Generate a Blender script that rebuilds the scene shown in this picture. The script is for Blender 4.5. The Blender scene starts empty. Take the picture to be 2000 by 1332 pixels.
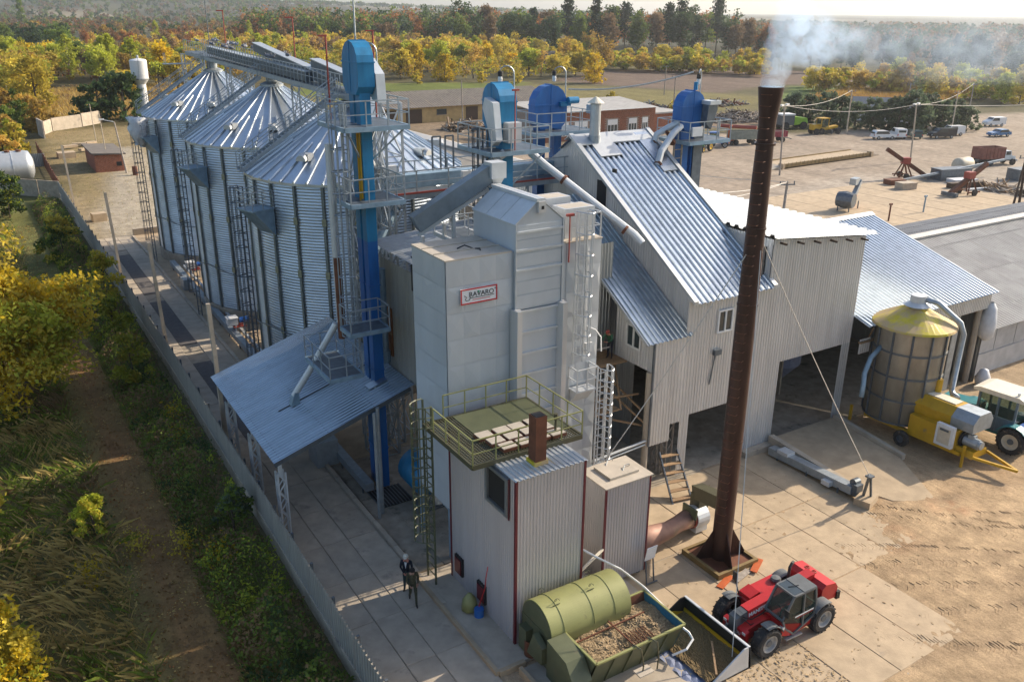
import bpy, math, random
import numpy as np
from mathutils import Vector, Matrix
random.seed(7); rng = np.random.default_rng(11)
S = bpy.context.scene
COL = S.collection
PI = math.pi
# ---------------------------------------------------------------- camera, world, sun, exposure
cam_d = bpy.data.cameras.new('camera'); cam = bpy.data.objects.new('camera', cam_d); COL.objects.link(cam)
YAW, PITCH, ROLL = -0.55589843, 0.36536709, 0.00670342
fw = Vector((-math.sin(YAW)*math.cos(PITCH), math.cos(YAW)*math.cos(PITCH), -math.sin(PITCH)))
rt = Vector((math.cos(YAW), math.sin(YAW), 0)); up = rt.cross(fw)
r2 = rt*math.cos(ROLL)+up*math.sin(ROLL); u2 = up*math.cos(ROLL)-rt*math.sin(ROLL)
cam.matrix_world = Matrix(((r2.x, u2.x, -fw.x, 0), (r2.y, u2.y, -fw.y, 0), (r2.z, u2.z, -fw.z, 23.0), (0, 0, 0, 1)))
cam_d.sensor_width = 36; cam_d.lens = 36*1687.1/2000; cam_d.clip_start = 0.5; cam_d.clip_end = 12000
S.camera = cam
SUN_EL, SUN_AZ = math.radians(29.0), math.radians(-2.5)      # azimuth measured from +x
W = bpy.data.worlds.new('World'); S.world = W; W.use_nodes = True
nt = W.node_tree; bg = nt.nodes['Background']
sky = nt.nodes.new('ShaderNodeTexSky'); sky.sky_type = 'NISHITA'; sky.sun_disc = False
sky.sun_elevation = SUN_EL; sky.sun_rotation = PI/2-SUN_AZ; sky.air_density = 1.0; sky.dust_density = 2.2; sky.ozone_density = 1.0
nt.links.new(sky.outputs[0], bg.inputs[0]); bg.inputs[1].default_value = 0.145
sd = bpy.data.lights.new('sun', 'SUN'); sd.energy = 4.2; sd.angle = math.radians(0.53); sd.color = (1.0, 0.87, 0.69)
sun = bpy.data.objects.new('sun', sd); COL.objects.link(sun)
sdir = Vector((math.cos(SUN_EL)*math.cos(SUN_AZ), math.cos(SUN_EL)*math.sin(SUN_AZ), math.sin(SUN_EL)))
sun.rotation_euler = sdir.to_track_quat('Z', 'Y').to_euler(); sun.location = (60, 0, 80)
S.view_settings.view_transform = 'Standard'; S.view_settings.look = 'None'; S.view_settings.gamma = 1
S.view_settings.exposure = 0.64; S.view_settings.use_curve_mapping = False
S.render.engine = 'CYCLES'
try:
    S.cycles.use_denoising = True; S.cycles.volume_bounces = 1; S.cycles.max_bounces = 6; S.cycles.volume_step_rate = 2.0
    S.cycles.volume_max_steps = 96; S.cycles.diffuse_bounces = 3; S.cycles.glossy_bounces = 3
    S.cycles.transparent_max_bounces = 8; S.cycles.caustics_reflective = False
except Exception: pass

# ---------------------------------------------------------------- materials
def lin(h):
    h = h.lstrip('#'); out = []
    for i in (0, 2, 4):
        v = int(h[i:i+2], 16)/255; out.append(v/12.92 if v <= 0.04045 else ((v+0.055)/1.055)**2.4)
    return tuple(out)
MATS = {}
def mat(name, col, rough=0.6, metal=0.0, var=0.18, scale=1.5, dirt=None, damt=0.5, dscale=0.6, bump=0.0, bscale=20, stretch=(1, 1, 1), rnd=0.0, spec=0.5, trans=0.0, detail=4):
    if isinstance(col, str): col = lin(col)
    m = bpy.data.materials.new(name); m.use_nodes = True; n = m.node_tree.nodes; L = m.node_tree.links
    b = n['Principled BSDF']; b.inputs['Roughness'].default_value = rough; b.inputs['Metallic'].default_value = metal
    b.inputs['Specular IOR Level'].default_value = spec
    tc = n.new('ShaderNodeTexCoord'); mp = n.new('ShaderNodeMapping'); mp.inputs['Scale'].default_value = stretch
    L.new(tc.outputs['Object'], mp.inputs['Vector'])
    vec = mp.outputs['Vector']
    oi = n.new('ShaderNodeObjectInfo')
    if rnd:
        ad = n.new('ShaderNodeVectorMath'); ad.operation = 'ADD'; sc = n.new('ShaderNodeVectorMath'); sc.operation = 'SCALE'
        cb = n.new('ShaderNodeCombineXYZ'); L.new(oi.outputs['Random'], cb.inputs[0]); L.new(oi.outputs['Random'], cb.inputs[1])
        L.new(cb.outputs[0], sc.inputs[0]); sc.inputs['Scale'].default_value = 37.0
        L.new(vec, ad.inputs[0]); L.new(sc.outputs[0], ad.inputs[1]); vec = ad.outputs[0]
    nz = n.new('ShaderNodeTexNoise'); nz.inputs['Scale'].default_value = scale; nz.inputs['Detail'].default_value = detail; nz.inputs['Roughness'].default_value = 0.6
    L.new(vec, nz.inputs['Vector'])
    rp = n.new('ShaderNodeValToRGB'); L.new(nz.outputs['Fac'], rp.inputs[0])
    rp.color_ramp.elements[0].position = 0.3; rp.color_ramp.elements[1].position = 0.7
    rp.color_ramp.elements[0].color = (*[min(1, c*(1-var)) for c in col], 1); rp.color_ramp.elements[1].color = (*[min(1, c*(1+var)) for c in col], 1)
    out = rp.outputs[0]
    if dirt is not None:
        if isinstance(dirt, str): dirt = lin(dirt)
        n2 = n.new('ShaderNodeTexNoise'); n2.inputs['Scale'].default_value = dscale; n2.inputs['Detail'].default_value = 8; n2.inputs['Roughness'].default_value = 0.7
        L.new(vec, n2.inputs['Vector'])
        r3 = n.new('ShaderNodeValToRGB'); L.new(n2.outputs['Fac'], r3.inputs[0])
        r3.color_ramp.elements[0].position = max(0, 0.75-damt*0.4); r3.color_ramp.elements[1].position = max(0.05, 0.86-damt*0.4)
        mx = n.new('ShaderNodeMix'); mx.data_type = 'RGBA'; L.new(r3.outputs[0], mx.inputs[0]); L.new(out, mx.inputs[6]); mx.inputs[7].default_value = (*dirt, 1)
        out = mx.outputs[2]
        mt = n.new('ShaderNodeMath'); mt.operation = 'MULTIPLY_ADD'; L.new(r3.outputs[0], mt.inputs[0]); mt.inputs[1].default_value = 0.75-rough if rough < 0.75 else 0; mt.inputs[2].default_value = rough
        L.new(mt.outputs[0], b.inputs['Roughness'])
        if metal:
            m2 = n.new('ShaderNodeMath'); m2.operation = 'MULTIPLY_ADD'; L.new(r3.outputs[0], m2.inputs[0]); m2.inputs[1].default_value = -metal*0.9; m2.inputs[2].default_value = metal
            L.new(m2.outputs[0], b.inputs['Metallic'])
    if rnd:
        hs = n.new('ShaderNodeHueSaturation'); mr = n.new('ShaderNodeMath'); mr.operation = 'MULTIPLY_ADD'; L.new(oi.outputs['Random'], mr.inputs[0])
        mr.inputs[1].default_value = rnd; mr.inputs[2].default_value = 1-rnd/2; L.new(mr.outputs[0], hs.inputs['Value']); L.new(out, hs.inputs['Color']); out = hs.outputs[0]
    L.new(out, b.inputs['Base Color'])
    if bump:
        nb = n.new('ShaderNodeTexNoise'); nb.inputs['Scale'].default_value = bscale; nb.inputs['Detail'].default_value = 6; L.new(vec, nb.inputs['Vector'])
        bp = n.new('ShaderNodeBump'); bp.inputs['Strength'].default_value = bump; bp.inputs['Distance'].default_value = 0.05
        L.new(nb.outputs['Fac'], bp.inputs['Height']); L.new(bp.outputs[0], b.inputs['Normal'])
    MATS[name] = m
    return m
G = {}
def g(k, *a, **kw): G[k] = mat(k, *a, **kw)
g('galv_roof', (.40,.465,.53), .28, .85, .12, 2.0, stretch=(1,1,1), dirt=(.30,.28,.25), damt=.12, dscale=.8)
g('galv_steep', (.44,.50,.57), .27, .85, .10, 2.0, dirt=(.33,.30,.26), damt=.10, dscale=.7)
g('galv_bright', (.48,.50,.51), .42, .5, .06, 2.0, dirt=(.45,.40,.30), damt=.12, dscale=1.2)
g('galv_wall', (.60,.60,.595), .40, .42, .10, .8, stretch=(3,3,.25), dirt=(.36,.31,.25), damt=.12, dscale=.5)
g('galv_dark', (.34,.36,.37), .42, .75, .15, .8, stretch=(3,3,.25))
g('galv_canopy', (.34,.41,.48), .36, .8, .14, 1.2, dirt=(.16,.12,.10), damt=.16, dscale=1.6, stretch=(.5,1.4,1))
g('galv_silo', (.52,.585,.65), .40, .65, .12, .5, stretch=(1,1,3))
g('galv_cone', (.56,.62,.68), .32, .7, .10, .8, dirt=(.36,.36,.36), damt=.10, rnd=.10)
g('stiffener', (.20,.225,.22), .5, .5, .2, 2)
g('splice', (.30,.29,.19), .6, .3, .2, 4)
g('steel', (.36,.40,.43), .48, .6, .15, 3, dirt=(.20,.12,.08), damt=.12, dscale=2)
g('steel_dark', (.13,.15,.17), .5, .5, .2, 3, dirt=(.13,.07,.05), damt=.2, dscale=2)
g('steel_blue', (.24,.34,.42), .5, .3, .2, 2, dirt=(.15,.10,.08), damt=.18, dscale=2)
g('conveyor_grey', (.20,.235,.26), .45, .5, .15, 2, dirt=(.12,.10,.09), damt=.15)
g('blue_teal', (.012,.18,.36), .42, .1, .2, 1.2, stretch=(2,2,.4), dirt=(.05,.16,.24), damt=.25, dscale=.9)
g('blue_deep', (.012,.115,.36), .40, .1, .2, 1.2, stretch=(2,2,.4), dirt=(.05,.12,.22), damt=.22, dscale=.9)
g('white_metal', (.58,.60,.61), .45, .3, .08, 2, dirt=(.38,.34,.28), damt=.12)
g('dryer_panel', (.53,.56,.585), .42, .22, .08, .35, stretch=(1.6,1.6,.3), dirt=(.40,.36,.30), damt=.22, dscale=1.1, rnd=.06)
g('dryer_roof', (.50,.44,.36), .7, .2, .12, 1.5, dirt=(.42,.36,.28), damt=.3)
g('rust', (.15,.055,.028), .75, .2, .3, 2, bump=.2)
g('chimney_brown', (.060,.030,.024), .42, .4, .25, 1.5, stretch=(2,2,.5), dirt=(.13,.05,.03), damt=.32, dscale=1.1, bump=.15, bscale=9)
g('red_trim', (.11,.012,.02), .45, 0, .15, 3)
g('boiler_clad', (.47,.46,.47), .40, .35, .07, .8, stretch=(3,3,.2), dirt=(.30,.26,.23), damt=.06)
g('olive', (.085,.08,.045), .5, .1, .15, 2, dirt=(.10,.08,.04), damt=.2, dscale=2)
g('olive_pale', (.275,.275,.105), .5, .1, .10, 1.2, dirt=(.17,.14,.075), damt=.36, dscale=2.2)
g('olive_dark', (.095,.105,.055), .5, .1, .15, 1.5, dirt=(.15,.12,.07), damt=.36, dscale=2)
g('blue_inside', (.03,.16,.26), .6, 0, .2, 3, dirt=(.12,.11,.08), damt=.4)
g('concrete', (.42,.32,.21), .9, 0, .16, 1.2, dirt=(.22,.18,.14), damt=.35, dscale=.35, bump=.15, bscale=8, rnd=.14)
g('concrete_grey', (.42,.355,.275), .9, 0, .16, 1.2, dirt=(.20,.18,.16), damt=.4, dscale=.5, bump=.15, bscale=8, rnd=.14)
g('concrete_old', (.33,.28,.215), .92, 0, .25, 1.5, dirt=(.12,.11,.08), damt=.45, dscale=.8, bump=.2, bscale=6)
g('asphalt_patch', (.115,.105,.10), .9, 0, .2, 2.5, dirt=(.20,.18,.15), damt=.3, dscale=.7, bump=.2, bscale=25)
g('fence_metal', (.37,.355,.325), .55, .15, .15, 1, stretch=(1,3,.3), dirt=(.20,.17,.13), damt=.2)
g('brick', (.30,.115,.065), .9, 0, .30, 3, dirt=(.38,.22,.15), damt=.35, dscale=1.2, rnd=.25)
g('mortar', (.33,.25,.20), .95, 0, .2, 3)
g('asbestos', (.335,.325,.31), .9, 0, .14, .8, dirt=(.15,.145,.14), damt=.3, dscale=.35, rnd=.14)
g('asbestos_beige', (.42,.37,.30), .9, 0, .12, .8, dirt=(.24,.21,.18), damt=.3, dscale=.3, rnd=.10)
g('asbestos_brown', (.15,.13,.11), .95, 0, .2, 1, dirt=(.10,.085,.07), damt=.4, dscale=.3, rnd=.14)
g('barn_wall', (.44,.43,.42), .9, 0, .15, 1, dirt=(.30,.28,.25), damt=.3)
g('ridge_pale', (.62,.58,.52), .8, 0, .08, 1)
g('plaster_yellow', (.44,.31,.14), .9, 0, .15, 1, dirt=(.30,.22,.13), damt=.3)
g('wood_dark', (.07,.045,.03), .85, 0, .3, 4, stretch=(5,5,.5))
g('wood_door', (.20,.075,.025), .7, 0, .25, 3, stretch=(5,5,.4))
g('wood', (.30,.19,.10), .8, 0, .3, 4, stretch=(5,5,5), rnd=.3)
g('wood_grey', (.30,.26,.22), .85, 0, .3, 4, rnd=.35)
g('glass', (.03,.045,.05), .08, 0, .1, 1, spec=.8)
g('glass_cab', (.05,.085,.075), .06, 0, .2, 2, spec=.8)
_m = G['glass_cab']; _n = _m.node_tree.nodes; _t = _n.new('ShaderNodeBsdfTransparent'); _t.inputs[0].default_value = (.55, .66, .60, 1); _x = _n.new('ShaderNodeMixShader'); _x.inputs[0].default_value = .62
_m.node_tree.links.new(_n['Principled BSDF'].outputs[0], _x.inputs[1]); _m.node_tree.links.new(_t.outputs[0], _x.inputs[2]); _m.node_tree.links.new(_x.outputs[0], _n['Material Output'].inputs[0])
g('frame_ochre', (.20,.135,.05), .7, 0, .2, 2, dirt=(.14,.07,.03), damt=.35)
g('black', (.012,.012,.013), .6, 0, .2, 3)
g('rubber', (.024,.024,.025), .85, 0, .3, 6, dirt=(.17,.13,.09), damt=.5, dscale=4)
g('tractor_grey', (.10,.15,.19), .5, 0, .15, 3, dirt=(.22,.18,.13), damt=.3)
g('rim_grey', (.42,.41,.39), .5, .2, .12, 4, dirt=(.25,.2,.15), damt=.25, dscale=4)
g('rim_cream', (.55,.48,.36), .6, 0, .12, 4, dirt=(.28,.2,.13), damt=.25, dscale=4)
g('rim_yellow', (.75,.50,.02), .5, 0, .1, 4)
g('red_machine', (.50,.020,.022), .40, 0, .12, 1.5, dirt=(.34,.16,.10), damt=.28, dscale=2.6, bump=.08, bscale=12)
g('red_dull', (.30,.05,.035), .6, 0, .2, 2, dirt=(.2,.1,.06), damt=.3)
g('yellow_machine', (.52,.30,.012), .45, .05, .12, 1.5, dirt=(.28,.20,.10), damt=.38, dscale=2)
g('yellow_top', (.58,.46,.02), .55, 0, .12, 1.5, dirt=(.50,.36,.19), damt=.7, dscale=.5)
g('perf_steel', (.34,.30,.235), .42, .35, .3, .9, stretch=(1,1,.5), dirt=(.25,.19,.12), damt=.28, dscale=.5)
g('teal_tractor', (.025,.20,.24), .4, 0, .15, 2, dirt=(.2,.17,.12), damt=.2)
g('grey_plastic', (.11,.12,.125), .5, 0, .15, 3, dirt=(.2,.17,.13), damt=.2)
g('cream_roof', (.68,.62,.50), .6, 0, .08, 2, dirt=(.45,.37,.26), damt=.3)
g('green_jd', (.03,.16,.03), .4, 0, .15, 2)
g('green_lime', (.25,.45,.03), .4, 0, .1, 2)
g('blue_cab', (.02,.10,.36), .4, 0, .1, 2)
g('orange', (.48,.10,.02), .5, 0, .2, 2)
g('grey_trailer', (.25,.26,.21), .6, 0, .15, 2, dirt=(.18,.15,.11), damt=.3)
g('red_trailer', (.30,.04,.06), .5, 0, .15, 2)
g('truck_red', (.21,.075,.055), .7, 0, .2, 2, dirt=(.14,.09,.07), damt=.3)
g('truck_pale', (.50,.56,.60), .5, 0, .1, 2)
g('car_white', (.74,.74,.73), .25, 0, .04, 2)
g('car_dark', (.028,.030,.035), .25, 0, .1, 2)
g('car_blue', (.05,.16,.33), .3, 0, .1, 2)
g('car_teal', (.04,.07,.075), .25, 0, .1, 2)
g('soil_dark', (.07,.05,.035), .95, 0, .3, 2)
g('chips', (.40,.29,.165), .95, 0, .5, 22, dirt=(.16,.11,.06), damt=.3, dscale=12, bump=.9, bscale=28)
g('chips_dark', (.17,.115,.05), .95, 0, .5, 24, dirt=(.09,.06,.03), damt=.4, dscale=10, bump=.8, bscale=30)
g('tarp_white', (.60,.61,.63), .7, 0, .12, 2, bump=.3, bscale=5)
g('tarp_blue', (.17,.20,.30), .7, 0, .15, 5)
g('plastic_white', (.68,.68,.67), .5, 0, .06, 3)
g('foil', (.62,.60,.56), .25, .9, .2, 6, bump=.9, bscale=9)
g('skin', (.42,.22,.15), .6, 0, .1, 10)
g('skin_red', (.50,.20,.13), .6, 0, .1, 10)
g('hair', (.02,.015,.012), .8, 0, .2, 20)
g('cloth_navy', (.010,.012,.024), .9, 0, .25, 12)
g('cloth_teal', (.03,.055,.062), .9, 0, .25, 12)
g('cloth_olive', (.05,.052,.028), .9, 0, .3, 8)
g('cloth_camo', (.07,.065,.035), .9, 0, .5, 14, dirt=(.28,.27,.14), damt=.35, dscale=9)
g('cloth_green', (.035,.11,.06), .9, 0, .25, 10)
g('cap_pale', (.55,.52,.44), .9, 0, .08, 12)
g('leather', (.018,.014,.012), .6, 0, .2, 8)
g('lamp_white', (.7,.7,.68), .35, 0, .05, 3)
g('oil', (.14,.12,.10), .7, 0, .3, 3)
g('wire', (.10,.10,.105), .6, .3, .1, 3)
g('wire_pale', (.55,.52,.47), .7, 0, .1, 3)
g('pigeon', (.19,.20,.23), .8, 0, .3, 6, rnd=.8)
g('pigeon_white', (.62,.61,.60), .8, 0, .1, 6)
g('sign_white', (.72,.72,.72), .45, 0, .03, 2)
g('sign_red', (.46,.02,.025), .5, 0, .06, 3)
g('sign_black', (.012,.014,.018), .5, 0, .1, 3)
g('sign_green', (.02,.26,.15), .5, 0, .1, 3)
g('sign_blue', (.02,.13,.42), .5, 0, .1, 3)
g('bark', (.075,.055,.04), .95, 0, .3, 6)
g('bark_pale', (.24,.21,.18), .95, 0, .4, 6)
def leafmat(name, col, var=.40, rnd=.5):
    m = mat(name, col, .65, 0, var, .55, rnd=rnd, spec=.25, detail=3)
    b = m.node_tree.nodes['Principled BSDF']
    tl = m.node_tree.nodes.new('ShaderNodeBsdfTranslucent'); ms = m.node_tree.nodes.new('ShaderNodeMixShader'); ms.inputs[0].default_value = .45
    src = b.inputs['Base Color'].links[0].from_socket; m.node_tree.links.new(src, tl.inputs[0])
    o = m.node_tree.nodes['Material Output']; m.node_tree.links.new(b.outputs[0], ms.inputs[1]); m.node_tree.links.new(tl.outputs[0], ms.inputs[2]); m.node_tree.links.new(ms.outputs[0], o.inputs[0])
    G[name] = m
leafmat('leaf_gold', (.58,.41,.02)); leafmat('leaf_yellow', (.54,.43,.055)); leafmat('leaf_lime', (.37,.39,.042)); leafmat('leaf_green', (.15,.205,.035))
leafmat('leaf_dark', (.055,.092,.030)); leafmat('leaf_rust', (.33,.145,.05)); leafmat('leaf_brown', (.23,.15,.075)); leafmat('leaf_pine', (.028,.050,.026))
leafmat('leaf_bluegreen', (.085,.115,.065)); leafmat('grass_dry', (.46,.34,.12)); leafmat('grass_green', (.18,.235,.035)); leafmat('leaf_litter', (.22,.11,.03)); leafmat('corn', (.36,.22,.075)); leafmat('leaf_ochre', (.44,.29,.06))

# ---------------------------------------------------------------- object helpers
OFF = {}
def tag(o, label=None, cat=None, group=None, kind=None):
    if label: o['label'] = label
    if cat: o['category'] = cat
    if group: o['group'] = group
    if kind: o['kind'] = kind
    return o
def thing(name, label, cat, loc=(0, 0, 0), rz=0.0, group=None, local=False):
    o = bpy.data.objects.new(name, None); COL.objects.link(o); o.empty_display_size = .3
    o.location = loc; o.rotation_euler = (0, 0, rz); tag(o, label, cat, group)
    OFF[o.name] = Vector((0, 0, 0)) if (local or rz) else Vector(loc)
    return o
def rotz(a):
    return Matrix.Rotation(a, 3, 'Z')
class MB:
    def __init__(s): s.v = []; s.f = []; s.mi = []; s.cur = 0
    def add(s, vs, fs):
        k = len(s.v); s.v += [tuple(p) for p in vs]; s.f += [tuple(i+k for i in f) for f in fs]; s.mi += [s.cur]*len(fs); return s
    def m(s, i): s.cur = i; return s
    def box(s, x0, x1, y0, y1, z0, z1):
        return s.add([(x0,y0,z0),(x1,y0,z0),(x1,y1,z0),(x0,y1,z0),(x0,y0,z1),(x1,y0,z1),(x1,y1,z1),(x0,y1,z1)],
                     [(0,3,2,1),(4,5,6,7),(0,1,5,4),(1,2,6,5),(2,3,7,6),(3,0,4,7)])
    def cbox(s, c, sz, R=None):
        c = Vector(c); hx, hy, hz = sz[0]/2, sz[1]/2, sz[2]/2
        pts = [Vector(p) for p in ((-hx,-hy,-hz),(hx,-hy,-hz),(hx,hy,-hz),(-hx,hy,-hz),(-hx,-hy,hz),(hx,-hy,hz),(hx,hy,hz),(-hx,hy,hz))]
        if R is not None: pts = [R @ p for p in pts]
        return s.add([c+p for p in pts], [(0,3,2,1),(4,5,6,7),(0,1,5,4),(1,2,6,5),(2,3,7,6),(3,0,4,7)])
    def frame(s, a, b, upv=(0, 0, 1)):
        a, b = Vector(a), Vector(b); d = (b-a).normalized(); u = Vector(upv)
        if abs(d.dot(u)) > .98: u = Vector((1, 0, 0))
        x = d.cross(u).normalized(); return a, b, d, x, x.cross(d).normalized()
    def bar(s, a, b, w, h=None, upv=(0, 0, 1)):
        h = w if h is None else h
        a, b, d, x, y = s.frame(a, b, upv); x = x*w/2; y = y*h/2
        return s.add([a-x-y, a+x-y, a+x+y, a-x+y, b-x-y, b+x-y, b+x+y, b-x+y], [(0,1,2,3),(7,6,5,4),(0,4,5,1),(1,5,6,2),(2,6,7,3),(3,7,4,0)])
    def tube(s, a, b, r, r1=None, n=8, caps=True):
        r1 = r if r1 is None else r1
        a, b, d, x, y = s.frame(a, b); vs = []
        for p, q in ((a, r), (b, r1)):
            for i in range(n):
                t = 2*PI*i/n; vs.append(p+x*(q*math.cos(t))+y*(q*math.sin(t)))
        fs = [(i, (i+1) % n, n+(i+1) % n, n+i) for i in range(n)]
        if caps: fs += [tuple(range(n-1, -1, -1)), tuple(range(n, 2*n))]
        return s.add(vs, fs)
    def path(s, pts, r, n=6, closed=False):
        pts = [Vector(p) for p in pts]; vs = []; N = len(pts); px = None
        for i, p in enumerate(pts):
            if closed: d = pts[(i+1) % N]-pts[i-1]
            else: d = pts[min(i+1, N-1)]-pts[max(i-1, 0)]
            d.normalize()
            if px is None:
                u = Vector((0, 0, 1)) if abs(d.z) < .9 else Vector((1, 0, 0)); x = d.cross(u).normalized()
            else: x = (px-d*px.dot(d)).normalized()
            px = x; y = x.cross(d); rr = r[i] if isinstance(r, (list, tuple)) else r
            for k in range(n):
                t = 2*PI*k/n; vs.append(p+x*(rr*math.cos(t))+y*(rr*math.sin(t)))
        fs = [(i*n+k, i*n+(k+1) % n, (i+1)*n+(k+1) % n, (i+1)*n+k) for i in range(N-1) for k in range(n)]
        if closed: fs += [((N-1)*n+k, (N-1)*n+(k+1) % n, (k+1) % n, k) for k in range(n)]
        else: fs += [tuple(range(n-1, -1, -1)), tuple(range((N-1)*n, N*n))]
        return s.add(vs, fs)
    def lathe(s, prof, n=24, c=(0, 0, 0), a0=0.0, a1=2*PI, axis='z'):
        full = abs(a1-a0-2*PI) < 1e-6; m = n if full else n+1; vs = []; cx, cy, cz = c
        for r, z in prof:
            for i in range(m):
                t = a0+(a1-a0)*i/n; p, q = r*math.cos(t), r*math.sin(t)
                vs.append((cx+p, cy+q, cz+z) if axis == 'z' else ((cx+z, cy+p, cz+q) if axis == 'x' else (cx+q, cy+z, cz+p)))
        fs = []
        for j in range(len(prof)-1):
            for i in range(n):
                i2 = (i+1) % m
                fs.append((j*m+i, j*m+i2, (j+1)*m+i2, (j+1)*m+i))
        return s.add(vs, fs)
    def prism(s, poly, vec):
        poly = [Vector(p) for p in poly]; vec = Vector(vec); n = len(poly)
        fs = [tuple(range(n-1, -1, -1)), tuple(range(n, 2*n))]+[(i, (i+1) % n, n+(i+1) % n, n+i) for i in range(n)]
        return s.add(poly+[p+vec for p in poly], fs)
    def quad(s, a, b, c, d): return s.add([a, b, c, d], [(0, 1, 2, 3)])
    def sheet(s, o, U, V, pitch=.2, depth=.035, prof='trap', flip=False, nv=1):
        """profiled sheet: corner o, U across the ribs, V along them, proud along U x V"""
        o, U, V = Vector(o), Vector(U), Vector(V); nrm = U.cross(V).normalized()*(-1 if flip else 1); Lu = U.length; u = U/Lu
        n = max(1, round(Lu/pitch)); p = Lu/n
        cyc = {'trap': ((0, 0), (.30, 0), (.42, 1), (.78, 1), (.90, 0)), 'sine': ((0, 0), (.17, .15), (.33, .85), (.5, 1), (.67, .85), (.83, .15)), 'seam': ((0, 0), (.90, 0), (.93, 1), (.97, 1))}[prof]
        pr = [(k*p+a*p, h*depth) for k in range(n) for a, h in cyc]+[(Lu, 0)]
        vs = []
        for j in range(nv+1):
            vs += [o+u*a+nrm*h+V*(j/nv) for a, h in pr]
        N = len(pr)
        return s.add(vs, [(j*N+i, j*N+i+1, (j+1)*N+i+1, (j+1)*N+i) for j in range(nv) for i in range(N-1)])
    def build(s, name, mats, parent=None, label=None, cat=None, group=None, kind=None, smooth=False, off=None):
        me = bpy.data.meshes.new(name)
        o3 = OFF[parent.name] if parent is not None else (Vector(off) if off is not None else Vector((0, 0, 0)))
        vv = np.array(s.v, dtype=float)
        if len(vv): vv = vv-np.array(o3)
        me.from_pydata(vv.tolist(), [], s.f); mats = mats if isinstance(mats, (list, tuple)) else [mats]
        for k in mats: me.materials.append(G[k] if isinstance(k, str) else k)
        if len(mats) > 1: me.polygons.foreach_set('material_index', s.mi)
        if smooth:
            me.polygons.foreach_set('use_smooth', [True]*len(me.polygons))
        me.update()
        o = bpy.data.objects.new(name, me); COL.objects.link(o)
        if parent is not None: o.parent = parent; OFF[o.name] = o3
        else:
            OFF[o.name] = o3; o.location = o3
        tag(o, label, cat, group, kind)
        return o
def copies(root, loc, rz=0.0, label=None, scale=None):
    r = root.copy(); COL.objects.link(r); r.location = loc; r.rotation_euler = (0, 0, rz)
    if scale is not None: r.scale = (scale,)*3 if not isinstance(scale, (tuple, list)) else scale
    if label: r['label'] = label
    for ch in root.children:
        c = ch.copy(); COL.objects.link(c); c.parent = r
        for h in ch.children:
            d = h.copy(); COL.objects.link(d); d.parent = c
    return r
def inst(src, parent, loc=(0, 0, 0), rz=0.0):
    c = src.copy(); COL.objects.link(c); c.parent = parent; c.location = loc; c.rotation_euler = (0, 0, rz); OFF[c.name] = OFF.get(parent.name, Vector((0, 0, 0))); return c
def autosmooth(o, ang=40):
    me = o.data; me.polygons.foreach_set('use_smooth', [True]*len(me.polygons))
    try: me.set_sharp_from_angle(angle=math.radians(ang))
    except Exception: pass
def railing(mb, pts, h=1.1, r=.024, mid=1, step=1.2, closed=False):
    pts = [Vector(p) for p in pts]; seq = list(zip(pts, pts[1:]+pts[:1])) if closed else list(zip(pts, pts[1:]))
    Z = Vector((0, 0, 1))
    for a, b in seq:
        mb.bar(a+Z*h, b+Z*h, 2*r); 
        for k in range(mid): mb.bar(a+Z*h*(k+1)/(mid+1), b+Z*h*(k+1)/(mid+1), 1.5*r)
        n = max(1, round((b-a).length/step))
        for i in range(n if (closed or (a, b) != seq[-1]) else n+1): mb.bar(a+(b-a)*i/n, a+(b-a)*i/n+Z*h, 2*r)
    return mb
def cage_ladder(parent, base, top, out, w=.5, cage_from=2.2, m='steel', rungstep=.35, hoops=.9):
    """ladder from base to top, hoops bulging along out"""
    base, top, out = Vector(base), Vector(top), Vector(out).normalized(); side = out.cross(Vector((0, 0, 1))).normalized()*w/2
    a = MB(); a.bar(base-side, top-side, .07); a.bar(base+side, top+side, .07); a.build('rails', m, parent)
    H = top.z-base.z; a = MB(); n = int(H/rungstep)
    for i in range(1, n): 
        p = base+(top-base)*(i/n); a.bar(p-side, p+side, .035)
    a.build('rungs', m, parent, kind='stuff')
    if cage_from < H:
        a = MB(); k = int((H-cage_from)/hoops)+1; arcs = []
        for i in range(k):
            z = base.z+cage_from+(H-cage_from)*i/max(1, k-1); c = base+(top-base)*((z-base.z)/H)
            pts = [c+side*1.25*math.cos(t)+out*(.72*math.sin(t)) for t in np.linspace(0, PI, 9)]; arcs.append(pts); a.path(pts, .028, 4)
        for j in (1, 2, 4, 6, 7): a.bar(arcs[0][j], arcs[-1][j], .04)
        a.build('cage', m, parent, kind='stuff')
# ================================================================ GROUND AND PAVING
def vnoise(x, y, s, seed=0):
    r = np.random.default_rng(seed); T = r.random((64, 64)); x = np.asarray(x)/s; y = np.asarray(y)/s
    xi = np.floor(x).astype(int); yi = np.floor(y).astype(int); fx = x-xi; fy = y-yi
    fx = fx*fx*(3-2*fx); fy = fy*fy*(3-2*fy); q = lambda a, b: T[a % 64, b % 64]
    return (q(xi, yi)*(1-fx)+q(xi+1, yi)*fx)*(1-fy)+(q(xi, yi+1)*(1-fx)+q(xi+1, yi+1)*fx)*fy
def fbm(x, y, s, seed=0): return .5*vnoise(x, y, s, seed)+.3*vnoise(x, y, s/2.3, seed+1)+.2*vnoise(x, y, s/5.1, seed+2)
def inpoly(x, y, P):
    c = np.zeros(x.shape, bool); j = len(P)-1
    for i in range(len(P)):
        xi, yi = P[i]; xj, yj = P[j]
        c ^= ((yi > y) != (yj > y)) & (x < (xj-xi)*(y-yi)/((yj-yi) or 1e-9)+xi); j = i
    return c
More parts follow.
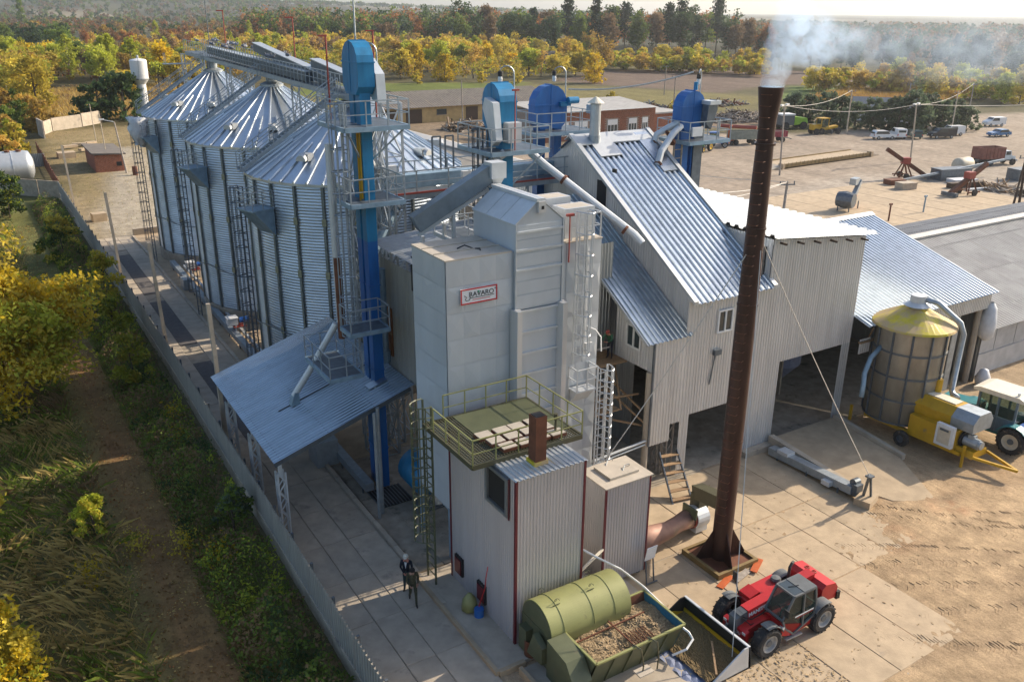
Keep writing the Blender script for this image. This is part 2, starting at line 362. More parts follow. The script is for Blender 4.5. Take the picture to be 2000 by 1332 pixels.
def polysd(x, y, P):
    d = np.full(x.shape, 1e9)
    for i in range(len(P)):
        ax, ay = P[i-1]; bx, by = P[i]; dx, dy = bx-ax, by-ay; t = np.clip(((x-ax)*dx+(y-ay)*dy)/(dx*dx+dy*dy+1e-9), 0, 1)
        d = np.minimum(d, np.hypot(x-ax-t*dx, y-ay-t*dy))
    return np.where(inpoly(x, y, P), -d, d)
def grid_axis(a, b, st, lo, hi, gr=1.22):
    c = list(np.arange(a, b+1e-6, st)); s = st
    while c[-1] < hi: s *= gr; c.append(c[-1]+s)
    s = st
    while c[0] > lo: s *= gr; c.insert(0, c[0]-s)
    return np.array(c)
GX = grid_axis(-14, 270, 1.6, -3800, 5200); GY = grid_axis(6, 320, 1.6, -700, 5600)
gx, gy = np.meshgrid(GX, GY); px, py = gx.ravel(), gy.ravel()
def hill(x, y):
    d = np.hypot(x, y); t = np.clip((d-1500)/1500, 0, 1); t = t*t*(3-2*t)
    ang = np.arctan2(x, y); lft = np.clip((0.75-ang)/0.5, 0.12, 1)
    return t*(34+26*fbm(x, y, 900, 31))*lft
def gz(x, y): return float(hill(np.array([x]), np.array([y]))[0])
wob = (fbm(px, py, 9, 3)-.5)*7+(fbm(px, py, 2.6, 9)-.5)*3
farw = (fbm(px, py, 60, 13)-.5)*30
zc = np.zeros((len(px), 3)); zc[:] = (.095, .085, .040)
def paint(poly, col, soft=2.0, w=1.0, amt=1.0):
    global zc
    sdv = polysd(px, py, poly)+wob*w; m = np.clip(.5-sdv/soft, 0, 1)[:, None]*amt
    zc = zc*(1-m)+np.array(col)*m
fld = fbm(px, py, 260, 5); far = np.clip((np.hypot(px, py)-420)/200, 0, 1)[:, None]
fcol = np.where((fld > .66)[:, None], np.array([.27, .225, .15]), np.where((fld > .55)[:, None], np.array([.10, .095, .05]), np.array([.060, .058, .034])))
zc = zc*(1-far)+fcol*far
paint([(-60, 150), (60, 150), (90, 200), (150, 330), (60, 420), (-60, 400)], (.085, .070, .028), 10, 2)
paint([(10, 205), (26, 214), (40, 215), (62, 240), (66, 300), (30, 305), (14, 280), (8, 240)], (.215, .130, .050), 6, 1.2)
paint([(80, 190), (140, 150), (170, 160), (205, 180), (160, 262), (100, 290), (70, 260)], (.17, .145, .055), 8, 1.5)
paint([(88, 225), (150, 228), (165, 258), (110, 282), (80, 262)], (.12, .145, .030), 6, .8)
paint([(196, 176), (232, 150), (262, 168), (236, 205)], (.105, .150, .035), 5, .6)
paint([(176, 262), (196, 196), (232, 212), (300, 200), (300, 262), (232, 300)], (.145, .105, .080), 6, .8)
paint([(198, 166), (222, 140), (262, 158), (240, 184)], (.30, .19, .075), 5, .6)
paint([(44, 34), (300, 40), (300, 100), (196, 128), (150, 119), (128, 131), (118, 134), (84, 134), (62, 128), (44, 118)], (.325, .262, .20), 5, .8)
paint([(56, 52), (125, 52), (150, 66), (148, 78), (112, 84), (78, 80), (56, 76)], (.36, .305, .245), 5, .6)
paint([(76, 130), (122, 136), (122, 182), (76, 186)], (.20, .150, .10), 6, 1)
paint([(122, 136), (172, 132), (172, 156), (122, 160)], (.23, .17, .115), 5, 1)
paint([(8.5, 8), (75, 8), (75, 32), (47, 33), (47, 52), (8.6, 60)], (.40, .30, .195), 3, .25)
paint([(60, 6), (120, 6), (120, 30), (60, 30)], (.30, .215, .13), 4, .5)
paint([(8.8, 30), (47, 30), (47, 120), (44, 130), (9, 125)], (.26, .215, .16), 3, .3)
paint([(9.6, 100), (46, 100), (40, 200), (11.5, 196)], (.250, .190, .095), 5, .8)
paint([(10.5, 98), (16, 98), (20, 125), (25, 150), (25, 168), (20, 168), (18, 150), (14, 122), (10.5, 110)], (.36, .31, .235), 2.5, .25)
paint([(16, 98), (24, 100), (25, 130), (22, 160), (19, 150)], (.38, .32, .23), 2.5, .3)
paint([(-40, -10), (8.3, -10), (8.6, 125), (-4, 136), (-40, 136)], (.14, .14, .045), 2, .2)
paint([(2.4, 8), (5.6, 8), (5.6, 34), (5.4, 55), (4.8, 72), (2.6, 72), (3.1, 50), (2.8, 30)], (.21, .115, .05), 1.6, .25)
paint([(-10, 20), (2.4, 20), (2.4, 45), (-10, 45)], (.15, .125, .05), 4, .7, .8)
zc *= (0.86+.28*fbm(px, py, 5.5, 21))[:, None]
zz = hill(px, py); nx, ny = len(GX), len(GY)
me = bpy.data.meshes.new('ground')
idx = (np.arange(ny-1)[:, None]*nx+np.arange(nx-1)[None, :]).ravel()
me.from_pydata(np.stack([px, py, zz], 1).tolist(), [], np.stack([idx, idx+1, idx+nx+1, idx+nx], 1).tolist())
at = me.color_attributes.new('zone', 'FLOAT_COLOR', 'POINT'); at.data.foreach_set('color', np.concatenate([zc, np.ones((len(zc), 1))], 1).ravel())
gm = bpy.data.materials.new('ground'); gm.use_nodes = True; n = gm.node_tree.nodes; L = gm.node_tree.links; b = n['Principled BSDF']; b.inputs['Roughness'].default_value = .95; b.inputs['Specular IOR Level'].default_value = .15
ac = n.new('ShaderNodeVertexColor'); ac.layer_name = 'zone'; tc = n.new('ShaderNodeTexCoord')
def nz(scale, det=8, ro=.65, st=None, dist=0):
    t = n.new('ShaderNodeTexNoise'); t.inputs['Scale'].default_value = scale; t.inputs['Detail'].default_value = det; t.inputs['Roughness'].default_value = ro; t.inputs['Distortion'].default_value = dist
    if st:
        mp = n.new('ShaderNodeMapping'); mp.inputs['Scale'].default_value = st[0]; mp.inputs['Rotation'].default_value = (0, 0, st[1]); L.new(tc.outputs['Object'], mp.inputs[0]); L.new(mp.outputs[0], t.inputs['Vector'])
    else: L.new(tc.outputs['Object'], t.inputs['Vector'])
    return t.outputs['Fac']
def rmap(src, a, b_, lo, hi):
    r = n.new('ShaderNodeMapRange'); r.inputs[1].default_value = a; r.inputs[2].default_value = b_; r.inputs[3].default_value = lo; r.inputs[4].default_value = hi; L.new(src, r.inputs[0]); return r.outputs[0]
def mul(a, b_):
    r = n.new('ShaderNodeMath'); r.operation = 'MULTIPLY'; L.new(a, r.inputs[0]); L.new(b_, r.inputs[1]); return r.outputs[0]
v = mul(rmap(nz(.9, 10), .3, .7, .70, 1.28), rmap(nz(4.5, 6, .7, ((1.0, .12, 1), .35), 1.2), .3, .7, .80, 1.16))
v = mul(v, rmap(nz(.18, 4, .6, ((1, .25, 1), .2), .6), .3, .7, .82, 1.15)); v = mul(v, rmap(nz(14, 4), .3, .7, .82, 1.18))
sc = n.new('ShaderNodeVectorMath'); sc.operation = 'SCALE'; L.new(ac.outputs[0], sc.inputs[0]); L.new(v, sc.inputs['Scale'])
L.new(sc.outputs[0], b.inputs['Base Color'])
bp = n.new('ShaderNodeBump'); bp.inputs['Strength'].default_value = .5; bp.inputs['Distance'].default_value = .12; L.new(nz(6, 8, .75), bp.inputs['Height']); L.new(bp.outputs[0], b.inputs['Normal'])
me.materials.append(gm); me.polygons.foreach_set('use_smooth', [True]*len(me.polygons)); me.update()
go = bpy.data.objects.new('ground', me); COL.objects.link(go); tag(go, 'dusty soil, meadow and woodland floor stretching to the horizon', kind='structure')
# distant hills are part of the ground sheet; sky is the world

def slab_mesh(nm, lx, ly, h=.06, gap=.03, m='concrete'):
    b = MB(); g2 = gap/2; c = .02
    b.v = [(g2, g2, -.1), (lx-g2, g2, -.1), (lx-g2, ly-g2, -.1), (g2, ly-g2, -.1), (g2, g2, h-c), (lx-g2, g2, h-c), (lx-g2, ly-g2, h-c), (g2, ly-g2, h-c), (g2+c, g2+c, h), (lx-g2-c, g2+c, h), (lx-g2-c, ly-g2-c, h), (g2+c, ly-g2-c, h)]
    b.f = [(0, 1, 5, 4), (1, 2, 6, 5), (2, 3, 7, 6), (3, 0, 4, 7), (4, 5, 9, 8), (5, 6, 10, 9), (6, 7, 11, 10), (7, 4, 8, 11), (8, 9, 10, 11)]; b.mi = [0]*9
    me = bpy.data.meshes.new(nm); me.from_pydata(b.v, [], b.f); me.materials.append(G[m]); return me
def put(nm, me, parent, loc, rot=(0, 0, 0)):
    o = bpy.data.objects.new(nm, me); COL.objects.link(o); o.parent = parent; o.location = loc; o.rotation_euler = rot; return o
# --- fence-side road: two rows of slabs and a worn dark strip
b = MB(); b.box(8.75, 13.05, 12, 99, -.05, .012); road = b.build('road', 'concrete_old', kind='structure', label='narrow concrete slab road running along the inside of the metal fence')
sA = slab_mesh('slab', 1.55, 3.0, .06, .008, 'concrete_grey'); sB = slab_mesh('slab', 1.45, 3.0, .06, .008, 'concrete_grey'); sC = slab_mesh('slab', 1.2, 3.0, .06, .008, 'concrete_grey')
for i in range(29):
    y = 12+i*3.0; j = lambda a=.006: random.uniform(-a, a)
    put('slab', sA, road, (8.8, y, j()), (j(.004), j(.004), j(.004)))
    if y < 44 or y > 92: put('slab', sC, road, (10.38, y, j()), (j(.004), j(.004), j(.003)))
    put('slab', sB, road, (11.6, y, j()), (j(.004), j(.004), j(.004)))
for y0, y1 in ((45, 58.5), (62.5, 74), (76.5, 91)):
    b = MB(); b.box(10.4, 11.58, y0, y1, .0, .055); b.build('asphalt_strip', 'asphalt_patch', road)
b = MB(); b.box(13.05, 13.3, 26.4, 99, -.1, .05)
kerb = b.build('kerb', 'concrete_old', kind='structure', label='pale concrete kerb between the fence road and the silo pad')
kb = slab_mesh('kerb_block', .26, 2.4, .2, .025, 'concrete_grey')
for i in range(30): put('kerb_block', kb, kerb, (13.04+random.uniform(-.02, .02), 26.4+i*2.4, 0))
b = MB(); b.box(13.35, 34, 40, 99.5, -.1, .05); pad = b.build('silo_pad', 'concrete', kind='structure', label='concrete apron under and between the three grain silos')
b = MB(); b.box(13.3, 22, 98.9, 99.4, -.05, .75); b.build('pad_wall', 'concrete_grey', pad)
# --- work yard in front of the building
b = MB(); b.box(19.6, 30.2, 13.5, 29.4, -.06, .006); yard = b.build('yard_paving', 'concrete_old', kind='structure', label='slab paved working yard in front of the metal clad building')
sY = slab_mesh('slab', 2.12, 5.0, .035, .02)
for i in range(7):
    for k in range(3):
        if i > 4 and k == 0: continue
        jj = lambda a=.004: random.uniform(-a, a)
        put('slab', sY, yard, (19.7+i*2.12, 14.2+k*5.02+(.9 if i % 2 else 0)*0, jj(.008)), (jj(.003), jj(.003), jj(.004)))
b = MB(); b.box(13.4, 26.4, 29.0, 40, -.1, .03); b.build('dryer_floor', 'concrete_old', kind='structure', label='stained concrete floor around the feet of the dryer and the canopy')
b = MB(); b.box(26.5, 54, 29.4, 47, -.1, .045); b.build('building_floor', 'concrete_old', kind='structure', label='concrete floor inside the open ground storey of the metal building')
def plinth(nm, x0, x1, y0, y1, h, lab, m='concrete_grey'):
    b = MB(); b.box(x0, x1, y0, y1, -.1, h); o = b.build(nm, m, kind='structure', label=lab); return o
p1 = plinth('plinth', 13.1, 20.6, 21.9, 28.75, .16, 'raised concrete base that carries the boiler house')
b = MB(); b.box(12.95, 13.1, 21.8, 28.9, -.1, .24); b.box(13.1, 14.2, 21.72, 21.9, -.1, .24); b.box(13.1, 14.4, 28.75, 28.9, -.1, .24); b.build('edge_kerb', 'concrete', p1)
p2 = plinth('plinth', 13.9, 19.2, 16.2, 21.6, .12, 'lower concrete base under the green fuel hopper')
b = MB(); b.box(13.75, 13.9, 16.0, 21.5, -.1, .34); b.build('edge_kerb', 'concrete', p2)
p3 = plinth('plinth', 14.5, 23.1, 28.85, 33.0, .14, 'oil stained concrete foundation under the grain dryer', 'concrete_old')
# --- ramp into the tower block
b = MB(); b.add([(35.6, 29.4, .5), (40.7, 29.4, .5), (40.4, 24.6, .22), (38.2, 20.7, .012), (36.3, 22.0, .06), (35.6, 23.6, .16), (35.6, 29.4, -.1), (40.7, 29.4, -.1), (40.4, 24.6, -.1), (38.2, 20.7, -.1), (36.3, 22.0, -.1), (35.6, 23.6, -.1)],
   [(0, 5, 4, 3, 2, 1)]+[(i, (i+1) % 6, 6+(i+1) % 6, 6+i) for i in range(6)])
ramp = b.build('ramp', 'concrete', kind='structure', label='worn concrete ramp leading up into the tall opening of the building')
b = MB(); b.add([(35.25, 29.3, -.1), (35.6, 29.3, -.1), (35.6, 23.3, -.1), (35.25, 23.3, -.1), (35.25, 29.3, .78), (35.6, 29.3, .78), (35.6, 23.3, .34), (35.25, 23.3, .34)], [(4, 7, 6, 5), (0, 4, 5, 1), (1, 5, 6, 2), (2, 6, 7, 3), (3, 7, 4, 0)]); b.build('side_wall', 'concrete_grey', ramp)
b = MB(); b.add([(40.7, 29.3, -.1), (41.0, 29.3, -.1), (40.7, 24.4, -.1), (40.4, 24.4, -.1), (40.7, 29.3, .72), (41.0, 29.3, .72), (40.7, 24.4, .36), (40.4, 24.4, .36)], [(4, 5, 6, 7), (0, 1, 5, 4), (1, 2, 6, 5), (2, 3, 7, 6), (3, 0, 4, 7)]); b.build('side_wall', 'concrete_grey', ramp)
# --- blown sand lying over the slabs
X = np.arange(18.6, 50.01, .2); Y = np.arange(9.0, 30.6, .2); A, B_ = np.meshgrid(X, Y)
dz = .055*(fbm(A*1.0+B_*.35, B_*.55-A*.2, 3.4, 77)-.5)+.03*(fbm(A, B_, 1.1, 78)-.5)+.030*np.clip((A-25.5)/8, -.5, 1.4)+.026*np.clip((19.0-B_)/6, -.6, 1)
dz = np.where((A < 21) | (B_ > 28.8), -.2, dz)+.004
dz = dz+.014*(fbm(A, B_, .55, 91)-.5)+.012*(np.random.default_rng(3).random(A.shape)-.5)
dz = np.minimum(dz, .085)
me = bpy.data.meshes.new('sand'); w_ = len(X); h_ = len(Y); ii = (np.arange(h_-1)[:, None]*w_+np.arange(w_-1)[None, :]).ravel(); me.from_pydata(np.stack([A.ravel(), B_.ravel(), dz.ravel()], 1).tolist(), [], np.stack([ii, ii+1, ii+w_+1, ii+w_], 1).tolist())
sc_ = np.tile(np.array([.42, .30, .18]), (A.size, 1)); fa, fb = A.ravel(), B_.ravel()
for (x, y, r, st) in ((26.5, 27.2, 2.2, .8), (30.5, 22.8, 1.3, .5), (33.4, 20.0, 1.8, .45), (38.6, 20.3, 1.8, .6), (29.0, 18.2, 1.2, .4), (28, 15.6, 1.4, .4)):
    m_ = (np.clip(1-np.hypot(fa-x, (fb-y)*1.3)/r, 0, 1)*np.clip(fbm(fa, fb, .9, 80)*3-.9, 0, 1)*st)[:, None]; sc_ = sc_*(1-m_)+np.array([.36, .115, .05])*m_
m_ = (np.clip(fbm(fa*.6+fb*.3, fb-fa*.3, 2.0, 83)*2.6-1.25, 0, 1)*np.clip((fa-31)/6, 0, 1)*.6)[:, None]; sc_ = sc_*(1-m_)+np.array([.24, .16, .095])*m_
RUT = [((22, 16.2), (30, 18.2), (40, 13)), ((26, 19.6), (33, 20.5), (46, 17)), ((24, 14.2), (31, 14.5), (38, 10)), ((33, 24), (38.5, 19.5), (46, 20)), ((29, 28), (31.5, 22), (36, 14)), ((20, 12.4), (30, 13), (47, 11))]
for a_, c_, e_ in RUT:
    for of_ in (0, 1.9):
        dmin = np.full(fa.shape, 9.)
        for u in np.linspace(0, 1, 40):
            x_ = (1-u)**2*a_[0]+2*u*(1-u)*c_[0]+u*u*e_[0]; y_ = (1-u)**2*a_[1]+2*u*(1-u)*c_[1]+u*u*e_[1]+of_; dmin = np.minimum(dmin, np.hypot(fa-x_, fb-y_))
        m_ = (np.clip(1.25-dmin/.32, 0, 1)*np.clip(fbm(fa, fb, 1.3, 88)*2.2-.5, 0, 1)*.55)[:, None]; sc_ = sc_*(1-m_)+np.array([.27, .19, .12])*m_
at = me.color_attributes.new('zone', 'FLOAT_COLOR', 'POINT'); at.data.foreach_set('color', np.concatenate([sc_, np.ones((len(sc_), 1))], 1).ravel()); me.materials.append(gm); me.polygons.foreach_set('use_smooth', [True]*len(me.polygons)); me.update()
o = bpy.data.objects.new('sand', me); COL.objects.link(o); tag(o, 'dry blown sand and brick dust lying over the slabs of the work yard', kind='structure')
# --- far slab yard
b = MB(); b.box(78, 118, 56, 79, -.05, .012); fy = b.build('far_yard_paving', 'concrete', kind='structure', label='wide slab paved yard behind the sheds')
sF = slab_mesh('slab', 3.96, 5.7, .03, .06)
for i in range(10):
    for k in range(4): put('slab', sF, fy, (78.2+i*3.98, 56.2+k*5.72, random.uniform(-.006, .006)))
# --- tyre tread marks pressed into the dust
b = MB(); trk = []
def track(pts, w=.52):
    pts = [Vector((*p, 0)) for p in pts]; seg = []
    for i in range(len(pts)-1):
        a, c = pts[i], pts[i+1]; k = max(1, int((c-a).length/.14))
        for t in range(k): seg.append((a.lerp(c, t/k), (c-a).normalized()))
    for p, d in seg:
        if random.random() < .3: continue
        s_ = Vector((-d.y, d.x, 0))
        for sg in (-1, 1):
            q = p+s_*sg*.02; e = q+s_*sg*w/2*random.uniform(.7, 1)-d*.13; z = float(dz[min(len(Y)-1, max(0, int((p.y-Y[0])/.2))), min(len(X)-1, max(0, int((p.x-X[0])/.2)))])+random.uniform(.006, .022)
            b.add([(q.x, q.y, -.01), (e.x, e.y, -.01), (e.x+d.x*.05, e.y+d.y*.05, -.01), (q.x+d.x*.07, q.y+d.y*.07, -.01), (q.x+d.x*.035, q.y+d.y*.035, z), (e.x+d.x*.025, e.y+d.y*.025, z)], [(0, 1, 5, 4), (2, 3, 4, 5), (1, 2, 5)])
def bez(a, b_, c, k=14): return [((1-t)**2*a[0]+2*t*(1-t)*b_[0]+t*t*c[0], (1-t)**2*a[1]+2*t*(1-t)*b_[1]+t*t*c[1]) for t in np.linspace(0, 1, k)]
for o_ in (0, 2.0):
    track(bez((25.6, 17.0+o_), (31+o_*.2, 16.0+o_), (36.5, 12.0+o_*.7))); track(bez((30.5, 19.2+o_*.8), (35, 17.5+o_*.5), (40, 11.5+o_)))
    track(bez((34, 22+o_*.6), (38, 18.5+o_*.4), (41+o_, 13))); track(bez((27+o_*.3, 15.6), (30, 13.5-o_*.3), (33+o_, 10.5)))
    track(bez((37+o_, 19), (41, 15.5+o_), (46, 13.5+o_)))
b.build('tyre_tread_marks', mat('dust', (.33, .225, .125), .95, 0, .2, 3), kind='stuff', label='herringbone tyre marks pressed into the dry dust')
# ================================================================ GRAIN SILOS
SR, SE, SZ = 6.77, 13.6, 17.5
def silo_first(cx, cy):
    t = thing('grain_silo', 'corrugated steel grain silo nearest the blue elevator tower with its base hidden by the canopy', 'grain silo', (cx, cy, 0), group='row of three corrugated grain silos')
    P = lambda *a: None
    b = MB(); b.lathe([(SR+.16, -.05), (SR+.16, .92), (SR+.05, 1.0), (0, 1.0)], 56, (cx, cy, 0)); b.build('foundation', 'concrete_old', t)
    prof = []; z = 1.0; p = .18; k = int((SE-1.0)/p)
    for i in range(k):
        for a, h in ((0, 0), (.25, .6), (.5, 1), (.75, .6)): prof.append((SR-.035+.06*h, 1.0+i*p+a*p))
    prof.append((SR, SE)); b = MB(); b.lathe(prof, 80, (cx, cy, 0)); o = b.build('wall', 'galv_silo', t, smooth=True)
    # stiffeners
    b = MB(); r = SR+.03
    b.box(r, r+.02, -.11, .11, 1.0, SE-.05); b.box(r+.02, r+.11, -.065, .065, 1.0, SE-.05); st0 = b.build('stiffener', 'stiffener', None); st0.parent = t
    b = MB(); b.box(r+.115, r+.14, -.13, .13, 0, .42)
    sp0 = b.build('splice_plate', 'splice', None); sp0.parent = st0; sp0.location.z = 4.1; [inst(sp0, st0, (0, 0, z_)) for z_ in (8.0, 11.2)]
    for i in range(24):
        a = 2*PI*(i+.5)/24
        if i == 0: st0.rotation_euler = (0, 0, a)
        else:
            s1 = inst(st0, t, (0, 0, 0), a); [inst(sp0, s1, (0, 0, z_)) for z_ in (4.1, 8.0, 11.2)]
    # roof sectors
    e, zt, rt_ = SR+.16, SZ-.12, .72; ha = PI/24
    def pt(r_, a, dz=0): return (r_*math.cos(a), r_*math.sin(a), SE+(SZ-.12-SE)*(e-r_)/(e-rt_)+dz)
    b = MB(); b.quad(pt(e, -ha), pt(e, ha), pt(rt_, ha), pt(rt_, -ha))
    def rib(a, ra, rb, w=.075, h=.11):
        s_ = (-math.sin(a)*w, math.cos(a)*w); pa, pb = pt(ra, a), pt(rb, a)
        L0 = [(pa[0]+k*s_[0], pa[1]+k*s_[1], pa[2]+z_) for k, z_ in ((-1, 0), (-.6, h), (.6, h), (1, 0))]; L1 = [(pb[0]+k*s_[0], pb[1]+k*s_[1], pb[2]+z_) for k, z_ in ((-1, 0), (-.6, h), (.6, h), (1, 0))]
        b.add(L0+L1, [(0, 1, 5, 4), (1, 2, 6, 5), (2, 3, 7, 6), (0, 3, 2, 1)])
    rib(-ha+.008, e, rt_); rib(0, e, 3.9); b.quad(pt(e, -ha, -.14), pt(e, ha, -.14), pt(e, ha), pt(e, -ha))
    rp0 = b.build('roof_panel', 'galv_cone', None); rp0.parent = t
    for i in range(24):
        a = 2*PI*i/24
        if i == 0: rp0.rotation_euler = (0, 0, a)
        else: inst(rp0, t, (0, 0, 0), a)
    b = MB(); b.lathe([(.9, SZ-.2), (.9, SZ+.02), (.55, SZ+.18), (.4, SZ+.2), (.4, SZ+.75), (0, SZ+.75)], 24, (cx, cy, 0)); b.build('roof_cap', 'steel', t)
    for a in (-2.5, -1.9, -1.05, -.3, .5, 1.5, 2.4):
        b = MB(); R = rotz(a); rr = 5.2
        c = Vector((cx, cy, 0))+R @ Vector((rr, 0, 0)); zc_ = pt(rr, 0)[2]
        b.cbox((c.x, c.y, zc_+.22), (.62, .6, .42), R); q = c+R @ Vector((.42, 0, 0))
        b.prism([(q.x+(R @ Vector((0, .34*math.cos(u), 0))).x, q.y+(R @ Vector((0, .34*math.cos(u), 0))).y, zc_+.14+.34*math.sin(u)) for u in np.linspace(0, PI, 8)], R @ Vector((.2, 0, -.1)))
        b.build('roof_vent', 'galv_bright', t)
    return t
silo = silo_first(20.9, 53.1)
def silo_access(t, cx, cy, first=False):
    o0 = OFF[t.name]
    # roof stair running up the cone on the fence side
    b = MB(); a0 = Vector((cx-SR-.5, cy+.3, SE+.25)); a1 = Vector((cx-.9, cy+.1, SZ+.55)); s_ = Vector((0, .4, 0))
    b.bar(a0-s_, a1-s_, .07, .22); b.bar(a0+s_, a1+s_, .07, .22)
    for i in range(26): b.cbox(a0.lerp(a1, i/25), (.16, .78, .03))
    b.build('roof_stair', 'steel', t)
    b = MB()
    for sg in (-1, 1):
        b.bar(a0+s_*sg+Vector((0, 0, 1.0)), a1+s_*sg+Vector((0, 0, 1.0)), .05); b.bar(a0+s_*sg+Vector((0, 0, .55)), a1+s_*sg+Vector((0, 0, .55)), .04)
        for i in range(7): p = a0.lerp(a1, i/6)+s_*sg; b.bar(p, p+Vector((0, 0, 1.0)), .05)
    b.build('handrail', 'steel', t)
    # access platform and caged ladder
    pz = SE-1.6; A = math.radians(198); R = rotz(A); c = Vector((cx, cy, pz)); f = lambda x, y, z=0: c+R @ Vector((x, y, z))
    b = MB(); b.cbox(f(SR+.85, 0), (1.5, 1.7, .08), R); b.prism([f(SR+.12, -.8, -.04), f(SR+1.5, -.8, -.04), f(SR+.12, -.8, -1.6)], R @ Vector((0, 1.6, 0))); b.build('platform', 'steel_blue', t)
    b = MB(); railing(b, [f(SR+.15, -.8), f(SR+1.55, -.8), f(SR+1.55, .8), f(SR+.15, .8)], 1.1, .025, 2, .8); b.build('railing', 'steel', t)
    lt = f(SR+1.0, -1.15, 1.2)
    cage_ladder(t, (lt.x, lt.y, .1), lt, R @ Vector((1, 0, 0)), m='steel_dark', rungstep=.4)
    b = MB(); A2 = math.radians(218)
    for zz_ in (4.1,): b.path([(cx+(SR+.22)*math.cos(u), cy+(SR+.22)*math.sin(u), zz_+.25*math.sin(6*u)) for u in np.linspace(2.6, 5.2, 26)], .035, 5)
    b.build('cable_loop', 'steel_dark', t)
silo_b = copies(silo, (20.95, 69.56, 0), label='middle corrugated steel grain silo of the row of three'); silo_c = copies(silo, (21.1, 88.3, 0), label='corrugated steel grain silo farthest from the viewer beside the white water tower')
for s_, c_ in ((silo, (20.9, 53.1)), (silo_b, (20.95, 69.56)), (silo_c, (21.1, 88.3))):
    OFF[s_.name] = Vector((*c_, 0)); silo_access(s_, *c_)
for (s_, cx, cy) in ((silo_b, 20.95, 69.56), (silo_c, 21.1, 88.3)):
    A = math.radians(252); R = rotz(A); f = lambda x, y, z: Vector((cx, cy, z))+R @ Vector((x, y, 0))
    b = MB(); b.cbox(f(SR+.12, 0, 2.6), (.06, .9, 1.7), R); hd = b.build('access_door', 'steel', s_)
    b = MB(); b.cbox(f(SR+.16, 0, 3.6), (.03, .62, .28), R); b.build('sign_plate', 'sign_white', hd)
    b = MB(); b.cbox(f(SR+.17, 0, 3.38), (.03, .62, .2), R); b.build('sign_stripe', 'sign_blue', hd)
# tarp wrapped round the far silo's platform
b = MB(); random.seed(3)
pr = [(.25, -1.7), (.5, -1.2), (.75, -.7), (.85, -.1), (.8, .35), (.85, .7), (.6, .95)]
b.lathe([(r, z) for r, z in pr], 14, (13.3, 86.0, 12.9)); b.v = [(x+random.uniform(-.2, .2), y+random.uniform(-.2, .2), z+random.uniform(-.2, .2)) for x, y, z in b.v]
tag(b.build('tarpaulin', 'tarp_white', smooth=True, off=(13.3, 86, 12)), 'white tarpaulin wrapped round the platform of the far silo', 'tarpaulin')
# extractor motors and tube conveyors at the silo feet
def discharge(x, y, lab):
    t = thing('discharge_motor', lab, 'discharge motor', (x, y, .05), group='white discharge motors at the silo feet')
    b = MB(); [b.bar((x+a, y+c, .05), (x+a*.85, y+c*.9, 1.25), .09) for a in (-.35, .35) for c in (-.4, .4)]; b.bar((x-.4, y-.42, .35), (x+.4, y-.42, .35), .06); b.build('stand', 'white_metal', t)
    b = MB(); b.cbox((x-.45, y+.1, 1.4), (.7, .75, .5)); b.cbox((x-.45, y+.1, 1.68), (.8, .85, .06)); b.build('gearbox_cover', 'plastic_white', t)
    b = MB(); b.tube((x+.1, y, 1.42), (x+.75, y, 1.42), .2, n=10); b.build('motor', 'blue_cab', t)
    b = MB(); b.cbox((x, y-.05, 1.02), (.9, .8, .05)); b.build('deck', 'red_dull', t)
discharge(14.6, 62.0, 'white discharge motor on a stand below the middle silo'); discharge(15.4, 79.0, 'white discharge motor on a stand below the far silo')
t = thing('drag_conveyor', 'long low grey trough conveyor running between the kerb and the silos', 'conveyor', (14.2, 60, 0))
b = MB(); b.bar((14.0, 36.0, .55), (14.3, 84.0, .55), .45, .42); b.build('trough', 'steel', t)
b = MB(); b.bar((14.62, 44.0, .62), (14.95, 82.0, .62), .18, .18); b.build('pipe', 'white_metal', t)
b = MB(); [b.bar((14.0+.3*i/16+dx, 36.5+i*2.9, 0), (14.0+.3*i/16+dx, 36.5+i*2.9, .4), .08) for i in range(17) for dx in (-.18, .18)]; b.build('feet', 'steel_dark', t, kind='stuff')
b = MB(); b.cbox((13.95, 76.5, .55), (.7, 1.3, .9)); b.build('drive_box', 'steel', t)
# ================================================================ GALLERY OVER THE SILOS
t = thing('silo_gallery', 'grey steel conveyor gallery bridging the tops of the three silos', 'conveyor gallery', (21, 75, 18))
y0, y1, zf = 50.5, 95.7, 18.15
zg = lambda y: 17.95+(y-53)*.019
b = MB()
for x in (20.3, 21.9): b.bar((x, y0, zg(y0)), (x, y1, zg(y1)), .12, .34)
n_ = 36
for i in range(n_+1): y = y0+(y1-y0)*i/n_; b.bar((20.3, y, zg(y)-.05), (21.9, y, zg(y)-.05), .08, .16)
b.build('deck_beams', 'steel', t)
b = MB(); b.add([(20.3, y0, zg(y0)+.19), (21.9, y0, zg(y0)+.19), (21.9, y1, zg(y1)+.19), (20.3, y1, zg(y1)+.19)], [(0, 1, 2, 3)]); b.build('walkway', 'steel_dark', t)
for x in (20.2, 22.0):
    b = MB(); railing(b, [(x, y0, zg(y0)+.15), (x, y1, zg(y1)+.15)], 1.15, .022, 1, .8); b.build('railing', 'steel', t)
for (ya, yb, za, zb, xx) in ((60.0, 87.2, .55, .75, 20.75), (57.0, 73.6, .45, 1.75, 21.2), (50.5, 60.6, .5, 1.35, 21.4)):
    b = MB(); b.bar((xx, ya, zg(ya)+za), (xx, yb, zg(yb)+zb), .55, .62); c = b.build('drag_conveyor', 'steel_dark', t)
    b = MB(); b.bar((xx, ya, zg(ya)+za+.345), (xx, yb, zg(yb)+zb+.345), .72, .06); b.build('lid', 'galv_bright', c)
b = MB(); b.tube((21.3, 60.9, zg(61)+1.25), (21.9, 60.9, zg(61)+1.25), .3, n=10); b.build('motor', 'blue_teal', t)
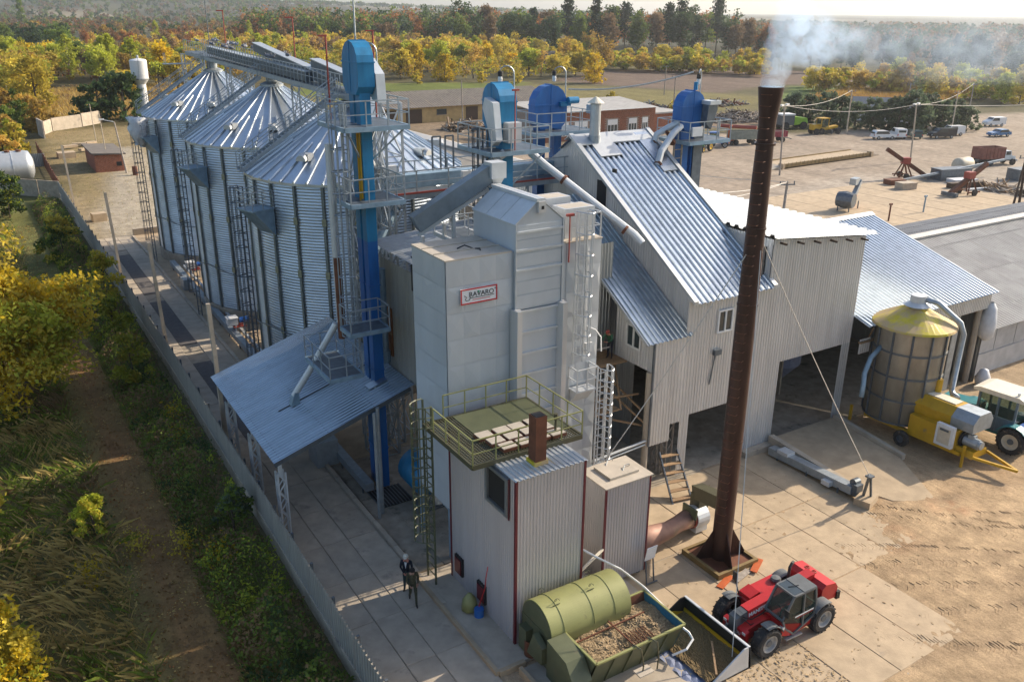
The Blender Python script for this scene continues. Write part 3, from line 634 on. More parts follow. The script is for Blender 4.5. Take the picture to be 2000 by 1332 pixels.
for y in (53.1, 69.56, 88.3):
    b = MB(); [b.bar((20.9+.35*math.cos(a), y+.35*math.sin(a), SZ+.05), (20.9+.35*math.cos(a), y+.35*math.sin(a), zg(y)), .09) for a in (.8, 2.4, 3.9, 5.5)]; b.tube((20.95, y, SZ+.7), (20.95, y, zg(y)), .2, n=10); b.build('inlet_spout', 'steel', t)
def trestle(x0, x1, ya, yb, z1, parent, zs=0.05, panel=2.6, nm='trestle', m='steel', w=.105):
    b = MB(); cs = [(x0, ya), (x1, ya), (x1, yb), (x0, yb)]; k = max(1, round((z1-zs)/panel))
    for c in cs: b.bar((*c, zs), (*c, z1), w)
    for i in range(k+1):
        z = zs+(z1-zs)*i/k
        for q in range(4):
            a, d = cs[q], cs[(q+1) % 4]; b.bar((*a, z), (*d, z), w*.6)
            if i < k: z2 = zs+(z1-zs)*(i+1)/k; b.bar((*a, z), (*d, z2), w*.5); b.bar((*d, z), (*a, z2), w*.4)
    return b.build(nm, m, parent)
for y in (79.0, 61.3, 96.2): trestle(20.1, 22.0, y-.8, y+.8, zg(y)-.15, t)
b = MB(); b.bar((21.1, 50.5, 17.9), (16.2, 39.0, 18.0), 1.3, .3); b.build('link_walkway', 'steel', t)
b = MB(); railing(b, [(20.5, 50.7, 18.05), (15.6, 39.2, 18.15)], 1.15, .03, 1, 1.2); b.build('railing', 'steel', t)
b = MB(); railing(b, [(21.7, 50.3, 18.05), (16.8, 38.8, 18.15)], 1.15, .03, 1, 1.2); b.build('railing', 'steel', t)
trestle(15.8, 17.2, 39.4, 40.8, 17.8, t)
# service stair landing at the far end
b = MB(); b.cbox((19.0, 94.6, 17.8), (2.4, .9, .08)); railing(b, [(18, 94.2, 17.8), (18, 95, 17.8)], 1.0, .025, 1, .8); b.build('landing', 'steel', t)
# pigeons resting on the rail
pg = thing('pigeon', 'grey pigeon perched on the silo gallery railing', 'pigeon', (22.0, 86, 19.5), group='pigeons perched along the silo gallery rail', local=True)
b = MB(); b.lathe([(0, -.16), (.05, -.12), (.085, -.02), (.075, .08), (.03, .14), (0, .15)], 8, (0, 0, .11), axis='x'); bd = b.build('body', 'pigeon', None, smooth=True); bd.parent = pg
b = MB(); b.lathe([(0, -.05), (.042, -.02), (.042, .02), (0, .05)], 7, (.14, 0, .20)); hd = b.build('head', 'pigeon', None); hd.parent = pg
b = MB(); b.add([(-.12, -.03, .11), (-.12, .03, .11), (-.32, .045, .05), (-.32, -.045, .05), (-.2, 0, .1)], [(0, 1, 4), (1, 2, 4), (2, 3, 4), (3, 0, 4)]); tl = b.build('tail', 'pigeon', None); tl.parent = pg
random.seed(5); first = True
for i in range(34):
    y = random.choice([random.uniform(84, 91), random.uniform(76, 85), random.uniform(64, 71)]); x = random.choice([22.0, 22.0, 20.2, 21.0]); z = zg(y)+1.33 if x != 21.0 else zg(y)+1.5
    o = pg if first else copies(pg, (0, 0, 0)); first = False; o.location = (x, y, z); o.rotation_euler = (0, 0, random.uniform(0, 6.28)); o.scale = (1.5, 1.5, 1.5)
# ================================================================ BUCKET ELEVATORS
def lamp_post_arm(parent, base, h, d=(-1, 0, 0), m='steel', lampm='lamp_white'):
    base = Vector(base); d = Vector(d); b = MB(); top = base+Vector((0, 0, h))
    b.path([base, top]+[top+d*(.45*(1-math.cos(u)))+Vector((0, 0, .4*math.sin(u))) for u in np.linspace(.3, 2.6, 7)], .035, 6); arm = b.build('lamp_arm', m, parent)
    e = top+d*.84+Vector((0, 0, .12)); b = MB(); b.lathe([(.04, .05), (.12, 0), (.13, -.22), (.06, -.25)], 10, tuple(e)); b.build('lamp_housing', 'black', arm)
    b = MB(); b.lathe([(.10, -.24), (.12, -.35), (.10, -.55), (0, -.6)], 10, tuple(e)); b.build('lamp_globe', 'lamp_white', arm)
def head_profile(c, w, zb, zm, ax, t):
    """rounded head shell: half disc of width w on top of a box from zb to zm, thickness t, spread along ax ('x'/'y')"""
    cx, cy = c; r = w/2; pts = [(-r, zb+.35), (-r*.62, zb), (r*.62, zb), (r, zb+.35), (r, zm)]+[(r*math.cos(u), zm+r*math.sin(u)) for u in np.linspace(.35, PI-.35, 7)]+[(-r, zm)]
    if ax == 'y': return [Vector((cx-t/2, cy+a, z)) for a, z in pts], Vector((t, 0, 0))
    return [Vector((cx+a, cy-t/2, z)) for a, z in pts], Vector((0, t, 0))
def platform(t, x0, x1, y0, y1, z, rail=True, m='steel_blue', rm='steel', gap=None):
    b = MB(); b.box(x0, x1, y0, y1, z-.03, z+.02); b.build('grating', 'steel_dark', t)
    b = MB()
    for a, c in (((x0, y0), (x1, y0)), ((x1, y0), (x1, y1)), ((x1, y1), (x0, y1)), ((x0, y1), (x0, y0))): b.bar((*a, z-.06), (*c, z-.06), .10, .2)
    b.build('edge_beam', m, t)
    if rail: b = MB(); railing(b, [(x0, y0, z), (x1, y0, z), (x1, y1, z), (x0, y1, z)], 1.12, .024, 1, 1.0, closed=True); b.build('railing', rm, t)
def elevator(lab, x, y, z0, ztop, ax, mats, gap=.55, tw=.55, headw=1.5, headt=.62, plat=None, cover=None, lowcol=None, midz=None):
    t = thing('bucket_elevator', lab, 'grain elevator', (x, y, z0), group='blue bucket elevators of the grain plant')
    zh = ztop-headw/2-1.35; dx, dy = (gap/2+tw/2-.04, 0) if ax == 'x' else (0, gap/2+tw/2-.04)
    for sg in (-1, 1):
        cx, cy = x+dx*sg, y+dy*sg; segs = [(z0, midz, lowcol), (midz, zh+.25, mats[0])] if midz else [(z0, zh+.25, mats[0])]
        for za, zb, mm in segs:
            b = MB(); b.box(cx-tw/2, cx+tw/2, cy-tw/2, cy+tw/2, za, zb)
            k = int((zb-za)/2.4)
            for i in range(1, k+1): zz_ = za+(zb-za)*i/(k+1); b.box(cx-tw/2-.03, cx+tw/2+.03, cy-tw/2-.03, cy+tw/2+.03, zz_, zz_+.06)
            b.build('leg_casing', mm, t)
    poly, vec = head_profile((x, y), headw, zh, ztop-headw/2, ax, headt); b = MB(); b.prism(poly, vec); hd = b.build('head', mats[1], t)
    # flanged seam and bolted cover plates on the head
    b = MB(); r = headw/2
    if ax == 'y':
        b.box(x-headt/2-.02, x+headt/2+.02, y-.025, y+.025, zh+.1, ztop+.03); b.box(x-headt/2-.03, x+headt/2+.03, y-r-.03, y+r+.03, ztop-r-.03, ztop-r+.03)
    else:
        b.box(x-.025, x+.025, y-headt/2-.02, y+headt/2+.02, zh+.1, ztop+.03); b.box(x-r-.03, x+r+.03, y-headt/2-.03, y+headt/2+.03, ztop-r-.03, ztop-r+.03)
    b.build('head_flange', mats[1], hd)
    return t, zh
BE = elevator
# 1: tall tower beside the nearest silo
e1, zh = BE('tallest blue bucket elevator standing on the canopy roof before the nearest silo', 15.0, 37.0, .1, 21.75, 'y', ('blue_teal', 'blue_teal'), tw=.5, gap=.3, headw=1.75, headt=.78, lowcol='blue_deep', midz=13.0)
b = MB(); b.prism([(15.42, 36.1, 20.4), (15.42, 37.1, 21.0), (15.42, 37.3, 20.6), (15.42, 36.6, 19.3), (15.42, 36.0, 19.2)], (.42, 0, 0)); b.build('drive_cover', 'white_metal', e1)
platform(e1, 13.6, 16.6, 35.4, 38.6, 18.25); platform(e1, 13.8, 16.4, 35.7, 38.3, 14.9)
b = MB(); [b.bar(p, q, .07) for p, q in (((13.7, 35.5, 18.2), (14.7, 36.6, 16.8)), ((16.5, 35.5, 18.2), (15.3, 36.6, 16.7)), ((16.5, 38.5, 18.2), (15.4, 37.6, 16.8)))]; b.build('bracket', 'steel', e1)
cage_ladder(e1, (14.05, 36.6, 6.4), (14.05, 36.6, 19.2), (-1, 0, 0), m='steel', rungstep=.35)
b = MB(); b.tube((13.6, 37.5, 9), (13.6, 37.5, 17.4), .17, n=10); b.build('dust_pipe', 'white_metal', e1)
b = MB(); b.tube((13.62, 37.42, 8.2), (13.62, 37.42, 12.2), .19, n=10); b.build('rusty_sleeve', 'rust', e1)
b = MB(); b.bar((14.62, 36.6, 14.9), (14.62, 36.6, 18.2), .07); b.bar((14.68, 36.5, 15), (14.68, 36.5, 18), .07); b.build('yellow_conduit', 'yellow_machine', e1)
lamp_post_arm(e1, (16.5, 38.4, 19.3), 1.9, (-.8, .4, 0)); b = MB(); b.cbox((16.5, 38.2, 19.45), (.35, .4, .5)); b.build('junction_box', 'plastic_white', e1)
for zz_, (xa, xb, ya, yb) in ((9.15, (13.2, 15.1, 35.1, 36.4)),):
    platform(e1, xa, xb, ya, yb, zz_)
platform(e1, 12.1, 13.7, 35.2, 38.6, 7.1)
# lower stub under the canopy
# 2: behind the dryer ridge
e2, zh = BE('blue bucket elevator with grey drive cover behind the dryer ridge', 22.3, 37.2, .1, 19.75, 'y', ('blue_teal', 'blue_teal'), tw=.62, gap=.42, headw=1.7, headt=.95)
b = MB(); b.prism([(21.7, 36.2, 18.9), (21.7, 37.0, 19.1), (21.7, 37.2, 18.6), (21.7, 36.3, 16.9), (21.7, 35.9, 17.2)], (-.35, 0, 0)); b.build('drive_cover', 'white_metal', e2)
b = MB(); b.cbox((22.4, 36.15, 17.5), (.75, .5, .95)); b.build('motor_cover', 'white_metal', e2)
platform(e2, 20.9, 24.2, 35.6, 38.9, 16.65); lamp_post_arm(e2, (24.0, 38.6, 17.7), 2.3, (-.8, .3, 0))
b = MB(); [b.bar(p, q, .07) for p, q in (((21.0, 35.7, 16.6), (22.0, 36.6, 14.9)), ((24.1, 35.7, 16.6), (22.7, 36.6, 14.9)))]; b.build('bracket', 'steel', e2)
cage_ladder(e2, (21.6, 37.4, 8), (21.6, 37.4, 17.6), (-1, 0, 0), m='steel_dark')
b = MB(); b.tube((22.3, 35.75, 16.7), (22.3, 35.75, 19.5), .03, n=6); b.cbox((22.3, 35.72, 19.5), (.35, .12, .08)); b.build('floodlight_pole', 'red_dull', e2)
# 3: broadside head
e3, zh = BE('blue bucket elevator with broad round head and two separate legs', 29.2, 43.2, .1, 19.0, 'x', ('blue_deep', 'blue_deep'), tw=.52, gap=.72, headw=2.25, headt=.7)
b = MB(); b.cbox((30.1, 42.75, 17.9), (.7, .25, .25)); b.tube((30.2, 42.6, 18.1), (30.9, 42.6, 18.1), .2, n=10); b.build('motor', 'blue_teal', e3)
platform(e3, 27.6, 31.6, 41.9, 44.2, 16.4); lamp_post_arm(e3, (31.0, 44.0, 17.5), 2.0, (-.8, .3, 0)); b = MB(); b.cbox((31.6, 42.2, 17.6), (.4, .4, .5)); b.build('junction_box', 'steel', e3)
cage_ladder(e3, (30.0, 42.5, 6), (30.0, 42.5, 15.4), (0, -1, 0), m='steel', rungstep=.4)
# 4: beside the steep roof
e4, zh = BE('blue bucket elevator with one dark leg rising behind the steep roof', 36.0, 38.6, .1, 18.75, 'x', ('blue_deep', 'blue_deep'), tw=.62, gap=.32, headw=1.75, headt=.8)
b = MB(); b.box(36.22, 36.92, 38.2, 38.27, .2, 16.3); b.build('leg_cladding', 'steel_dark', e4)
b = MB(); b.prism([(36.6, 38.1, 18.1), (37.2, 38.1, 18.25), (37.3, 38.1, 17.7), (36.9, 38.1, 16.6), (36.5, 38.1, 16.9)], (0, -.5, 0)); b.build('drive_cover', 'steel_dark', e4)
b = MB(); b.cbox((37.0, 37.85, 18.1), (.85, .75, .22)); b.build('motor_deck', 'white_metal', e4)
platform(e4, 34.9, 38.1, 37.2, 40.0, 16.0); b = MB(); b.cbox((35.4, 37.15, 16.6), (.75, .12, .5)); b.build('control_box', 'plastic_white', e4)
b = MB(); b.tube((36.4, 38.6, 18.75), (36.4, 38.6, 19.2), .12, n=8); b.build('vent', 'blue_teal', e4)
lamp_post_arm(e4, (37.9, 39.8, 17.1), 2.3, (-.6, -.4, 0))
b = MB(); [b.bar((34.7+dx, 38.2+dy, 11), (34.7+dx, 38.2+dy, 16), .08) for dx in (0, .6) for dy in (0, .6)]; [b.bar((34.7, 38.2, 11+.5*i), (35.3, 38.2, 11+.5*i), .05) for i in range(10)]; b.build('ladder', 'wood_grey', e4)
# wires strung between the elevator lamps
def wire(p, q, sag, nm, lab, m='wire', r=.02):
    p, q = Vector(p), Vector(q); b = MB(); b.path([p.lerp(q, u)-Vector((0, 0, sag*4*u*(1-u))) for u in np.linspace(0, 1, 13)], r, 4)
    tag(b.build(nm, m, off=p), lab, 'cable')
wire((36.9, 39.4, 19.7), (31.2, 44, 18.6), .35, 'power_cable', 'thick pale cable strung between the two right hand elevator heads', 'wire_pale', .045)
# ================================================================ SPOUTS AND THE CROSS CONVEYOR
def spout(lab, pts, r, m='white_metal', couplings=(), gm='steel'):
    t = thing('grain_spout', lab, 'grain pipe', pts[0], group=None)
    b = MB(); b.path(pts, r, 10); b.build('pipe', m, t, smooth=False)
    for i, u in enumerate(couplings):
        P_ = [Vector(p) for p in pts]; a, c = P_[0], P_[-1]; p = a.lerp(c, u); d = (c-a).normalized(); b = MB(); b.tube(p-d*.07, p+d*.07, r*1.28, n=10); b.build('coupling', gm, t)
    return t
spout('grey spout falling from elevator head towards the cross conveyor', [(15.3, 37.9, 18.0), (15.9, 39.6, 16.8), (18.2, 42.2, 14.6)], .2, 'white_metal', (.35, .7))
spout('pale pipe slanting from the second elevator down to the left', [(21.9, 36.0, 16.6), (21.0, 36.4, 15.9), (18.9, 37.0, 13.7)], .2, 'white_metal', (.1, .5))
spout('long pale pipe with rust ring slanting down beside the steep roof gable', [(24.4, 37.6, 16.2), (24.9, 37.0, 15.6), (27.9, 33.2, 12.4), (28.1, 32.8, 12.0)], .2, 'white_metal', (.3, .85), 'rust')
spout('left spout of the twin pipes dropping from right elevator to steep roof', [(35.3, 38.5, 17.0), (34.7, 38.8, 16.7), (34.1, 39.1, 16.3), (33.95, 39.1, 15.8)], .19, 'white_metal', (.5, .98), 'rust')
spout('right spout of the twin pipes dropping from right elevator to steep roof', [(35.2, 38.3, 16.8), (34.5, 38.1, 16.5), (33.3, 37.7, 15.6), (32.9, 37.5, 14.85)], .19, 'white_metal', (.4, .97), 'rust')
spout('rusty ochre pipe running down behind the dryer ridge', [(22.9, 36.3, 13.9), (23.6, 35.0, 12.6)], .2, 'orange', ())
spout('blue grey spout slanting down below the cross conveyor', [(18.4, 41.0, 13.6), (15.9, 39.8, 10.6)], .24, 'steel_blue', (.05, .12))
t = thing('cross_conveyor', 'horizontal grey box conveyor on a red edged walkway behind the dryer', 'conveyor', (22, 42, 14.5))
b = MB(); b.box(18.9, 30.5, 41.9, 42.6, 14.1, 14.8); b.build('trough', 'steel_blue', t)
b = MB(); b.prism([(18.1, 41.7, 13.7), (18.1, 41.7, 14.8), (18.9, 41.7, 15.0), (19.1, 41.7, 14.0), (18.8, 41.7, 13.4)], (0, 1.0, 0)); b.cbox((18.5, 41.9, 15.2), (.7, .5, .35)); b.build('drive_head', 'steel_blue', t)
b = MB(); b.box(15.6, 30.5, 40.6, 41.8, 14.02, 14.1); b.build('walkway', 'steel_dark', t)
b = MB(); b.bar((15.6, 40.55, 13.95), (30.5, 40.55, 13.95), .1, .26); b.build('edge_beam', 'steel', t)
b = MB(); b.bar((15.6, 40.48, 14.13), (22.0, 40.48, 14.13), .06, .1); b.bar((24.5, 40.48, 14.13), (29.5, 40.48, 14.13), .06, .1); b.build('red_edge', 'red_dull', t)
b = MB(); railing(b, [(15.6, 40.55, 14.1), (30.5, 40.55, 14.1)], 1.15, .03, 1, 1.9); railing(b, [(18.5, 43.2, 14.3), (30.5, 43.2, 14.3)], 1.0, .03, 0, 1.9); b.build('railing', 'steel', t)
for x in (22.3, 22.8): b = MB(); b.cbox((x, 40.75, 14.75), (.42, .2, .45)); b.build('switch_box', 'plastic_white', t)
b = MB(); b.cbox((17.9, 40.75, 15.35), (.75, .25, .5)); b.build('control_box', 'plastic_white', t)
b = MB()
for x in (26.6, 27.4):
    b.bar((x-5, 43.2, 14.3), (x-5, 43.2, 16.5), .08); b.bar((x-4.5, 43.2, 14.3), (x-4.5, 43.2, 16.5), .08); b.bar((x-5, 43.2, 16.5), (x-4.5, 43.2, 16.5), .08)
b.build('guard_frame', 'steel_dark', t)
trestle(16.4, 18.0, 40.4, 42.6, 13.9, t, m='steel'); trestle(24.6, 26.2, 40.6, 42.6, 13.9, t, m='steel'); trestle(17.6, 18.9, 41.2, 44.0, 18.6, t, m='white_metal', nm='support_tower')
t = thing('inclined_conveyor', 'dark grey closed conveyor slanting up to the dryer ridge', 'conveyor', (17.5, 34, 15))
b = MB(); b.bar((15.75, 33.4, 14.35), (19.45, 33.0, 16.4), .6, .75); b.build('casing', 'conveyor_grey', t)
b = MB(); b.bar((15.9, 33.4, 13.85), (19.2, 33.0, 15.6), .2, .16); b.build('support_beam', 'white_metal', t)
b = MB(); b.cbox((19.5, 32.9, 16.45), (.75, .7, .7)); b.prism([(19.2, 32.6, 16.1), (19.8, 32.6, 16.1), (19.6, 32.8, 15.6), (19.4, 32.8, 15.6)], (0, .5, 0)); b.build('discharge_head', 'white_metal', t)
b = MB(); b.tube((19.5, 32.9, 15.3), (19.5, 32.9, 15.75), .2, n=10); b.build('outlet', 'rust', t)
b = MB(); [b.bar((x, y, 10.8), (x, y, z), .14) for x, y, z in ((17.6, 33.3, 14.6), (17.6, 34.2, 14.0), (18.9, 33.2, 15.2), (16.4, 34.0, 13.6))]; b.build('posts', 'white_metal', t)
platform(t, 17.6, 19.2, 33.4, 35.2, 13.4, m='white_metal', rm='white_metal')
# ================================================================ GRAIN DRYER
t = thing('grain_dryer', 'tall pale panel clad grain dryer with gabled ridge box and red framed sign', 'grain dryer', (18.7, 30.5, .14))
X0, X1, Y0, Y1, ZB, ZT = 14.9, 22.62, 29.0, 32.1, 2.6, 13.85
b = MB(); b.box(X0+.06, X1-.06, Y0+.06, Y1-.06, ZB, ZT-.05); b.build('core', 'dryer_panel', t)
def rowpanels(parent, o, U, V, rows, cols=1, gap=.02, th=.05, m='dryer_panel', nm='panel', fold=0.0, fac=1):
    """grid of separate cladding panels on the plane o + U,V ; slightly dished along the diagonals"""
    o, U, V = Vector(o), Vector(U), Vector(V); nn = U.cross(V).normalized(); g_u = gap/U.length; g_v = gap/V.length
    for i in range(rows):
        for k in range(cols):
            if fac > 1:
                b = MB(); q = lambda u, v, h=th: o+U*u+V*v+nn*h; v0, v1 = i/rows+g_v, (i+1)/rows-g_v; us = [g_u+(1-2*g_u)*j/fac for j in range(fac+1)]
                vs = [q(u, v) for u in us for v in (v0, v1)]; fs = []; base = len(vs)
                for j in range(fac):
                    vs.append(q((us[j]+us[j+1])/2+random.uniform(-.3, .3)/fac, v0+(v1-v0)*random.uniform(.25, .75), th+fold*random.uniform(.3, 1.3))); c = base+j; fs += [(2*j, 2*j+2, c), (2*j+2, 2*j+3, c), (2*j+3, 2*j+1, c), (2*j+1, 2*j, c)]
                b.add(vs, fs); b.build(nm, m, parent); continue
            b = MB(); u0, u1, v0, v1 = k/cols+g_u, (k+1)/cols-g_u, i/rows+g_v, (i+1)/rows-g_v
            q = lambda u, v, h=th: o+U*u+V*v+nn*h
            tl = random.uniform(-.012, .012); um = (u0+u1)/2+random.uniform(-.1, .1)*(u1-u0); vm = (v0+v1)/2
            vs = [q(u0, v0), q(u1, v0), q(u1, v1), q(u0, v1), q(um, vm, th+fold*random.uniform(.6, 1.2)), q(u0, v0, 0), q(u1, v0, 0), q(u1, v1, 0), q(u0, v1, 0)]
            b.add(vs, [(0, 1, 4), (1, 2, 4), (2, 3, 4), (3, 0, 4), (0, 5, 6, 1), (1, 6, 7, 2), (2, 7, 8, 3), (3, 8, 5, 0)]); b.build(nm, m, parent)
NR = 10
rowpanels(t, (X0+.06, Y0+.06, ZB), (3.05, 0, 0), (0, 0, ZT-ZB), NR, 1, .006, th=.025, fold=.03, fac=4)
rowpanels(t, (X0+.06, Y1-.06, ZB), (0, -(Y1-Y0-.12), 0), (0, 0, ZT-ZB), NR, 1, .006, th=.025, fold=.018, fac=3)
rowpanels(t, (20.75, Y0+.06, ZB), (X1-20.75-.06, 0, 0), (0, 0, ZT-ZB), NR, 1, .006, th=.025, fold=.03, fac=3)
rowpanels(t, (X1-.06, Y0+.06, ZB), (0, Y1-Y0-.12, 0), (0, 0, ZT-ZB), NR, 1, .014, fold=.012)
b = MB(); b.box(X0+.02, 18.0, Y0+.02, Y1-.02, ZT-.05, ZT+.01); b.build('roof', 'dryer_roof', t)
b = MB(); [b.bar((X0+.05, y, ZT+.03), (18.0, y, ZT+.03), .05, .05) for y in (Y0+1.05, Y0+2.1)]; b.build('roof_seams', 'dryer_roof', t)
b = MB(); b.box(20.7, X1, Y0, Y1, ZT-.04, ZT+.015); b.build('roof', 'dryer_roof', t)
b = MB(); b.path([(16.2, 30.4, ZT+.03), (16.5, 30.3, ZT+.16), (16.8, 30.1, ZT+.03), (17.0, 29.9, ZT+.05), (16.9, 29.7, ZT+.03)], .03, 5); b.build('loose_cable', 'black', t)
# central tower and ridge box
TX0, TX1, TZ, RZ = 18.12, 20.42, 14.93, 15.85; TY0, TY1 = Y0-.06, 32.4; xm = (TX0+TX1)/2
b = MB(); b.box(TX0, TX1, TY0, TY1, 11.3, TZ); b.build('ridge_box', 'dryer_panel', t)
b = MB(); b.prism([(TX0, TY0, TZ), (TX1, TY0, TZ), (xm, TY0, RZ)], (0, TY1-TY0, 0)); b.build('gable', 'dryer_panel', t)
for x0, x1 in ((TX0, xm), (xm, TX1)):
    for i in range(3):
        ya, yb = TY0-.05+(TY1-TY0+.1)*i/3+.015, TY0-.05+(TY1-TY0+.1)*(i+1)/3-.015; b = MB(); za, zb = (TZ-.03, RZ+.03) if x0 == TX0 else (RZ+.03, TZ-.03)
        b.prism([(x0-(.06 if x0 == TX0 else 0), ya, za), (x1+(.06 if x1 == TX1 else 0), ya, zb), (x1+(.06 if x1 == TX1 else 0), ya, zb+.04), (x0-(.06 if x0 == TX0 else 0), ya, za+.04)], (0, yb-ya, 0)); b.build('roof_panel', 'white_metal', t)
b = MB(); b.prism([(xm-.22, TY0-.1, RZ-.07), (xm+.22, TY0-.1, RZ-.07), (xm+.2, TY0-.1, RZ+.06), (xm-.2, TY0-.1, RZ+.06)], (0, TY1-TY0+.2, 0)); b.build('ridge_cap', 'white_metal', t)
b = MB(); b.box(xm-.15, xm+.2, TY0-.16, TY0, RZ-.52, RZ-.06); b.build('vent_hood', 'galv_wall', t)
b = MB(); b.box(xm-.02, xm+.1, TY0-.18, TY0-.16, RZ-.38, RZ-.24); b.build('vent_hole', 'black', t)
rowpanels(t, (TX0+.03, TY0, 11.35), (TX1-TX0-.06, 0, 0), (0, 0, TZ-11.4), 6, 1, .02, .03)
b = MB()
for z in (13.8, 14.55, 12.95): b.box(TX0-.02, TX1+.02, TY0-.09, TY0, z, z+.09)
for x in (TX0-.03, TX1-.02): b.box(x, x+.05, TY0-.07, TY0+.04, 11.3, TZ)
b.build('flanges', 'white_metal', t)
# door column below with two tall folded stiffeners
rowpanels(t, (18.3, Y0-.02, ZB), (2.0, 0, 0), (0, 0, 11.2-ZB), 9, 1, .03, .05, nm='door_panel')
b = MB()
for i in range(10): z = ZB+(11.2-ZB)*i/9; b.box(18.3, 20.3, Y0-.16, Y0-.02, z-.05, z+.05)
b.build('door_rails', 'white_metal', t)
for x in (18.12, 20.42):
    b = MB(); b.prism([(x-.2, Y0, ZB-.4), (x-.12, Y0-.46, ZB-.4), (x+.12, Y0-.46, ZB-.4), (x+.2, Y0, ZB-.4)], (0, 0, 11.35-ZB+.4)); b.build('stiffener', 'galv_wall', t)
b = MB()
for (xa, xb) in ((X0, 18.0), (20.6, X1)):
    b.add([(xa+.1, Y0+.1, ZB), (xb-.1, Y0+.1, ZB), (xb-.1, Y1-.1, ZB), (xa+.1, Y1-.1, ZB), (xa+1.0, Y0+1.2, 1.2), (xb-1.0, Y0+1.2, 1.2), (xb-1.0, Y1-1.2, 1.2), (xa+1.0, Y1-1.2, 1.2)], [(0, 1, 5, 4), (1, 2, 6, 5), (2, 3, 7, 6), (3, 0, 4, 7), (4, 5, 6, 7)])
b.build('hopper', 'steel_blue', t)
for x in (X0+.12, 18.2, 20.5, X1-.12):
    for y in (Y0+.12, Y1-.12): b = MB(); b.bar((x, y, .14), (x, y, ZB+.05), .2); b.build('leg', 'steel_blue', t)
# gantry of supply boxes on the right hand roof
b = MB(); b.box(20.95, 22.5, 29.5, 30.5, ZT+.02, ZT+1.3); b.box(20.9, 22.2, 30.9, 31.9, ZT+.02, ZT+1.5); b.build('supply_hopper', 'white_metal', t)
b = MB(); b.box(21.05, 22.4, 29.6, 30.4, ZT+1.24, ZT+1.305); b.box(21.0, 22.1, 31.0, 31.8, ZT+1.44, ZT+1.505); b.build('hopper_mouth', 'dryer_roof', t)
b = MB(); b.tube((20.78, 28.92, 13.0), (20.78, 28.92, 15.0), .03, n=6); b.cbox((20.78, 28.9, 15.05), (.36, .14, .1)); b.build('floodlight_pole', 'red_dull', t)
cage_ladder(t, (21.35, 28.8, 8.3), (21.35, 28.8, 15.2), (0, -1, 0), m='white_metal', cage_from=.6, hoops=.85, w=.55)
b = MB(); railing(b, [(21.0, 29.1, ZT), (22.55, 29.1, ZT), (22.55, 32, ZT)], 1.1, .025, 1, .9); b.build('roof_railing', 'white_metal', t)
b = MB(); b.box(21.0, 22.1, 28.3, 28.95, 7.05, 7.1); b.prism([(21.05, 28.9, 7.05), (21.05, 28.35, 7.05), (21.05, 28.9, 6.4)], (1.0, 0, 0)); b.build('landing', 'white_metal', t)
b = MB(); railing(b, [(21.0, 28.95, 7.1), (21.0, 28.3, 7.1), (22.1, 28.3, 7.1), (22.1, 28.95, 7.1)], 1.05, .025, 1, .6); b.build('landing_railing', 'white_metal', t)
cage_ladder(t, (22.75, 28.75, .14), (22.75, 28.75, 7.9), (0, -1, 0), m='white_metal', cage_from=1.0, hoops=.55, w=.55)
b = MB(); b.cbox((22.0, 28.92, 8.9), (.36, .18, .42)); b.build('switch_box', 'plastic_white', t)
b = MB(); b.path([(21.9, 28.95, 9.9), (22.3, 28.85, 9.7), (22.6, 28.8, 9.3), (22.65, 28.8, 8.6)], .035, 5); b.build('hose', 'plastic_white', t)
# framed sign with lettering
SX0, SX1, SZ0, SZ1 = 15.55, 17.25, 11.95, 12.6; ys = Y0-.04
sg = thing('sign', 'white sign with red frame and dark lettering on the dryer wall', 'sign', (16.4, ys, 12.27))
b = MB(); b.box(SX0, SX1, ys-.02, ys+.02, SZ0, SZ1); b.build('board', 'sign_white', sg)
b = MB(); f_ = .055
for q in ((SX0, SX1, SZ0, SZ0+f_), (SX0, SX1, SZ1-f_, SZ1), (SX0, SX0+f_, SZ0+f_, SZ1-f_), (SX1-f_, SX1, SZ0+f_, SZ1-f_)): b.box(q[0], q[1], ys-.035, ys-.02, q[2], q[3])
b.build('frame', 'sign_red', sg)
def text(parent, s, loc, size, m, rot=(PI/2, 0, 0), name='lettering', align='LEFT', ext=.004, sx=1.0, bold=0):
    cu = bpy.data.curves.new(name, 'FONT'); cu.body = s; cu.size = size; cu.extrude = ext; cu.align_x = align; cu.offset = bold; cu.materials.append(G[m])
    o = bpy.data.objects.new(name, cu); COL.objects.link(o); dg = bpy.context.evaluated_depsgraph_get(); me = bpy.data.meshes.new_from_object(o.evaluated_get(dg)); bpy.data.objects.remove(o)
    o = bpy.data.objects.new(name, me); COL.objects.link(o); o.parent = parent; o.location = Vector(loc)-OFF[parent.name]; o.rotation_euler = rot; o.scale = (sx, 1, 1); OFF[o.name] = OFF[parent.name]; return o
text(sg, 'RAVARO', (15.93, ys-.03, 12.245), .30, 'sign_black', sx=.98)
text(sg, '®', (17.12, ys-.03, 12.42), .09, 'sign_black')
b = MB(); b.box(16.02, 17.1, ys-.032, ys-.021, 12.185, 12.21); b.path([(15.99, ys-.026, 12.3), (15.99, ys-.026, 12.2), (15.95, ys-.026, 12.12), (15.82, ys-.026, 12.10), (15.76, ys-.026, 12.17), (15.84, ys-.026, 12.25), (15.72, ys-.026, 12.33)], .016, 5); b.build('emblem_swash', 'sign_black', sg)
b = MB(); b.prism([(16.335, ys-.034, 12.46), (16.42, ys-.034, 12.46), (16.375, ys-.034, 12.36)], (0, .006, 0)); b.build('emblem_leaf', 'sign_green', sg)
b = MB(); [b.box(16.1+i*.055, 16.145+i*.055, ys-.03, ys-.021, 12.10, 12.125) for i in range(15)]; b.build('small_print', 'sign_red', sg)
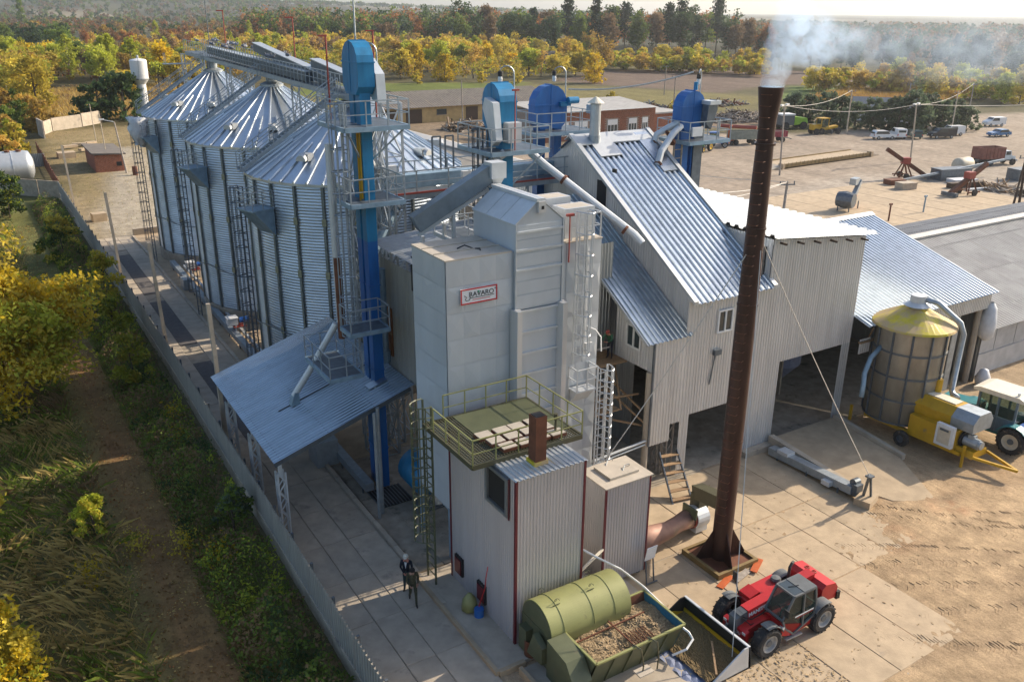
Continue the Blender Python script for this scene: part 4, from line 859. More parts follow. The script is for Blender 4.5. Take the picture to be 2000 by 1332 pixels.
# ================================================================ BOILER HOUSE
BX0, BX1, BY0, BY1, BZ = 14.42, 17.46, 22.86, 27.95, 7.28
t = thing('boiler_house', 'ribbed pale metal boiler house with dark red corner trims', 'boiler house', ((BX0+BX1)/2, (BY0+BY1)/2, .16))
for nm, o, U, V in (('front_wall', (BX0, BY0, .16), (BX1-BX0, 0, 0), (0, 0, BZ-.16)), ('side_wall', (BX0, BY1, .16), (0, BY0-BY1, 0), (0, 0, BZ-.16)), ('back_wall', (BX1, BY1, .16), (BX0-BX1, 0, 0), (0, 0, BZ-.16)), ('side_wall', (BX1, BY0, .16), (0, BY1-BY0, 0), (0, 0, BZ-.16))):
    b = MB(); b.sheet(o, U, V, .145, .022); b.build(nm, 'boiler_clad', t)
b = MB(); b.sheet((BX1+.08, BY0-.1, BZ+.03), (-(BX1-BX0)-.16, 0, 0), (0, BY1-BY0+.1, .05), .21, .035, flip=True); b.build('roof', 'galv_bright', t)
b = MB(); b.box(BX0, BX1, BY0, BY1, BZ-.02, BZ); b.build('ceiling', 'galv_dark', t)
for x, y in ((BX0, BY0), (BX1, BY0), (BX0, BY1)):
    b = MB(); b.box(x-.05, x+.05, y-.05, y+.05, .16, BZ); b.build('corner_trim', 'red_trim', t)
b = MB(); b.box(BX0-.07, BX0-.02, 23.35, 24.75, 5.75, 7.1); w_ = b.build('window', 'black', t)
b = MB(); [b.box(BX0-.16, BX0-.05, *q) for q in ((23.25, 23.4, 5.6, 7.2), (24.7, 24.85, 5.6, 7.2), (23.4, 24.7, 7.08, 7.2), (23.4, 24.7, 5.6, 5.72))]; b.build('frame', 'galv_dark', w_)
b = MB(); b.box(BX0-.1, BX0-.06, 23.2, 23.27, 5.5, 7.2); b.build('trim', 'red_trim', w_)
for y, z in ((27.2, .7), (25.3, .55)):
    b = MB(); b.box(BX0-.12, BX0+.0, y-.32, y+.32, z, z+.85); d_ = b.build('ash_door', 'black', t); b = MB(); b.box(BX0-.16, BX0-.12, y-.25, y+.25, z+.08, z+.77); b.build('door_leaf', 'red_trim', d_)
b = MB(); b.tube((15.0, 23.6, 5.9), (15.0, 23.6, 5.9), .1, n=4); 
# flue on the boiler roof
t2 = thing('boiler_flue', 'square dark brown flue stub standing on the boiler roof', 'flue', (15.8, 23.6, BZ))
b = MB(); b.box(15.56, 16.04, 23.36, 23.84, BZ+.05, BZ+2.0); b.build('duct', 'rust', t2)
b = MB(); b.box(15.5, 16.1, 23.3, 23.9, BZ+.05, BZ+.2); b.build('collar', 'yellow_top', t2)
b = MB(); b.box(15.6, 16.0, 23.4, 23.8, BZ+1.98, BZ+2.02); b.build('mouth', 'black', t2)
# platform with concrete weights
PX0, PX1, PY0, PY1, PZ = 13.45, 18.35, 24.3, 28.35, 7.42
t3 = thing('roof_platform', 'olive steel platform with railings on the boiler house roof', 'platform', (15.9, 26.3, PZ))
b = MB()
for a, c in (((PX0, PY0), (PX1, PY0)), ((PX1, PY0), (PX1, PY1)), ((PX1, PY1), (PX0, PY1)), ((PX0, PY1), (PX0, PY0))): b.bar((*a, PZ), (*c, PZ), .08, .2)
b.build('edge_beam', 'olive', t3)
b = MB(); k = 40
for i in range(k+1): x = PX0+(PX1-PX0)*i/k; b.bar((x, PY0, PZ+.06), (x, PY1, PZ+.06), .045, .02)
for i in range(34): y = PY0+(PY1-PY0)*i/33; b.bar((PX0, y, PZ+.04), (PX1, y, PZ+.04), .03, .03)
b.build('grating', 'olive', t3, kind='stuff')
b = MB(); b.box(PX0+1.3, PX1, PY0+.9, PY1, PZ+.065, PZ+.085); b.build('deck_plate', 'olive_dark', t3)
b = MB(); railing(b, [(13.45+.0, 27.45, PZ), (PX0, PY0, PZ), (PX1, PY0, PZ), (PX1, PY1, PZ), (14.35, PY1, PZ)], 1.1, .022, 1, 1.05); b.build('railing', 'olive_pale', t3)
cage_ladder(t3, (13.5, 28.1, .16), (13.5, 28.1, 8.5), (-1, 0, 0), m='olive_dark', cage_from=2.2, hoops=.42, w=.75, rungstep=.38)
b = MB(); b.tube((17.5, 24.9, PZ), (17.5, 24.9, PZ+.9), .05, n=8); b.tube((17.5, 24.9, PZ+.7), (17.5, 24.9, PZ+.95), .09, n=8); b.build('standpipe', 'olive', t3)
k = 0; wl = ['leftmost', 'second', 'third', 'rightmost']
for r in range(3):
    for c in range(4):
        x, y = 14.95+c*.74+.16*r+random.uniform(-.03, .03), 26.05-r*.62+random.uniform(-.03, .03)
        if x > 17.6: continue
        o = thing('explosion_hatch', f'{wl[c]} pale lid with dark edge, {["back", "middle", "front"][r]} row on the boiler roof platform', 'lid', (x, y, PZ+.085), group='pale weighted lids on the boiler roof platform')
        b = MB(); b.cbox((x, y, PZ+.15), (.66, .52, .12)); b.build('rim', 'rust', o); b = MB(); b.cbox((x, y, PZ+.225), (.62, .48, .03)); b.build('plate', 'dryer_roof', o)
# ash silo beside it
t4 = thing('ash_bunker', 'smaller ribbed metal box with hatch cover and red trims right of the boiler house', 'bunker', (20.6, 24.9, 0))
cx0, cx1, cy0, cy1, ch = 19.03, 21.33, 23.92, 25.55, 4.70
sh = (20.3, 24.0)
for nm, o, U, V in (('front_wall', (cx0+.35, cy0-.05, .25), (cx1-cx0, 0, 0), (0, 0, ch)), ('left_wall', (cx0+.35, cy1, .25), (0, cy0-cy1-.05, 0), (0, 0, ch)), ('right_wall', (cx1+.35, cy0-.05, .25), (0, cy1-cy0, 0), (0, 0, ch)), ('back_wall', (cx1+.35, cy1, .25), (cx0-cx1, 0, 0), (0, 0, ch))):
    b = MB(); b.sheet(o, U, V, .145, .02); b.build(nm, 'boiler_clad', t4)
b = MB(); b.box(cx0+.25, cx1+.45, cy0-.15, cy1+.1, ch+.25, ch+.3); b.build('roof', 'dryer_roof', t4)
b = MB(); b.cbox((20.6, 24.8, ch+.36), (1.5, 1.15, .1)); hc = b.build('hatch_cover', 'dryer_roof', t4)
b = MB(); [b.path([(20.35+dx, 24.5+dy, ch+.41), (20.6+dx, 24.7+dy, ch+.5), (20.85+dx, 24.7+dy, ch+.5), (20.85+dx, 24.7+dy, ch+.41)], .02, 4) for dx, dy in ((0, .7), (.35, 0))]; b.build('handle', 'steel_dark', hc)
for x, y in ((cx0+.35, cy0-.05), (cx1+.35, cy0-.05)): b = MB(); b.box(x-.04, x+.04, y-.04, y+.04, .25, ch+.25); b.build('corner_trim', 'red_trim', t4)
b = MB(); [b.box(x-.08, x+.08, y-.08, y+.08, 0, .3) for x in (cx0+.5, cx1+.2) for y in (cy0+.2, cy1-.2)]; b.build('feet', 'steel_dark', t4)
tag((lambda b: (b.lathe([(.55, 0), (.6, .15), (.55, .3), (.62, .5), (.55, .7), (.3, .78), (0, .8)], 14, (18.4, 24.4, .16)), b.build('insulated_pipe_cap', 'foil', smooth=True, off=(19.35, 24.6, .16)))[1])(MB()), 'crinkled silver foil pipe end between the boiler house and the bunker', 'pipe')
tag((lambda b: (b.bar((17.5, 23.2, 1.9), (19.42, 23.9, 2.1), .09), b.build('brace_bar', 'cream_roof', off=(18.75, 23.2, 1.9)))[1])(MB()), 'pale timber brace between the boiler house and the bunker', 'brace')
# ================================================================ CANOPY
t = thing('canopy', 'blue grey ribbed lean-to roof on posts over the loading road', 'canopy', (12, 39, 0))
cz = lambda x: 4.05+(x-8.9)*.325
def cpl(x, y): return (x, y, cz(x))
b = MB(); b.sheet(cpl(8.95, 34.45), (0, 11.4, 0), (7.0, 0, 7.0*.325), .25, .055, flip=False); b.v = [(x, y, z) for x, y, z in b.v]; o = b.build('roof_sheet', 'galv_canopy', t)
b = MB(); b.bar(cpl(10.5, 38.55), cpl(15.4, 38.5), .05, .09); b.build('lap_joint', 'steel_dark', t)
b = MB(); b.cbox((14.75, 36.3, cz(14.75)+.06), (1.0, .6, .05), Matrix.Rotation(-.314, 3, 'Y')); b.build('flashing', 'galv_roof', t)
b = MB()
for y in (34.6, 37.3, 40.1, 43, 45.6): b.bar((9.0, y, cz(9.0)-.18), (15.8, y, cz(15.8)-.18), .1, .22)
for x in (9.3, 11.6, 13.9): b.bar((x, 34.5, cz(x)-.1), (x, 45.8, cz(x)-.1), .07, .1)
b.build('rafters', 'steel_dark', t)
def lattice_post(parent, x, y, h, w=.36, nm='lattice_post', m='white_metal'):
    b = MB(); [b.bar((x+dx, y+dy, 0), (x+dx, y+dy, h*.86), .07) for dx in (-w/2, w/2) for dy in (-w/2, w/2)]; k = int(h/.55)
    for i in range(k):
        z, z2 = h*.86*i/k, h*.86*(i+1)/k; s_ = 1 if i % 2 else -1
        b.bar((x-s_*w/2, y-w/2, z), (x+s_*w/2, y-w/2, z2), .045); b.bar((x-s_*w/2, y+w/2, z), (x+s_*w/2, y+w/2, z2), .045); b.bar((x-w/2, y-s_*w/2, z), (x-w/2, y+s_*w/2, z2), .045)
    b.bar((x, y, h*.8), (x, y, h), .16); return b.build(nm, m, parent)
for y in (34.85, 39.2, 43.5): lattice_post(t, 9.3, y, cz(9.3)-.25)
for x, y in ((13.6, 33.9), (13.9, 34.2), (14.6, 36.0)): b = MB(); b.tube((x, y, .05), (x, y, cz(x)+.05), .09, n=8); b.build('post', 'steel', t)
tag((lambda b: (b.path([(11.3, 38.4, 5.3), (12.1, 38.1, 6.6), (13.4, 37.6, 8.9)], .16, 10), b.build('discharge_pipe', 'white_metal', off=(11.3, 38.4, 5.3)))[1])(MB()), 'rust streaked pale pipe slanting down onto the lean-to roof', 'grain pipe')
tag((lambda b: (b.prism([(11.05, 38.2, 4.85), (11.5, 38.2, 4.85), (11.5, 38.2, 5.5), (11.3, 38.2, 5.5)], (0, .42, 0)), b.build('pipe_shoe', 'steel_blue', off=(11.3, 38.4, 4.85)))[1])(MB()), 'small blue funnel at the foot of the slanting pipe on the lean-to roof', 'funnel')
# dim machinery standing under the canopy
tag((lambda b: (b.lathe([(0, -1.3), (.7, -1.1), (.95, -.7), (.95, .9), (.7, 1.2), (0, 1.3)], 18, (16.3, 34.6, 1.45), axis='y'), b.build('pressure_tank', 'blue_teal', smooth=True, off=(16.3, 34.6, 0)))[1])(MB()), 'blue rounded tank lying in the shade behind the dryer legs', 'tank')
tag((lambda b: (b.box(12.7, 13.9, 40.0, 41.4, .05, 1.5), b.build('machine_cabinet', 'steel', off=(13.3, 40.7, 0)))[1])(MB()), 'grey metal cabinet in the shade under the lean-to roof', 'cabinet')
b = MB(); b.box(14.0, 15.7, 34.6, 36.4, .04, .055); b.build('pit', 'black', None, kind='structure', label='dark grated pit under the canopy'); b = MB(); [b.bar((14.0+i*.17, 34.6, .08), (14.0+i*.17, 36.4, .08), .04) for i in range(11)]; b.build('pit_grate', 'steel_dark', bpy.data.objects['pit'])
for i in range(3):
    b = MB(); b.box(15.35+i*.05, 17.2+i*.04, 33.0+i*.1, 34.0+i*.08, .05+i*.07, .1+i*.07); o = tag(b.build('metal_sheet', 'galv_dark', off=(16, 33.5, .05)), ['lowest of the stacked dark metal sheets lying by the dryer leg', 'middle one of the stacked dark metal sheets lying by the dryer leg', 'topmost of the stacked dark metal sheets lying by the dryer leg'][i], 'metal sheet', 'stacked dark metal sheets')
# shed wall behind the dryer
t = thing('dryer_shed', 'narrow ribbed metal shed with a brown door behind the dryer', 'shed', (17, 36, 0))
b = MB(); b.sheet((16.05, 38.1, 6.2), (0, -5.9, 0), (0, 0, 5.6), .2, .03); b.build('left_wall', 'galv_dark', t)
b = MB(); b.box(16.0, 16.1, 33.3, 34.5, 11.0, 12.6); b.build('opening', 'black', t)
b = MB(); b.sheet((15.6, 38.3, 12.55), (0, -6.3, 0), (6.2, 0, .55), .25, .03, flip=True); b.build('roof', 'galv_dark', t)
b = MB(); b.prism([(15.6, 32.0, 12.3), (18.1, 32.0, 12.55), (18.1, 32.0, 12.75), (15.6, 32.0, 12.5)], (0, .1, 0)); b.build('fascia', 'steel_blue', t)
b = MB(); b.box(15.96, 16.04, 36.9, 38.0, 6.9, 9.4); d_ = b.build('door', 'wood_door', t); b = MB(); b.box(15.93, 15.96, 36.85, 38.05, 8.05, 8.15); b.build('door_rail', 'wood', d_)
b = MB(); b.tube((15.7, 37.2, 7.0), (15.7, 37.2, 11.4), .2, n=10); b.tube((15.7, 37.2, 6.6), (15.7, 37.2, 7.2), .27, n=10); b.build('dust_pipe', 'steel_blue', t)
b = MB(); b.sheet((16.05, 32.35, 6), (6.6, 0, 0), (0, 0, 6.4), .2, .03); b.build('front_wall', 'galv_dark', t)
# ================================================================ MAIN METAL BUILDING
t = thing('metal_building', 'large corrugated metal grain building with stepped steep roofs', 'building', (34, 36, 0))
yW = 29.5
def wall(nm, x0, x1, z0, z1, z1b=None, y=yW, m='galv_wall', pitch=.19):
    b = MB(); z1b = z1 if z1b is None else z1b
    b.sheet((x0, y, z0), (x1-x0, 0, 0), (0, 0, 1), pitch, .03)
    n_ = len(b.v)//2
    b.v = b.v[:n_]+[(vx, vy, z1+(z1b-z1)*(vx-x0)/(x1-x0)) for vx, vy, vz in b.v[n_:]]; return b.build(nm, m, t)
wall('front_wall', 26.5, 27.85, 2.38, 8.1); wall('front_wall', 27.85, 28.5, 3.3, 8.1); wall('front_wall', 28.5, 29.12, .12, 9.75); wall('front_wall', 29.12, 33.25, 3.55, 9.75)
wall('front_wall', 33.25, 34.05, .15, 9.8); wall('front_wall', 34.05, 35.6, .15, 12.2, 12.0); wall('front_wall', 35.6, 41.45, 5.12, 12.0, 11.45); wall('front_wall', 40.72, 41.45, .1, 5.12, m='galv_bright')
def wallx(nm, x, y0, y1, z0, z1, z1b=None, m='galv_dark', pitch=.2, flip=True):
    b = MB(); z1b = z1 if z1b is None else z1b; b.sheet((x, y0, z0), (0, y1-y0, 0), (0, 0, 1), pitch, .03, flip=flip); n_ = len(b.v)//2
    b.v = b.v[:n_]+[(vx, vy, z1+(z1b-z1)*(vy-y0)/(y1-y0)) for vx, vy, vz in b.v[n_:]]; return b.build(nm, m, t)
wallx('side_wall', 26.5, 29.55, 32.55, 6.4, 8.15, 9.95, m='galv_wall'); wallx('gable_wall', 28.9, 29.55, 40.0, 7.8, 9.75, 16.35, m='galv_wall'); wallx('gable_wall', 28.9, 40.0, 46.0, 9.0, 16.35, 12.6, m='galv_wall')
wallx('tower_wall', 34.05, 29.55, 46.0, 9.0, 12.15, 12.1, m='galv_wall'); wallx('tower_wall', 41.45, 29.55, 46, 5.2, 11.4, 11.5, flip=False, m='galv_wall')
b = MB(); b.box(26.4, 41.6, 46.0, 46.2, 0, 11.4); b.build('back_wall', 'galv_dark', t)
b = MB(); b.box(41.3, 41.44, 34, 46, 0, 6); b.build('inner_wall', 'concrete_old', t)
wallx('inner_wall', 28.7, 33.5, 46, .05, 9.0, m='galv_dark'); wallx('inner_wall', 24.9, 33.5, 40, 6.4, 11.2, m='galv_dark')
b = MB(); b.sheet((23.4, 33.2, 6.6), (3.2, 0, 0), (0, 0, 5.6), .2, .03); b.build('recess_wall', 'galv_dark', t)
b = MB(); b.box(28.7, 41.4, 29.8, 46, 5.3, 5.4); b.build('floor_slab', 'concrete_old', t)
# steep roofs
b = MB(); b.sheet((28.62, 29.15, 9.66), (5.55, 0, 0), (0, 10.85, 10.85*.6205), .36, .09); b.build('steep_roof', 'galv_steep', t)
b = MB(); b.sheet((34.2, 41.2, 15.6), (-5.6, 0, 0), (0, -1.2, .78), .36, .05); b.build('back_roof', 'galv_steep', t)
b = MB(); b.prism([(28.55, 39.75, 16.34), (28.55, 40.0, 16.5), (28.55, 40.5, 16.2), (28.55, 40.5, 16.24), (28.55, 40.0, 16.55), (28.55, 39.2, 16.08), (28.55, 39.2, 16.02)], (5.7, 0, 0)); b.build('ridge_cap', 'galv_bright', t)
b = MB()
for x in (28.6, 34.1): b.prism([(x-.11, 29.1, 9.68), (x+.16, 29.1, 9.68), (x+.16, 29.1, 9.86), (x-.11, 29.1, 9.86)], (0, 10.9, 10.9*.6205))
b.build('verge_flashing', 'galv_bright', t)
b = MB(); b.prism([(29.5, 38.3, 15.48), (31.0, 38.3, 15.48), (31.0, 38.3, 15.52), (29.5, 38.3, 15.52)], (0, 1.6, 1.6*.6205)); b.build('roof_patch', 'galv_bright', t)
b = MB(); b.prism([(32.9, 36.9, 14.6), (33.9, 36.9, 14.6), (33.9, 36.9, 14.64), (32.9, 36.9, 14.64)], (0, 2.9, 2.9*.6205)); b.build('roof_patch', 'galv_steep', t)
b = MB(); b.sheet((25.92, 29.35, 8.0), (2.95, 0, 0), (0, 9.2, 9.2*.6), .30, .07); b.build('lower_roof', 'galv_roof', t)
b = MB(); b.bar((25.9, 29.35, 8.0), (25.9, 38.5, 8.0+9.15*.6), .05, .14); b.build('verge_flashing', 'galv_bright', t)
# white monopitch roof
b = MB(); b.sheet((42.15, 29.2, 11.52), (0, 15.6, .1), (-8.2, 0, .76), .62, .13, flip=False); b.build('white_roof', 'galv_bright', t)
for x in np.arange(34.4, 42, 1.3): b = MB(); b.bar((x, 29.4, 11.98-(x-34.3)*.092), (x, 28.95, 11.98-(x-34.3)*.092), .08, .1); b.build('rafter_end', 'wood_dark', t)
b = MB(); b.box(33.95, 34.02, 29.9, 31.1, 9.9, 11.7); wn = b.build('side_opening', 'black', t); b = MB(); [b.bar((33.93, y, 9.9), (33.93, y, 11.7), .07) for y in (29.95, 30.5, 31.1)]; b.bar((33.93, 29.9, 10.8), (33.93, 31.1, 10.8), .07); b.build('frame', 'wood_grey', wn)
# dark verge trim and windows
def window(x0, x1, z0, z1, y=yW-.03, axis='y', x=None):
    b = MB()
    if axis == 'y': b.box(x0+.06, x1-.06, y-.03, y+.0, z0+.06, z1-.06)
    else: b.box(x-.03, x, x0+.06, x1-.06, z0+.06, z1-.06)
    gl = b.build('window', 'glass', t); b = MB(); f_ = .09; xm_ = (x0+x1)/2
    for q in ((x0, x1, z0, z0+f_), (x0, x1, z1-f_, z1), (x0, x0+f_, z0+f_, z1-f_), (x1-f_, x1, z0+f_, z1-f_), (xm_-f_/2, xm_+f_/2, z0+f_, z1-f_)):
        if axis == 'y': b.box(q[0], q[1], y-.09, y-.02, q[2], q[3])
        else: b.box(x-.09, x-.02, q[0], q[1], q[2], q[3])
    b.build('frame', 'plastic_white', gl)
window(30.5, 31.55, 7.75, 8.98); window(30.45, 31.6, 7.25, 8.45, axis='x', x=26.46)
b = MB(); b.box(26.44, 26.52, 29.46, 29.56, 2.38, 8.1); b.build('corner_trim', 'steel_dark', t)
b = MB(); b.bar((30.3, 29.42, 5.0), (30.55, 29.42, 6.6), .05); b.cbox((30.6, 29.35, 6.75), (.45, .18, .3)); b.build('floodlight', 'steel_dark', t)
b = MB(); b.box(28.84, 28.88, 36.9, 37.7, 12.6, 14.4); b.build('gable_door', 'black', t)
b = MB(); b.cbox((28.82, 36.2, 15.1), (.1, .3, .2)); b.build('wall_lamp', 'black', t)
# posts, scaffold and plank floor under the overhang
b = MB(); b.tube((26.45, 29.7, 0), (26.45, 29.7, 6.4), .17, n=10); b.build('post', 'concrete_grey', t)
for (x, y) in ((24.6, 33.0), (28.2, 30.0), (28.3, 30.8)): lattice_post(t, x, y, 6.4, .4, 'lattice_post', 'wood_grey')
b = MB(); [b.bar(p, q, .09) for p, q in (((24.4, 32.8, 6.2), (26.4, 29.7, 3.6)), ((26.4, 32.5, 6.3), (25.0, 30.0, 4.6)), ((23.2, 31.2, 4.4), (26.4, 30.0, 3.4)), ((25.0, 32.4, 6.3), (26.3, 30.0, 4.3)), ((23.4, 30.6, 5.2), (26.4, 30.4, 5.0)), ((23.2, 32.6, 4.5), (26.4, 32.6, 4.5)))]; b.build('timber_braces', 'wood', t)
for i in range(8): b = MB(); b.box(23.0, 25.2, 30.3+i*.22, 30.5+i*.22, 4.42, 4.47); b.build('plank', 'wood', t)
for i in range(6): b = MB(); b.box(23.1, 26.4, 31.4+i*.3, 31.67+i*.3, 6.38, 6.44); b.build('plank', 'wood', t)
b = MB(); [b.bar((23.3, 31.35, 6.4), (23.3, 31.35, 7.5), .05), b.bar((23.3, 31.35, 7.45), (25.2, 31.35, 7.45), .05)]; b.build('guard_rail', 'wood_grey', t)
b = MB(); b.tube((22.9, 29.4, 2.6), (26.4, 29.6, 2.7), .07, n=8); b.tube((22.9, 29.4, 2.4), (26.4, 29.6, 2.5), .05, n=8); b.build('service_pipe', 'galv_bright', t)
b = MB(); b.box(33.2, 35.6, 29.0, 29.45, 0, .35); b.build('footing', 'concrete_grey', t)
tc_ = thing('roof_chimney', 'short round metal vent pipe with conical cap on the steep roof ridge', 'vent pipe', (29.9, 39.4, 16))
b = MB(); b.tube((29.9, 39.5, 15.7), (29.9, 39.5, 18.2), .3, n=16); b.build('pipe', 'galv_bright', tc_); b = MB(); b.lathe([(.48, 0), (.05, .32), (0, .33)], 16, (29.9, 39.5, 18.25)); b.build('cap', 'cream_roof', tc_); b = MB(); b.tube((29.9, 39.5, 15.6), (29.9, 39.5, 16.5), .33, n=16); b.build('collar', 'steel', tc_)
# steps leaning at the corner
t5 = thing('step_ladder', 'rusty leaning iron steps beside the building corner', 'steps', (27.4, 28.3, 0))
b = MB(); b.bar((26.6, 27.5, 0), (27.2, 29.4, 1.9), .06, .14); b.bar((27.7, 27.3, 0), (28.2, 29.2, 1.9), .06, .14); b.build('stringers', 'steel_dark', t5)
for i in range(6): u = i/6+.08; b = MB(); b.bar((26.6+.6*u, 27.5+1.9*u, 1.9*u), (27.7+.5*u, 27.3+1.9*u, 1.9*u), .26, .04); b.build('tread', 'wood', t5)
# dim objects inside the building
tag((lambda b: (b.lathe([(1.4, 3.1), (1.4, 1.6), (.35, .4)], 20, (42.7, 35.5, 0)), b.build('receiving_hopper', 'tarp_blue', off=(42.7, 35.5, 0)))[1])(MB()), 'pale blue round hopper standing in the dark of the shed', 'hopper')
# ================================================================ OPEN SHED AND LONG BARN
t = thing('open_shed', 'open fronted shed with blue grey ribbed roof between the building and barn', 'shed', (48, 37, 0))
b = MB(); b.sheet((41.5, 28.4, 6.35), (12.85, 0, 0), (0, 10.2, 3.15), .34, .075); b.build('roof_front', 'galv_roof', t)
b = MB(); b.sheet((54.35, 49, 6.35), (-12.85, 0, 0), (0, -10.4, 3.15), .235, .045); b.build('roof_back', 'galv_roof', t)
b = MB(); b.prism([(41.5, 38.25, 9.44), (41.5, 38.6, 9.6), (41.5, 39.2, 9.42), (41.5, 39.2, 9.46), (41.5, 38.6, 9.65), (41.5, 38.25, 9.49)], (12.9, 0, 0)); b.build('ridge_cap', 'galv_bright', t)
b = MB(); b.sheet((46.2, 28.75, 5.25), (8.0, 0, 0), (0, 0, 1.05), .19, .03); b.build('fascia', 'galv_wall', t)
b = MB(); b.sheet((41.5, 28.9, 4.55), (1.0, 0, 0), (0, 0, .9), .19, .03); b.build('fascia', 'galv_wall', t); b = MB(); b.box(41.5, 46.0, 28.8, 29.0, 5.2, 5.32); [b.bar((x, 28.5, 6.2), (x+.5, 29.1, 5.2), .06) for x in (42, 43.6, 45.2)]; b.build('eave_beam', 'wood', t)
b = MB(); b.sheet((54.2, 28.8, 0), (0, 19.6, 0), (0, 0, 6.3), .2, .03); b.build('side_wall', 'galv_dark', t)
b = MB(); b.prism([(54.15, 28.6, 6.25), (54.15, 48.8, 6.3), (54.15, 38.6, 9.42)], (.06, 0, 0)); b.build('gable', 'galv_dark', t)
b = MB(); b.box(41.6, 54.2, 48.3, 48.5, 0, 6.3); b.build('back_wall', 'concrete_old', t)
for x in (53.7, 47.5): b = MB(); b.tube((x, 29.1, 0), (x, 29.1, 5.4), .2, n=10); b.build('post', 'concrete_grey', t)
b = MB(); b.box(50.6, 51.5, 28.95, 29.1, 0, 5.25); b.build('front_pier', 'steel', t)
tag((lambda b: (b.lathe([(.15, 0), (.5, .3), (.55, 1.2), (.4, 2.2), (.15, 2.6)], 9, (54.3, 28.7, 3.0)), b.build('plastic_sheet', 'tarp_white', smooth=True, off=(54.3, 28.7, 3)))[1])(MB()), 'torn white plastic sheet hanging from the shed corner', 'plastic sheet')
tag((lambda b: (b.lathe([(.4, 0), (.5, .5), (.25, 1.1), (0, 1.2)], 9, (54.2, 28.2, 0)), b.build('white_sack', 'tarp_white', smooth=True, off=(54.2, 28.2, 0)))[1])(MB()), 'full white sack standing at the foot of the shed corner post', 'sack')
t = thing('long_barn', 'long low barn with grey fibre cement roof and pale ridge at the right edge', 'barn', (80, 40, 0))
b = MB(); b.box(54.6, 112, 29.35, 29.7, 0, 1.5); b.build('plinth_wall', 'barn_wall', t)
for i in range(24): b = MB(); b.box(54.7+i*2.4, 54.7+i*2.4+2.34, 29.42+random.uniform(-.02, .02), 29.7, 1.52, 3.5); b.build('wall_panel', 'barn_wall', t)
b = MB(); b.box(54.6, 112, 49.8, 50.2, 0, 3.4); b.box(54.6, 54.8, 29.6, 50, 0, 3.4); b.build('wall', 'concrete_old', t)
rs = None
def barn_roof(t, x0, nx, lx, y0, ly, ny, z0, slope, m, sgn=1):
    global rs
    b = MB(); b.sheet((0, 0, 0), (lx-.02, 0, 0), (0, ly+.12, (ly+.12)*slope), lx/9, .035, 'sine', flip=False)
    me0 = None
    for k in range(ny):
        for i in range(nx):
            if me0 is None: o = b.build('roof_sheet', m, None); me0 = o.data
            else: o = bpy.data.objects.new('roof_sheet', me0); COL.objects.link(o)
            o.parent = t
            if sgn > 0: o.location = Vector((x0+i*lx, y0+k*ly, z0+k*ly*slope+.03*(k % 2)+random.uniform(0, .012)))-OFF[t.name]
            else: o.location = Vector((x0+(i+1)*lx, y0-k*ly, z0+k*ly*slope+.03*(k % 2)))-OFF[t.name]; o.rotation_euler = (0, 0, PI)
barn_roof(t, 54.9, 19, 3.0, 28.75, 1.9, 6, 3.5, .262, 'asbestos'); barn_roof(t, 54.9, 19, 3.0, 50.9, 1.9, 6, 3.5, .262, 'asbestos', -1)
b = MB(); b.prism([(54.9, 39.45, 6.42), (54.9, 40.0, 6.6), (54.9, 40.5, 6.42), (54.9, 40.5, 6.5), (54.9, 40.0, 6.68), (54.9, 39.45, 6.5)], (57, 0, 0)); b.build('ridge_cap', 'ridge_pale', t)
# ================================================================ CHIMNEY
CX, CY = 25.3, 22.9
t = thing('smokestack', 'tall rusty brown smokestack with flared top and climbing rungs', 'chimney', (CX, CY, .12))
b = MB(); b.lathe([(.43, .2), (.42, 6), (.40, 12), (.35, 17.2), (.315, 18.9), (.33, 19.3), (.47, 20.45), (.43, 20.45), (.30, 19.2), (.30, 17)], 28, (CX, CY, 0)); o = b.build('shaft', 'chimney_brown', t); autosmooth(o, 30)
for z in (6.05, 12.1, 15.2, 18.4): b = MB(); r = .43 if z < 7 else (.41 if z < 13 else .385); b.lathe([(r-.05, z-.04), (r+.012, z-.04), (r+.012, z+.04), (r-.05, z+.04)], 28, (CX, CY, 0)); b.build('weld_band', 'chimney_brown', t)
a0 = math.radians(205); R = rotz(a0); b = MB(); b.path([(.36, -.19, 0), (.54, -.17, .0), (.54, .17, .0), (.36, .19, 0)], .012, 5); rg = b.build('rung', 'rust', None); rg.parent = t; rg.rotation_euler = (0, 0, a0); rg.location = (0, 0, 2.2-.12)
for i in range(1, 46): inst(rg, t, (0, 0, 2.2-.12+i*.40), a0)
for k in range(4):
    a = PI/4+k*PI/2+.45; d = Vector((math.cos(a), math.sin(a), 0)); s_ = Vector((-d.y, d.x, 0))*.02; c = Vector((CX, CY, 0))
    b = MB(); b.prism([c+d*.40+Vector((0, 0, .2))-s_, c+d*1.15+Vector((0, 0, .2))-s_, c+d*1.15+Vector((0, 0, .38))-s_, c+d*.40+Vector((0, 0, 1.7))-s_], s_*2); b.build('gusset', 'chimney_brown', t)
b = MB(); b.box(CX-1.1, CX+1.1, CY-1.0, CY+1.1, .1, .2); b.build('base_plate', 'rust', t)
b = MB(); 
for q in ((CX-1.2, CX-1.05, CY-1.15, CY+1.2), (CX+1.05, CX+1.2, CY-1.15, CY+1.2), (CX-1.05, CX+1.05, CY-1.15, CY-1.0), (CX-1.05, CX+1.05, CY+1.05, CY+1.2)): b.box(*q, .0, .3)
b.build('base_frame', 'frame_ochre', t)
b = MB(); b.box(CX-1.05, CX+1.05, CY-1.0, CY+1.05, 0, .1); b.build('base_slab', 'concrete', t)
